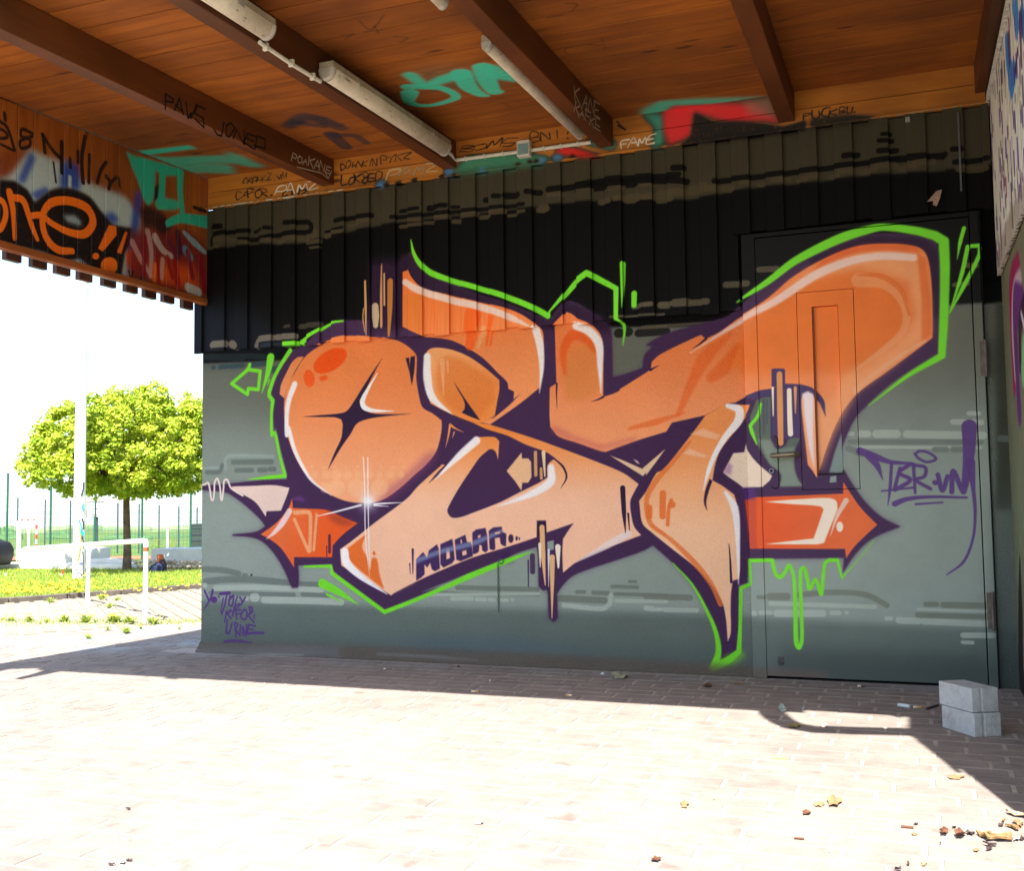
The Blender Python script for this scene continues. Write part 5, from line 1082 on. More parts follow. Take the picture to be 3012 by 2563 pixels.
# kerb
M_kerb = simple('weathered_kerb', (.10, .085, .07), .9, .15, 0, .3, 9)
kd = (kerbB - kerbA)[:2]; kl = np.linalg.norm(kd); kd = kd / kl; kn_ = np.array((-kd[1], kd[0]))
if kn_ @ (np.array((-12, 6)) - kerbA[:2]) < 0: kn_ = -kn_
kerb = bpy.data.objects.new('kerb', None); COL.objects.link(kerb); kerb['kind'] = 'structure'; kerb.location = (kerbA[0], kerbA[1], 0)
t_ = 0
while t_ < kl:
    L = min(.62, kl - t_); a = kerbA[:2] + kd * (t_ + .006); b2 = kerbA[:2] + kd * (t_ + L - .006); h = .055 + random.uniform(-.004, .004)
    P = [tuple(pp) + (z,) for z in (-.02, h) for pp in (a, b2, a + kn_ * .07, b2 + kn_ * .07)]
    MB().hexa(P).build('kerb_stone', M_kerb, kerb, .006, seg=1); t_ += .62
# lawn
ka, kb = kerbA[:2] + kn_ * .07, kerbB[:2] + kn_ * .07
far = [on_z((700, 1672)), on_z((-200, 1672))]
m = Mat('lawn_soil', .95, .1); col = m.ramp(m.noise(5, 5, .7), [(.3, (.10, .14, .025, 1)), (.7, (.20, .24, .05, 1))]); m.color(col); M_lawn = m.m
lawn = sheet('lawn', [tuple(ka), tuple(kb), tuple(far[0][:2]), tuple(far[1][:2])], .035, M_lawn)
def leafmat(name, a, b_, tr=.35):
    m = Mat(name, .6, .25); oi = m.n.new('ShaderNodeAttribute'); oi.attribute_name = 'tint'; col = m.mix(oi.outputs['Fac'], a, b_); m.color(col)
    t = m.n.new('ShaderNodeBsdfTranslucent'); m.l.new(col, t.inputs[0]); mx = m.n.new('ShaderNodeMixShader'); mx.inputs[0].default_value = tr
    m.l.new(m.b.outputs[0], mx.inputs[1]); m.l.new(t.outputs[0], mx.inputs[2]); m.l.new(mx.outputs[0], m.n['Material Output'].inputs[0]); return m.m
def tri_cloud(name, V, Fc, tint, mat, parent=None):
    me = bpy.data.meshes.new(name); nv = len(V); k_ = Fc.shape[1]; nf = len(Fc)
    me.vertices.add(nv); me.vertices.foreach_set('co', V.astype(np.float32).ravel()); me.loops.add(nf * k_); me.loops.foreach_set('vertex_index', Fc.astype(np.int32).ravel())
    me.polygons.add(nf); me.polygons.foreach_set('loop_start', np.arange(0, nf * k_, k_, dtype=np.int32)); me.polygons.foreach_set('loop_total', np.full(nf, k_, np.int32))
    at = me.attributes.new('tint', 'FLOAT', 'FACE'); at.data.foreach_set('value', tint.astype(np.float32)); me.materials.append(mat); me.update(); me.validate()
    o = bpy.data.objects.new(name, me); COL.objects.link(o)
    if parent: o.parent = parent; o.location = -Vector(world_loc(parent))
    return o
def blades(n, sampler, h0, h1, w, z0, name, mat):
    P = np.array([sampler() for _ in range(n)]); a = RNG.uniform(0, 2 * np.pi, n); h = RNG.uniform(h0, h1, n); ln = RNG.uniform(-.5, .5, (n, 2)) * h[:, None]
    dx = np.c_[np.cos(a), np.sin(a)] * w / 2; V = np.zeros((n, 3, 3)); V[:, 0, :2] = P - dx; V[:, 1, :2] = P + dx; V[:, 2, :2] = P + ln; V[:, :2, 2] = z0; V[:, 2, 2] = z0 + h
    return tri_cloud(name, V.reshape(-1, 3), np.arange(3 * n).reshape(-1, 3), RNG.uniform(0, 1, n), mat)
M_grass = leafmat('grass_blades', (.15, .26, .03, 1), (.38, .44, .08, 1))
def lawn_pt():
    a, b_ = random.random(), random.random() ** 1.5
    p = (ka * (1 - a) + kb * a) * (1 - b_) + (far[1][:2] * (1 - a) + far[0][:2] * a) * b_; return p
gr_ = blades(42000, lawn_pt, .02, .055, .012, .03, 'grass', M_grass); gr_['kind'] = 'stuff'; gr_['label'] = 'sunlit spring grass beyond the kerb'; gr_['category'] = 'grass'
# dandelions
M_dand = simple('dandelion_yellow', (.75, .55, .02), .7, .2, 0, .15, 30)
def discs(name, pts, r0, r1, mat, label, cat):
    V = []; Fc = []
    for p in pts:
        r = random.uniform(r0, r1); tl = random.uniform(-.5, .5), random.uniform(-.5, .5); b = len(V)
        V.append((p[0], p[1], p[2] + r * .3))
        for k in range(7): a = 2 * math.pi * k / 7; V.append((p[0] + r * math.cos(a), p[1] + r * math.sin(a), p[2] + r * (tl[0] * math.cos(a) + tl[1] * math.sin(a))))
        for k in range(7): Fc.append((b, b + 1 + k, b + 1 + (k + 1) % 7))
    o = tri_cloud(name, np.array(V), np.array(Fc), np.zeros(len(Fc)), mat); o['kind'] = 'stuff'; o['label'] = label; o['category'] = cat; return o
dp = []
for i in range(380):
    px = random.choice([random.uniform(0, 250), random.uniform(0, 200), random.uniform(200, 600)]); py = 1750 - abs(random.gauss(0, 20)) - px * .03 if px < 260 or random.random() < .5 else 1748 - abs(random.gauss(0, 30)) - px * .02
    q_ = on_z((px, py - 2), .075); dp.append((q_[0], q_[1], random.uniform(.06, .1)))
discs('dandelions', dp, .011, .020, M_dand, 'yellow dandelion heads thick in the grass near the kerb', 'dandelions')
# weeds in the joints
def weed(px, py, s, n, fl):
    c = on_z((px, py)); t = thing('weed_tuft', '', 'weed', (c[0], c[1], 0)); V = []; k_ = n
    a = RNG.uniform(0, 2 * np.pi, k_); r = RNG.uniform(.02, 1, k_) * s; h = RNG.uniform(.25, 1, k_) * s * .75
    for i in range(k_):
        dx, dy = math.cos(a[i]), math.sin(a[i]); w = s * .10
        V += [(c[0] + dx * r[i] * .15 - dy * w, c[1] + dy * r[i] * .15 + dx * w, .005), (c[0] + dx * r[i] * .15 + dy * w, c[1] + dy * r[i] * .15 - dx * w, .005), (c[0] + dx * r[i], c[1] + dy * r[i], h[i])]
    tri_cloud('leaves', np.array(V), np.arange(3 * k_).reshape(-1, 3), RNG.uniform(.2, 1, k_), M_grass, t)
    if fl:
        V = []; Fc = []
        for j in range(fl):
            x, y, z = c[0] + random.uniform(-s, s) * .6, c[1] + random.uniform(-s, s) * .6, random.uniform(.4, .8) * s; b = len(V); rr_ = .024; V.append((x, y, z + .006))
            for k in range(6): V.append((x + rr_ * math.cos(k * math.pi / 3), y + rr_ * math.sin(k * math.pi / 3), z))
            for k in range(6): Fc.append((b, b + 1 + k, b + 1 + (k + 1) % 6))
        tri_cloud('flowers', np.array(V), np.array(Fc), np.zeros(len(Fc)), M_dand, t)['kind'] = 'stuff'
    return t
WD_ = [(8, 1826, .06, 30, 1, 'weed tuft at the left photo edge on the pale paving'), (34, 1828, .09, 50, 2, 'flowering dandelion tuft second from the left photo edge'), (86, 1830, .10, 60, 3, 'dandelion tuft with two low flowers third along the joint'), (138, 1833, .08, 34, 0, 'sparse yellowish tuft between two dandelion clumps'), (188, 1830, .12, 80, 2, 'tall leafy dandelion tuft below the shorter rail post'),
       (252, 1832, .13, 90, 6, 'broad dandelion clump full of yellow flowers in the joint'), (335, 1832, .15, 110, 6, 'largest dandelion clump, left of the end rail post'), (380, 1834, .13, 90, 0, 'plain leafy weed patch touching the end rail post on its left'), (450, 1835, .12, 80, 0, 'plain leafy weed patch right of the end rail post'), (318, 1856, .07, 40, 0, 'upright brownish weed on the paving in front of the largest clump'),
       (372, 1864, .10, 70, 0, 'low spreading green weed in front of the end rail post'), (262, 1880, .08, 50, 0, 'flat pale moss like weed patch nearest the shadow'), (415, 1852, .06, 40, 1, 'small weed with one yellow flower in front of the end post'), (527, 1853, .06, 36, 0, 'lone small weed nearest the corner of the grey wall'), (322, 1790, .10, 70, 0, 'green weed just in front of the kerb between the posts'),
       (148, 1774, .11, 80, 0, 'big leafy weed growing against the left part of the kerb'), (300, 1765, .12, 80, 3, 'flowering weed where the kerb meets the lawn beside the shorter post'), (345, 1768, .09, 60, 1, 'yellowish weed on the kerb right of the shorter post')]
for px, py, s, n_, fl, lb in WD_:
    w = weed(px, py, s * .8, n_, fl); w['label'] = lb; w['group'] = 'weeds growing in the paving joints'
# thin weeds line kept as sparse grass
sp_pts = [on_z((random.uniform(0, 600), random.gauss(1832, 5)))[:2] for _ in range(900)]; it = iter(sp_pts * 2)
jg = blades(900, lambda: next(it), .01, .03, .008, .002, 'joint_grass', M_grass); jg['kind'] = 'stuff'; jg['label'] = 'sparse grass in the joints of the pale paving'; jg['category'] = 'grass'

# ------------------------------------------------------------------ rail, lamp pole, tree
M_whitep = simple('white_paint_rail', (.80, .80, .78), .45, .4, 0, .05); M_rustp = simple('rust', (.22, .07, .02), .9, .2, 0, .4, 40)
rail = thing('hand_rail', 'low white tubular railing on two posts with rust at its corner', 'railing', tuple(on_z((427, 1833))))
p0 = on_z((427, 1833)); p1 = on_z((258, 1787)); zr = .69
dirr = (p1 - p0)[:2]; dirr = dirr / np.linalg.norm(dirr)
def rail_at(px, py, z=zr): return on_z((px, py), z)
r0 = np.array((p0[0], p0[1], zr)); rr1 = np.array((p1[0], p1[1], .616)); rr2 = rr1 + (rr1 - np.array((p0[0], p0[1], .69))) * 1.6
r0b = r0 + (rr1 - r0) * .04; z2 = .616
p1t = p1
MB().tube([tuple(r0 + np.array((0, 0, -.06))), tuple(r0 + np.array((0, 0, -.022))), tuple(r0 * .85 + r0b * .15 + np.array((0, 0, -.004))), tuple(r0b), tuple(rr1), tuple(rr2)], .021, 12).build('top_rail', M_whitep, rail, smooth_=True)
MB().tube([(p0[0], p0[1], -.02), (p0[0], p0[1], .60)], .020, 12).build('post', M_whitep, rail, smooth_=True)
MB().tube([(p0[0], p0[1], .60), (p0[0], p0[1], .635)], .0212, 12).build('rust_patch', M_rustp, rail, smooth_=True)
MB().tube([(p1[0], p1[1], -.02), (p1t[0], p1t[1], .61)], .020, 12).build('post', M_whitep, rail, smooth_=True)

pb = on_z((231, 1712)); M_pole = simple('white_pole', (.72, .72, .70), .6, .3, 0, .06, 6)
pole = thing('lamp_pole', 'tall white lamp pole with sprayed turquoise tags rising behind the railing', 'lamp pole', tuple(pb))
dist = proj((pb[0], pb[1], 0))[2]; PR = 17.0 * dist / F
MB().tube([(pb[0], pb[1], -.02), (pb[0], pb[1], 2.6), (pb[0], pb[1], 9.0)], [PR, PR * .9, PR * .45], 28).build('shaft', M_pole, pole, smooth_=True)
MB().tube([(pb[0], pb[1], 9.0), (pb[0] + .3, pb[1] - .1, 9.3), (pb[0] + .9, pb[1] - .3, 9.35)], [PR * .45, PR * .4, PR * .4], 10).build('arm', M_pole, pole, smooth_=True)
def on_pole(px, py, k=1.0):
    d = ray((px, py)); o2 = CAM[:2] - pb[:2]; a = d[:2] @ d[:2]; b_ = 2 * (o2 @ d[:2])
    for rad in (PR * k, PR * k * 1.0):
        c_2 = o2 @ o2 - rad * rad; D = b_ * b_ - 4 * a * c_2
        if D > 0: t = (-b_ - math.sqrt(D)) / (2 * a); return CAM + d * t
    t = -b_ / (2 * a); q_ = CAM + d * t; v_ = (q_[:2] - pb[:2]); v_ = v_ / np.linalg.norm(v_) * PR * k; return np.array((pb[0] + v_[0], pb[1] + v_[1], q_[2]))
def pole_mark(s, w, mat):
    mb = MB()
    pts = [on_pole(*a[:2], k=1.012) for a in parse('L ' + s)]
    mb.tube([tuple(a) for a in pts], w, 5); return mb.build('tag_mark', mat, pole)
M_tq = simple('turquoise_spray', (.01, .42, .42), .6); M_bl = simple('blue_marker', (.02, .06, .25), .6); M_ol = simple('olive_spray', (.30, .26, .06), .7); M_bk = simple('dark_spray', (.03, .03, .05), .7)
pole_mark('1600,60 1630,150 1660,230 1640,300 1680,390', .012, M_tq); pole_mark('1660,40 1690,120 1700,260', .012, M_bk); pole_mark('1650,300 1690,360', .02, M_tq)
pole_mark('1600,200 1640,380 1640,560 1620,700 1600,820 1560,930', .012, M_ol); pole_mark('1670,400 1690,520 1690,640', .010, M_bk); pole_mark('1680,700 1690,900 1685,1080 1690,1250', .008, M_bk)
pole_mark('1600,940 1640,965 1660,930', .009, M_bl); pole_mark('1640,970 1640,1040 1600,1020', .005, M_bl); pole_mark('1550,1060 1560,1090 1580,1080', .010, M_bl); pole_mark('1650,1190 1620,1150 1580,1140 1570,1180 1620,1240 1610,1300 1560,1270 1530,1200', .007, M_bl); pole_mark('1650,1180 1660,1195', .012, M_bk)
pole_mark('1690,-260 1670,-180 1700,-120', .012, M_tq); pole_mark('1700,-700 1690,-560 1650,-420', .012, M_bk)

# tree
tb = on_z((373, 1686)); td = proj((tb[0], tb[1], 0))[2]; U = td / F           # metres per photo pixel at the tree
tree = thing('maple_tree', 'round headed young tree in fresh yellow green leaf beyond the lawn', 'tree', tuple(tb))
M_bark = simple('bark', (.13, .09, .065), .95, .1, 0, .45, 14)
zb_ = lambda py: HC + (CY - py) * U * 1.0 + math.tan(PIT) * td   # rough height of a photo row at the tree
def zrow(py):
    d = ray((373, py)); return CAM[2] + d[2] * ((tb[1] - CAM[1]) / d[1])
zc0, zc1 = zrow(1462), zrow(1142)
TB = np.array((tb[0], tb[1])); camr = np.array((AX[0][0], AX[0][1])); camr = camr / np.linalg.norm(camr); camf = np.array((-camr[1], camr[0]))
def T(u, v, z): q_ = TB + camr * u + camf * v; return (q_[0], q_[1], z)
MB().tube([T(0, 0, -.05), T(.004, 0, .35), T(-.012, 0, .8), T(-.02, 0, zc0 - .05), T(-.02, 0, zc0 + .25)], [14 * U, 11 * U, 10 * U, 9 * U, 7 * U], 14).build('trunk', M_bark, tree, smooth_=True)
lb_ = MB()
for i in range(26):
    a = 2 * math.pi * i / 26 + random.uniform(-.2, .2); e = random.uniform(.25, 1.1); L = random.uniform(.7, 1.35)
    p_ = [T(-.02, 0, zc0 + random.uniform(-.05, .35))]
    p_.append(T(math.cos(a) * L * .45, math.sin(a) * L * .45, zc0 + .25 + .3 * e)); p_.append(T(math.cos(a) * L, math.sin(a) * L, zc0 + .35 + .75 * e))
    lb_.tube(p_, [.045, .028, .010], 7)
lb_.build('limbs', M_bark, tree, smooth_=True)
hw = 335 * U; hh = zc1 - zc0
V = []; tint = []
ncl = 0
rg = np.random.default_rng(4)
leafV = []
while ncl < 1250:
    u = rg.uniform(-1, 1); v_ = rg.uniform(-1, 1); w_ = rg.uniform(0, 1)
    top = (1 - (u * u + v_ * v_)) ; 
    if top <= 0: continue
    lim = .10 + .86 * top ** .42 + .12 * math.sin(9 * u + 2) * math.cos(7 * v_) + .05 * math.sin(23 * u); low = .16 * (u * u + v_ * v_) - .02 * math.sin(9 * u)
    if u < -.72: lim *= .8; low += .15
    if w_ > lim or w_ < low: continue
    rad = math.sqrt(u * u + v_ * v_)
    shell = max(rad, w_ / max(lim, .1), 1 - (w_ - low) * 3)
    if rg.uniform() > .25 + .75 * shell ** 3: continue
    ncl += 1
    cx_ = u * hw + 16 * U; cy_ = v_ * hw; cz_ = zc0 + w_ * hh; cr_ = rg.uniform(.07, .16); tn = rg.uniform(.2, 1)
    nl = 66
    off = rg.normal(0, 1, (nl, 3)); off /= np.linalg.norm(off, axis=1)[:, None]; off *= (rg.uniform(0, 1, nl) ** .4)[:, None] * cr_; off[:, 2] *= .75
    for k in range(nl):
        c = np.array((cx_, cy_, cz_)) + off[k]; s = rg.uniform(.016, .034)
        nrm = off[k] / cr_ + np.array((0, 0, .9)) + rg.normal(0, .45, 3); nrm /= np.linalg.norm(nrm)
        a_ = np.cross(nrm, rg.normal(0, 1, 3)); a_ /= np.linalg.norm(a_); b_ = np.cross(nrm, a_)
        q4 = [c - a_ * s, c - b_ * s * .8 - nrm * s * .25, c + a_ * s * 1.1 - nrm * s * .3, c + b_ * s * .8 - nrm * s * .25]
        for q_ in q4: leafV.append(T(q_[0], q_[1], q_[2]))
        tint.append(min(1, max(0, tn + rg.uniform(-.25, .25))))
M_leaf = leafmat('young_maple_leaf', (.17, .30, .015, 1), (.48, .54, .05, 1), .34)
lv = np.array(leafV); cr_o = tri_cloud('crown', lv, np.arange(len(lv)).reshape(-1, 4), np.array(tint), M_leaf, tree)

# ------------------------------------------------------------------ sports ground beyond
M_green = simple('green_fence_paint', (.01, .07, .045), .5, .4, 0, .1); M_dkpost = simple('dark_post', (.03, .05, .07), .5, .4, 0, .1)
def fence(name, label, xs, tops, base, tilt, mat, r, wires):
    pts = [on_z((x, base)) for x in xs]; f_ = thing(name, label, 'fence', tuple(pts[len(pts) // 2])); tz = []
    for x, ty, p in zip(xs, tops, pts):
        d = ray((x, ty)); k_ = math.hypot(p[0] - CAM[0], p[1] - CAM[1]) / math.hypot(d[0], d[1]); z = CAM[2] + d[2] * k_; tz.append(z)
        MB().tube([(p[0], p[1], -.05), (p[0], p[1], z)], r, 8).build('post', mat, f_, smooth_=True)
    mb = MB()
    for i in range(len(pts) - 1):
        a, b_ = pts[i], pts[i + 1]
        for w in range(wires):
            z = .06 + (min(tz) - .1) * w / (wires - 1); mb.tube([(a[0], a[1], z), (b_[0], b_[1], z)], .0035, 4, False)
        nv_ = 14
        for w in range(nv_):
            q_ = a + (b_ - a) * w / nv_; mb.tube([(q_[0], q_[1], .05), (q_[0], q_[1], min(tz) - .05)], .0022, 3, False)
    mb.build('wire_mesh', mat, f_); return f_
fence('court_fence', 'tall green mesh fence with widely spaced posts around the sports court', [-112, 19, 147, 279, 417, 560, 700], [1382, 1392, 1398, 1404, 1410, 1416, 1422], 1645, 0, M_green, .021, 9)
fence('far_fence', 'lower dark mesh fence on closely set posts behind the court', [-30, 50, 131, 206, 276, 345, 408, 467, 525, 579, 640], [1462, 1466, 1470, 1473, 1476, 1480, 1483, 1486, 1489, 1492, 1495], 1622, 0, M_dkpost, .017, 6)
M_tart = simple('red_running_track', (.42, .12, .06), .9, .1, 0, .1, 3)
tk = [on_z((-300, 1650)), on_z((800, 1641)), on_z((800, 1633)), on_z((-300, 1640))]
sheet('running_track', [tuple(p[:2]) for p in tk], -.008, M_tart)
M_wwall = simple('whitewashed_concrete', (.74, .73, .70), .85, .2, 0, .08, 5)
def slab(name, label, cat, xa, xb, ybase, ytop, depth, mat, bev=.01, group=None, child='body'):
    a, b_ = on_z((xa, ybase[0])), on_z((xb, ybase[1])); dd = ray(((xa + xb) / 2, ytop)); mid = (a + b_) / 2
    k_ = math.hypot(mid[0] - CAM[0], mid[1] - CAM[1]) / math.hypot(dd[0], dd[1]); h = CAM[2] + dd[2] * k_
    e = (b_ - a)[:2]; e = e / np.linalg.norm(e); nrm = np.array((-e[1], e[0])); nrm = nrm if nrm[1] > 0 else -nrm
    P = [tuple(pp) + (z,) for z in (-.03, h) for pp in (a[:2], b_[:2], a[:2] + nrm * depth, b_[:2] + nrm * depth)]
    t = thing(name, label, cat, tuple(mid), group); MB().hexa(P).build(child, mat, t, bev); return t, a, b_, nrm, h
slab('skate_block', 'tall white concrete block with faint scribbles behind the lamp pole', 'concrete block', 54, 190, (1672, 1676), 1616, .9, M_wwall)
slab('low_wall', 'long low white wall in front of the white block', 'wall', -40, 363, (1680, 1683), 1659, .35, M_wwall)
slab('low_wall', 'low white wall end right of the lamp pole before the red track', 'wall', 262, 362, (1677, 1678), 1645, .25, M_wwall)
slab('panel', 'pinkish sprayed panel between the white block and the lamp pole', 'panel', 166, 193, (1664, 1664), 1617, .05, simple('pink_grey_panel', (.48, .38, .36), .8, .2, 0, .3, 6))
slab('concrete_bench', 'long white slab behind the rubble stone wall', 'slab', 443, 640, (1668, 1668), 1615, .6, M_wwall)
gp = thing('goal_frame', 'small white goal frame left of the trunk', 'goal', tuple(on_z((321, 1664))))
ga, gb = on_z((204, 1664)), on_z((321, 1664)); gz = .21
MB().tube([(ga[0], ga[1], 0), (ga[0], ga[1], gz), (gb[0], gb[1], gz), (gb[0], gb[1], 0)], .018, 8).build('frame', M_whitep, gp, smooth_=True)
gp = thing('striped_goal', 'red and white striped goal seen above the railing', 'goal', tuple(on_z((106, 1628))))
M_redp = simple('red_paint', (.65, .05, .03), .5, .3)
a = on_z((106, 1630)); b_ = on_z((58, 1630)); c = on_z((84, 1622)); dz = .75
def zat(p, px, py): d = ray((px, py)); return CAM[2] + d[2] * math.hypot(p[0] - CAM[0], p[1] - CAM[1]) / math.hypot(d[0], d[1])
zt_ = zat(a, 106, 1529); nseg = 7
for i in range(nseg): MB().tube([(a[0], a[1], zt_ * i / nseg), (a[0], a[1], zt_ * (i + 1) / nseg)], .022, 8).build('post_band', M_redp if i % 2 else M_whitep, gp, smooth_=True)
for i in range(5):
    p = a + (b_ - a) * i / 5; q_ = a + (b_ - a) * (i + 1) / 5; MB().tube([(p[0], p[1], zt_), (q_[0], q_[1], zt_)], .016, 6).build('bar_band', M_redp if i % 2 == 0 else M_whitep, gp, smooth_=True)
MB().tube([(c[0], c[1], 0), (c[0], c[1], zat(c, 84, 1545))], .022, 8).build('rear_post', M_whitep, gp, smooth_=True); MB().tube([(b_[0], b_[1], 0), (b_[0], b_[1], zt_)], .022, 8).build('rear_post', M_whitep, gp, smooth_=True)
hb = thing('basketball_hoop', 'basketball backboard with square marking seen right of the lamp pole', 'basketball hoop', tuple(on_z((279, 1630))))
b0_ = on_z((279, 1630)); z0h, z1h = zat(b0_, 279, 1521), zat(b0_, 279, 1477); wv = 25 * proj(b0_)[2] / F; cr2 = np.array((camr[0], camr[1], 0))
P = [tuple(b0_ * np.array((1, 1, 0)) + cr2 * s_ * wv + np.array((0, dy, z))) for z in (z0h, z1h) for dy in (0, .03) for s_ in (-1, 1)]
MB().hexa(P).build('backboard', M_whitep, hb)
M_line = simple('dark_line', (.06, .05, .06), .6)
def fr_(k, za, zb_, r): Q = [tuple(b0_ * np.array((1, 1, 0)) + cr2 * s_ * wv * k + np.array((0, -.01, z))) for s_, z in ((-1, za), (1, za), (1, zb_), (-1, zb_), (-1, za))]; MB().tube(Q, r, 4).build('marking', M_line, hb)
fr_(1, z0h, z1h, .008); fr_(.4, z0h + (z1h - z0h) * .15, z0h + (z1h - z0h) * .55, .006)
MB().tube([(b0_[0], b0_[1] + .05, 0), (b0_[0], b0_[1] + .05, z0h + .1)], .025, 8).build('pole', M_dkpost, hb, smooth_=True)
rim = [tuple(b0_ * np.array((1, 1, 0)) + np.array((.09 * math.cos(t), -.12 + .09 * math.sin(t), z0h + .04))) for t in [i * math.pi / 8 for i in range(17)]]
MB().tube(rim, .007, 5).build('rim', M_redp, hb, smooth_=True)
wp = on_z((492, 1640)); t = thing('thin_white_mast', 'thin white mast standing behind the long white slab', 'mast', tuple(wp)); MB().tube([(wp[0], wp[1], 0), (wp[0], wp[1], zat(wp, 492, 1538))], .022, 8).build('mast', M_whitep, t, smooth_=True)
wp = on_z((50, 1650)); t = thing('thin_white_mast', 'thin white mast at the left end of the white block', 'mast', tuple(wp)); MB().tube([(wp[0], wp[1], 0), (wp[0], wp[1], zat(wp, 50, 1534))], .018, 8).build('mast', M_whitep, t, smooth_=True)
t, a, b_, nrm, h = slab('equipment_shed', 'dark green ribbed shed cut off by the grey wall corner', 'shed', 563, 660, (1632, 1632), 1541, 1.5, simple('shed_green', (.02, .032, .028), .6, .3, 0, .2, 2))
mb = MB(); e = (b_ - a) / np.linalg.norm(b_ - a)
for i in range(5):
    z = .03 + h * i / 5; P = [tuple((a if s_ == 0 else b_)[:2] - nrm * o_) + (zz,) for zz in (z, z + .015) for o_ in (.012, .002) for s_ in (0, 1)]; mb.hexa(P)
mb.build('ribs', M_dkpost, t)
# bushes and the far hill
def bush(px, py, rpx, hpx, lb, a, b2, n=900, cat='bush', name='bush', z=0.):
    c = on_z((px, py), z); d_ = proj(c)[2]; R_ = rpx * d_ / F; Hh = hpx * d_ / F; t = thing(name, lb, cat, tuple(c)); V = []
    off = RNG.normal(0, .5, (n, 3)); 
    for o_ in off:
        o_ = o_ / max(1, np.linalg.norm(o_)); p = np.array((c[0] + camr[0] * o_[0] * R_ + camf[0] * o_[1] * R_, c[1] + camr[1] * o_[0] * R_ + camf[1] * o_[1] * R_, z + abs(o_[2]) * Hh * (1 - .4 * abs(o_[0])))); s = R_ * .07
        A_ = RNG.normal(0, 1, 3); A_ /= np.linalg.norm(A_); B_ = np.cross(A_, RNG.normal(0, 1, 3)); B_ /= np.linalg.norm(B_); V += [p - A_ * s, p + B_ * s, p + A_ * s]
    tri_cloud('foliage', np.array(V), np.arange(3 * n).reshape(-1, 3), RNG.uniform(0, 1, n), leafmat('bush_leaf', a, b2), t); return t
bush(462, 1622, 17, 44, 'yellow green shrub left of the thin white mast', (.16, .22, .03, 1), (.40, .42, .06, 1))
bush(507, 1622, 13, 50, 'yellow shrub right of the thin white mast', (.18, .22, .03, 1), (.44, .42, .05, 1))
m = Mat('hazy_hill', .95, .05); m.color(m.ramp(m.noise(.05, 5, .7), [(.35, (.10, .16, .07, 1)), (.65, (.19, .24, .12, 1))])); M_hill = m.m
hv = []; hf = []; N_ = 160
for i in range(N_):
    px = -400 + i * 8; d_ = 260.; bz = -.02 - (d_ - 24) * .0172 - 1.
    r_ = ray((px, 1500)); r_ = r_ / math.hypot(r_[0], r_[1]); p = CAM + r_ * d_
    ty = 1556 + 5 * math.sin(px * .02) - (10 if 10 < px < 60 else 0) * abs(math.sin(px * .06)) + 6 * math.sin(px * .007 + 1) + (random.uniform(-2, 2)) + (8 if px > 440 else 0) + (4 if px > 300 else 0)
    dd = ray((px, ty)); zt2 = CAM[2] + dd[2] * d_ / math.hypot(dd[0], dd[1])
    hv += [(p[0], p[1], bz), (p[0], p[1], zt2), (p[0] + r_[0] * 30, p[1] + r_[1] * 30, zt2 + .4), (p[0] + r_[0] * 120, p[1] + r_[1] * 120, bz)]
for i in range(N_ - 1):
    for k in range(3): a0 = i * 4 + k; hf.append((a0, a0 + 4, a0 + 5, a0 + 1))
me = bpy.data.meshes.new('hill'); me.from_pydata(hv, [], hf); me.materials.append(M_hill); o = bpy.data.objects.new('hill', me); COL.objects.link(o); o['kind'] = 'structure'
def mound(px0, px1, ytop, dist_, mat, seed):
    r5 = random.Random(seed); V_ = []; F_ = []; n = 40; zg = -.02 - max(0, dist_ - 24) * .0172
    for i in range(n):
        u = i / (n - 1); px = px0 + (px1 - px0) * u; r_ = ray((px, 1500)); r_ = r_ / math.hypot(r_[0], r_[1]); p = CAM + r_ * (dist_ + 8)
        dd = ray((px, ytop)); zt2 = CAM[2] + dd[2] * dist_ / math.hypot(dd[0], dd[1]); hgt = (zt2 - zg) * (math.sin(math.pi * min(1, max(0, u))) ** .5 * r5.uniform(.85, 1.02))
        for k, (o_, hh_) in enumerate(((-3, 0), (-1.5, .7), (0, 1), (3, 0))): V_.append((p[0] + r_[0] * o_, p[1] + r_[1] * o_, zg - .1 + hgt * hh_))
    for i in range(n - 1):
        for k in range(3): a0 = i * 4 + k; F_.append((a0, a0 + 4, a0 + 5, a0 + 1))
    return V_, F_
M_hedge = simple('distant_hedge', (.06, .12, .045), .95, .05, 0, .4, 2.5)
for (x0_, x1_, yt, ds, sd, lb) in ((-60, 70, 1549, 90, 1, 'rounded green copse on the horizon at the left edge'), (300, 450, 1572, 60, 2, 'long dark green hedge behind the trunk'), (130, 250, 1562, 80, 3, 'soft green hedge behind the lamp pole'), (430, 560, 1574, 70, 4, 'dark hedge beyond the yellow shrubs')):
    V_, F_ = mound(x0_, x1_, yt, ds, M_hedge, sd); me = bpy.data.meshes.new('hedge'); me.from_pydata(V_, [], F_); me.materials.append(M_hedge); o = bpy.data.objects.new('hedge', me); COL.objects.link(o); tag(o, lb, 'hedge')
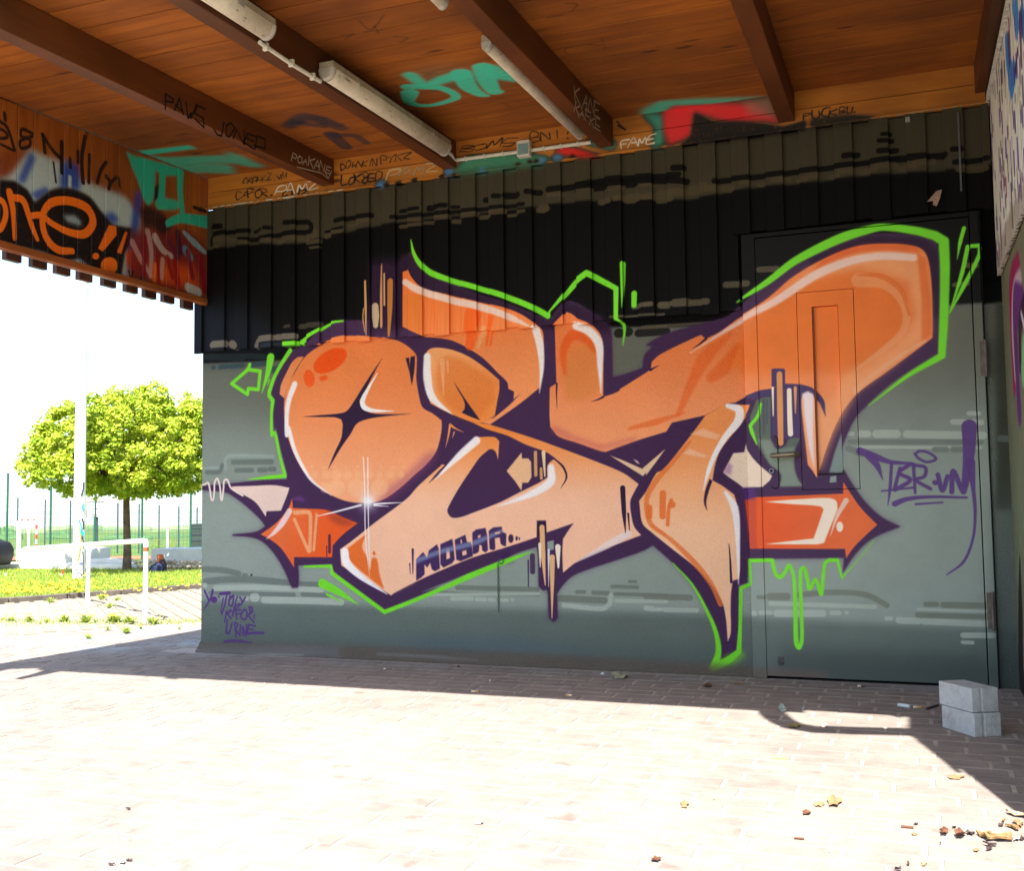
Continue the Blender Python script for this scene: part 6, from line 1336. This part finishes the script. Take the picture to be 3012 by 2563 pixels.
# rubble stone wall: every stone a part
rwl = thing('rubble_wall', 'low wall of rounded field stones in front of the white slab', 'stone wall', tuple(on_z((490, 1688))))
bm = bmesh.new(); bmesh.ops.create_icosphere(bm, subdivisions=2, radius=1)
st_me = []
for s in range(5):
    r6 = random.Random(s); b7 = bm.copy()
    for v_ in b7.verts: v_.co *= 1 + r6.uniform(-.12, .12)
    me = bpy.data.meshes.new('stone'); b7.to_mesh(me); b7.free(); me.materials.append(simple('field_stone', (.22 + .05 * s, .19 + .04 * s, .16 + .03 * s), .9, .15, 0, .3, 12)); st_me.append(me)
bm.free(); wl0 = world_loc(rwl)
for r_ in range(3):
    x = 384 + (r_ % 2) * 6
    while x < 620:
        p = on_z((x, 1688)); U2 = proj(p)[2] / F; s = random.uniform(6, 8.5); o = bpy.data.objects.new('stone', random.choice(st_me)); COL.objects.link(o); o.parent = rwl
        o.location = Vector((p[0], p[1] + .1 + random.uniform(-.02, .02), (6 + 13 * r_) * U2)) - wl0; o.scale = (s * U2 * 1.15, s * U2, s * U2 * random.uniform(.75, .95)); o.rotation_euler = (random.uniform(-.3, .3), random.uniform(-.3, .3), random.uniform(0, 6)); x += s * 2.0
# dark rucksack leaning at the stone wall
rk = on_z((462, 1692)); U2 = proj(rk)[2] / F; bag = thing('rucksack', 'slumped navy bag with a rust coloured flap against the rubble wall', 'bag', tuple(rk))
bm = bmesh.new(); bmesh.ops.create_icosphere(bm, subdivisions=3, radius=1)
for v_ in bm.verts: v_.co.x *= 26 * U2; v_.co.y *= 12 * U2; v_.co.z = (v_.co.z * .9 + .85 + .35 * v_.co.x / (26 * U2)) * 21 * U2 * (1 if v_.co.z > -.8 else .9); v_.co.z = max(v_.co.z, 0); v_.co += Vector((math.sin(v_.co.z * 40) * .008, 0, math.sin(v_.co.x * 50) * .008))
me = bpy.data.meshes.new('body'); bm.to_mesh(me); bm.free(); me.materials.append(simple('navy_cloth', (.018, .025, .06), .8, .2, 0, .3, 20)); o = bpy.data.objects.new('body', me); COL.objects.link(o); o.parent = bag
for p in me.polygons: p.use_smooth = True
fz = [tuple(np.array(rk) + np.array((camr[0] * u * U2, camr[1] * u * U2 + .03, z * U2))) for u, z in ((-4, 20), (10, 24), (6, 58), (-6, 60))] + [tuple(np.array(rk) + np.array((camr[0] * u * U2, camr[1] * u * U2 + .10, z * U2))) for u, z in ((-4, 20), (10, 24), (6, 58), (-6, 60))]
mb = MB(); mb.v = fz; mb.f = [(0, 1, 2, 3), (4, 7, 6, 5), (0, 4, 5, 1), (1, 5, 6, 2), (2, 6, 7, 3), (3, 7, 4, 0)]; mb.build('flap', simple('rust_flap', (.35, .09, .03), .8), bag, .01)
MB().tube([tuple(np.array(rk) + np.array((camr[0] * u * U2, camr[1] * u * U2 - .02, z * U2))) for u, z in ((12, 40), (22, 44), (28, 30), (26, 4))], .02, 8).build('strap', simple('dark_strap', (.02, .02, .04), .8), bag, smooth_=True)
# parked car: only its rounded nose reaches into view
cb = on_z((38, 1700)); cb = cb - .69 * np.array((camr[0], camr[1], 0)); cu = proj(cb)[2] / F; car = thing('parked_car', 'black car nose with pale stripe reaching in at the left edge', 'car', tuple(cb))
M_car = simple('black_car_paint', (.008, .008, .010), .6, .15, 0, .05); M_tyre = simple('tyre', (.02, .02, .02), .9)
sidep = [(-3.9, .25), (-3.92, .55), (-3.75, .85), (-3.2, .92), (-2.9, 1.3), (-1.7, 1.33), (-1.15, .95), (-.45, .72), (-.25, .52), (-.06, .47), (-.0, .36), (-.0, .26), (-.05, .12), (-.5, .12), (-.55, .3), (-.7, .4), (-.9, .3), (-.95, .14), (-3.0, .14), (-3.05, .3), (-3.2, .4), (-3.4, .3), (-3.45, .16)]
mb = MB(); n = len(sidep)
for w_ in (-.75, -.6, .6, .75):
    k_ = .96 if abs(w_) > .7 else 1
    for (u, z) in sidep:
        tp = 1 if z < .8 else .86
        mb.v.append(tuple((np.array((cb[0], cb[1], 0)) + .75 * np.array((camf[0], camf[1], 0))) + np.array((camr[0] * (u * k_), camr[1] * (u * k_), z)) + np.array((camf[0], camf[1], 0)) * w_ * tp))
for r_ in range(3):
    for i in range(n): j = (i + 1) % n; mb.f.append((r_ * n + i, r_ * n + j, (r_ + 1) * n + j, (r_ + 1) * n + i))
mb.f.append(tuple(range(n))); mb.f.append(tuple(3 * n + i for i in range(n))[::-1]); mb.build('body', M_car, car, .03, seg=3, smooth_=True)
def cp(u, w_, z): return tuple((np.array((cb[0], cb[1], 0)) + .75 * np.array((camf[0], camf[1], 0))) + np.array((camr[0] * u, camr[1] * u, z)) + np.array((camf[0], camf[1], 0)) * w_)
for u in (-.72, -3.22):
    for w_ in (-.72, .72): MB().tube([cp(u, w_ - .09, .24), cp(u, w_ + .09, .24)], .24, 20).build('wheel', M_tyre, car, .02)
MB().tube([cp(-.02, -.6, .30), cp(-.015, .0, .31), cp(-.02, .6, .30)], .018, 6).build('bumper_rib', simple('dull_plastic', (.03, .03, .035), .7), car)
MB().tube([cp(-.10, -.77, .13), cp(-.09, -.785, .28), cp(-.15, -.77, .45)], .012, 6).build('trim_strip', simple('pale_trim', (.5, .5, .48), .4), car)
MB().tube([cp(-.18, -.74, .14), cp(-.15, -.765, .28), cp(-.2, -.75, .46)], .011, 6).build('trim_strip', simple('pale_trim', (.5, .5, .48), .4), car)
MB().tube([cp(-.30, -.66, .50), cp(-.14, -.60, .46)], .04, 10).build('headlight', simple('lamp_glass', (.12, .13, .15), .15, .6), car)
for (xw, lb) in ((17, 'short white marker post at the car nose'), (181, 'small red topped marker in the grass beside the lamp pole')):
    p = on_z((xw, 1697 if xw < 100 else 1698), .03); s_ = thing('marker_post', lb, 'marker post', tuple(p)); MB().tube([(p[0], p[1], 0), (p[0], p[1], .075)], .02, 10).build('post', M_whitep, s_, smooth_=True)
    if xw > 100: MB().tube([(p[0] + .02, p[1], .07), (p[0] + .02, p[1], .12)], .014, 8).build('cap', M_redp, s_, smooth_=True)

# ------------------------------------------------------------------ two stacked blocks
m = Mat('pale_sand_lime_block', .92, .12); f = m.noise(30, 6, .75); po = m.n.new('ShaderNodeTexVoronoi'); po.inputs['Scale'].default_value = 95; m.l.new(m.pos, po.inputs['Vector'])
col = m.ramp(f, [(.3, (.32, .345, .35, 1)), (.6, (.43, .45, .45, 1))]); col = m.mix(m.ramp(po.outputs['Distance'], [(.06, (.8, .8, .8, 1)), (.16, (0, 0, 0, 1))]), col, (.17, .18, .18, 1)); col = m.mix(m.math('MULTIPLY', m.ramp(m.noise(7, 5, .7), [(.5, (0, 0, 0, 1)), (.66, (1, 1, 1, 1))]), .5), col, (.24, .23, .21, 1)); m.color(col); m.bump(m.noise(75, 5, .8), .8, .006); M_block = m.m
bl, bc, br = [on_z(zp('N', x, y))[:2] for x, y in ((1065, 745), (1440, 865), (1750, 850))]
e1 = bl - bc; e2 = br - bc; L1, L2 = np.linalg.norm(e1), np.linalg.norm(e2); e1 /= L1; e2 = e2 / L2
hB = .0935
def block(lb, z, shift, rot, dh=0):
    t = thing('building_block', lb, 'building block', (bc[0] + shift[0], bc[1] + shift[1], z), 'pale building blocks stacked by the door')
    c0 = np.array((shift[0], shift[1])); cs, sn = math.cos(rot), math.sin(rot); R2 = np.array(((cs, -sn), (sn, cs))); a, b_ = R2 @ e1 * L1, R2 @ e2 * L2; bn = b_ / L2; an = a / L1
    g0, g1, gd = .30 * L2, .40 * L2, .006                        # grip groove on the short face
    poly = [np.zeros(2), bn * g0, bn * g0 + an * gd, bn * g1 + an * gd, bn * g1, b_, a + b_, a]
    poly = [tuple(p + c0 + bc) for p in poly]
    mb = MB().prism(poly, 2, z, z + hB + dh); o = mb.build('block', M_block, t, .004, seg=2); return t
block('lower pale grey building block of the stack beside the steel door', 0, (0, 0), 0)
block('upper pale grey building block of the stack beside the steel door', hB + .0025, (-.005, .002), .015, .002)

# ------------------------------------------------------------------ litter on the paving
def litter(name, lb, cat, zz, shape, th, mat, lift=.002, curl=0., group=None):
    curl *= .7; P = [on_z(zp(zz, x, y), lift) for x, y in shape]; c = sum(P) / len(P); t = MB(); n = len(P); hs_ = [curl * random.uniform(0, 1) for _ in P]
    t.v = [tuple(p + np.array((0, 0, h_))) for p, h_ in zip(P, hs_)] + [tuple(c + np.array((0, 0, curl * .2)))] + [tuple(p + np.array((0, 0, h_ + th))) for p, h_ in zip(P, hs_)] + [tuple(c + np.array((0, 0, curl * .2 + th)))]
    for i in range(n): j = (i + 1) % n; t.f += [(i, j, n), (n + 1 + j, n + 1 + i, 2 * n + 1), (i, n + 1 + i, n + 1 + j, j)]
    o = t.build(name, mat); tag(o, lb, cat, group); return o
M_lf1 = simple('brown_leaf', (.11, .048, .028), .8, .2, 0, .4, 60); M_lf2 = simple('ochre_leaf', (.27, .15, .075), .8, .2, 0, .35, 60); M_lf3 = simple('dark_leaf', (.05, .035, .035), .8, .2, 0, .4, 60); M_but = simple('cigarette_paper', (.62, .56, .44), .8); M_or = simple('filter_orange', (.55, .28, .08), .8); M_gl = simple('glass_shard', (.45, .52, .52), .15, .6); M_bark2 = simple('peeled_bark', (.20, .12, .055), .9, .1, 0, .5, 70); M_wh = simple('white_paper', (.8, .8, .78), .7)
GRL = 'dry leaves and bark scraps on the sunlit paving'
def leafy(cx_, cy_, rx, ry, seed, n=11, sp=.45):
    r8 = random.Random(seed); return [(cx_ + rx * math.cos(2 * math.pi * i / n) * (1 - sp * (i % 2) * r8.uniform(.4, 1)), cy_ + ry * math.sin(2 * math.pi * i / n) * (1 - sp * (i % 2) * r8.uniform(.4, 1))) for i in range(n)]
L_ = [('Q', (755, 1290, 60, 42, 1), M_lf1, 'curled reddish brown leaf left of the dark pair in the lower right corner', .022), ('Q', (955, 1330, 75, 45, 2), M_lf1, 'large dark leaf of the touching pair in the lower right corner', .03), ('Q', (1085, 1305, 62, 24, 3), M_lf3, 'narrow dark leaf touching the larger one in the lower right corner', .015), ('Q', (880, 1225, 32, 14, 4), M_lf3, 'small dark leaf above the touching pair', .01),
      ('Q', (1160, 1512, 48, 24, 5), M_lf2, 'pale crumpled leaf lowest of the lower right litter', .01), ('Q', (1470, 1198, 38, 16, 6), M_lf3, 'tiny dark leaf at the tip of the shadow edge', .012), ('Q', (1710, 1190, 50, 40, 7), M_lf2, 'tan leaf crossing the shadow edge at the right photo edge', .02), ('Q', (385, 1315, 44, 12, 8), M_lf2, 'thin tan leaf sliver below the twig', .008), ('Q', (400, 1180, 30, 11, 9), M_lf3, 'small dark flake above the straight twig', .006),
      ('C3', (930, 1150, 48, 34, 10), M_lf2, 'bright ochre maple leaf lying alone in the middle of the sunlit floor', .016), ('C3', (838, 1166, 36, 14, 11), M_lf2, 'small ochre leaf beside the bright maple leaf', .01), ('C3', (762, 1215, 30, 13, 12), M_lf1, 'brown folded leaf below the bright maple leaf', .012), ('C3', (28, 1165, 28, 24, 13), M_lf2, 'pale yellow leaf by itself left of the maple leaf', .01), ('C3', (165, 452, 28, 12, 14), M_lf1, 'brown curled leaf near the foot of the long purple spike', .02), ('C3', (342, 434, 20, 7, 15), M_lf2, 'small orange leaf left of the door sill', .008),
      ('C3', (685, 690, 45, 14, 16), simple('mossy', (.20, .16, .05), .9), 'mossy leaf in the curved shadow of the rain pipe', .008), ('C3', (1660, 1000, 60, 14, 17), M_lf2, 'yellow leaf lying across the diagonal shadow edge', .01), ('C2', (1740, 362, 50, 16, 18), simple('grey_leaf', (.30, .30, .20), .8), 'arched grey leaf in the shade below the long purple spike', .03), ('C2', (1938, 1378, 32, 12, 19), M_lf1, 'small brown and white scrap at the bottom edge', .01), ('C2', (955, 1173, 30, 10, 20), simple('pale_scrap', (.30, .30, .28), .9), 'grey flattened scrap in the middle of the sunlit floor', .004),
      ('C1', (680, 1545, 24, 7, 21), M_lf3, 'left dark scrap of the small litter group at the lower left', .006), ('C1', (785, 1520, 24, 5, 22), M_lf3, 'right dark scrap of the small litter group at the lower left', .006), ('C1', (780, 1205, 17, 6, 23), M_lf3, 'tiny dark chip alone at the lower left', .006)]
for zz, (cx_, cy_, rx, ry, sd), mt, lb, cu_ in L_: litter('dry_leaf', lb, 'leaf', zz, leafy(cx_, cy_, rx, ry, sd), .0012, mt, .002, cu_, GRL)
for sd_, (cx_, cy_, rx, ry), mt, lb in ((51, (1640, 1160, 34, 16), M_bark2, 'brown flake just right of the shadow tip'), (52, (1500, 1150, 30, 10), M_lf2, 'flat tan flake left of the shadow tip'), (53, (1735, 1375, 30, 20), M_lf3, 'dark leaf end at the tip of the long bark strip'), (54, (1665, 1375, 52, 24), M_wh, 'white paper scrap on the end of the long bark strip'), (55, (305, 1690, 18, 20), M_lf1, 'brown curl near the bottom edge left of the leaf pile'), (56, (505, 1700, 40, 8), M_lf2, 'thin tan sliver near the bottom edge'), (57, (170, 1758, 52, 12), M_lf3, 'dark scrap cut by the bottom edge'), (58, (710, 1432, 12, 8), M_lf3, 'speck sized dark chip below the reddish brown leaf')):
    litter('dry_leaf' if mt is not M_wh else 'paper_bit', lb, 'leaf' if mt is not M_wh else 'paper bit', 'Q', leafy(cx_, cy_, rx, ry, sd_), .0015, mt, .002, .014, GRL if mt is not M_wh else None)
litter('paper_bit', 'white paper bit between two dark scraps at the lower left', 'paper bit', 'C1', leafy(742, 1532, 26, 12, 31), .001, M_wh, .002, .008)
litter('bark_strip', 'long ragged bark strip at the lower right', 'bark strip', 'Q', [(1160, 1305), (1230, 1330), (1340, 1310), (1350, 1330), (1300, 1345), (1400, 1345), (1500, 1350), (1600, 1350), (1620, 1390), (1540, 1395), (1440, 1400), (1380, 1380), (1300, 1395), (1260, 1360), (1200, 1340)], .006, M_bark2, .002, .018, GRL)
litter('bark_strip', 'dark curved bark strip just under the shadow tip', 'bark strip', 'Q', [(1520, 1205), (1600, 1205), (1690, 1235), (1700, 1262), (1660, 1262), (1590, 1225)], .006, M_bark2, .002, .012, GRL)
litter('bark_strip', 'pale bark strip along the shaded right photo edge', 'bark strip', 'Q', [(1530, 1030), (1640, 1040), (1760, 1060), (1820, 1090), (1760, 1095), (1640, 1080), (1560, 1055)], .006, simple('pale_bark', (.45, .32, .2), .9), .002, .014, GRL)
litter('bark_strip', 'thin forked dark strip above the pale crumpled leaf', 'bark strip', 'Q', [(1240, 1430), (1330, 1440), (1410, 1438), (1418, 1458), (1340, 1455), (1310, 1470), (1300, 1455)], .004, M_lf3, .002, .01, GRL)
litter('bark_strip', 'short dark slanted chip right of the pale crumpled leaf', 'bark strip', 'Q', [(1285, 1505), (1340, 1482), (1375, 1482), (1350, 1500), (1295, 1518)], .004, M_lf3, .002, .01, GRL)
def stick(name, lb, cat, zz, pa, pb_, r, mat, mat2=None):
    a = on_z(zp(zz, *pa), r); b_ = on_z(zp(zz, *pb_), r); t = thing(name, lb, cat, tuple((a + b_) / 2))
    if mat2 is None: MB().tube([tuple(a), tuple(b_)], r, 8).build('stem', mat, t, smooth_=True)
    else: c_1 = a * .5 + b_ * .5; MB().tube([tuple(a), tuple(c_1)], r, 8).build('paper', mat, t, smooth_=True); MB().tube([tuple(c_1), tuple(b_)], r, 8).build('filter', mat2, t, smooth_=True)
stick('twig', 'straight dark twig lying on the sunlit floor at the lower right', 'twig', 'Q', (215, 1207), (372, 1222), .004, M_lf1)
stick('twig', 'short reddish twig on the sunlit floor left of the straight twig', 'twig', 'C3', (688, 1365), (748, 1370), .003, M_lf1)
stick('grass_blade', 'single green grass blade on the sunlit floor', 'grass blade', 'C3', (555, 887), (650, 888), .0015, simple('fresh_blade', (.16, .30, .03), .6))
stick('cigarette_butt', 'cigarette butt on the shadow edge below the small name lettering', 'cigarette butt', 'C2', (918, 442), (956, 444), .004, M_but, M_or)
stick('cigarette_butt', 'cigarette butt on the shadow edge right of the wall middle', 'cigarette butt', 'C2', (1440, 464), (1474, 464), .004, M_or, M_but)
stick('cigarette_butt', 'cigarette butt close to the door sill', 'cigarette butt', 'C3', (1070, 448), (1110, 450), .005, M_but, M_lf1)
stick('bottle_neck', 'clear glass bottle neck shard left of the stacked blocks', 'glass shard', 'C3', (1315, 562), (1385, 572), .009, M_gl)
stick('cigarette_butt', 'orange filtered butt beside the bottle neck shard', 'cigarette butt', 'C3', (1405, 576), (1452, 576), .005, M_but, M_or)
stick('twig', 'black twig between the butt and the stacked blocks', 'twig', 'N', (880, 535), (1015, 490), .005, M_lf3)
for i, (x, y, s, lb) in enumerate(((1530, 312, 14, 'round white pebble at the wall foot right of the middle'), (1645, 350, 16, 'broken clear plastic bit left of the arched grey leaf'), (1842, 333, 10, 'small cream pebble right of the arched grey leaf'), (540, 264, 12, 'grey stone chip at the wall foot below the drips'), (436, 322, 9, 'yellowish pebble in the shade near the wall'), (845, 308, 12, 'brown nut shell near the wall foot'), (1020, 386, 6, 'tiny white crumb in the middle of the shade'))):
    p = on_z(zp('C2', x, y)); U2 = proj(p)[2] / F; bm = bmesh.new(); bmesh.ops.create_icosphere(bm, subdivisions=2, radius=s / 1.8845 * U2 * .8)
    for v_ in bm.verts: v_.co.z = max(v_.co.z * .7, -.002) ; v_.co *= random.uniform(.88, 1.1)
    me = bpy.data.meshes.new('pebble'); bm.to_mesh(me); bm.free(); me.materials.append((M_wh, M_gl, M_but, M_gl, M_but, M_lf1, M_wh)[i]); o = bpy.data.objects.new('pebble', me); COL.objects.link(o); o.location = (p[0], p[1], .004); tag(o, lb, 'pebble')
for zz, sh_, lb in (('C3', [(590, 590), (605, 565), (625, 572), (640, 600), (615, 612)], 'flat glass shards in the curve of the pipe shadow'), ('C3', [(735, 590), (742, 570), (752, 572), (750, 590)], 'tiny bright glass chip above the lit slot')): litter('glass_shard', lb, 'glass shard', zz, sh_, .003, M_gl, .002, .012)
crumbs = []
mb = MB()
rc9 = random.Random(9)
for i in range(420):
    if i < 260: p = on_z((rc9.uniform(600, 2950), rc9.gauss(0, 30) + 1995 + 30))
    else: p = on_z((rc9.uniform(0, 3000), rc9.uniform(2000, 2560)))
    if p[1] > -.07 or p[1] < -3.8: continue
    s = rc9.uniform(.0012, .0045) if i < 260 else rc9.uniform(.001, .003); a = rc9.uniform(0, 3); b = len(mb.v)
    for k in range(4): mb.v.append((p[0] + s * 1.4 * math.cos(a + k * 1.571), p[1] + s * math.sin(a + k * 1.571), .001))
    mb.v.append((p[0], p[1], .001 + s)); mb.f += [(b, b + 1, b + 4), (b + 1, b + 2, b + 4), (b + 2, b + 3, b + 4), (b + 3, b, b + 4)]
o = mb.build('crumbs', simple('crumb_mix', (.30, .26, .22), .9, .1, 0, .8, 3)); tag(o, 'loose crumbs and grit strewn over the paving', 'litter', None, 'stuff')
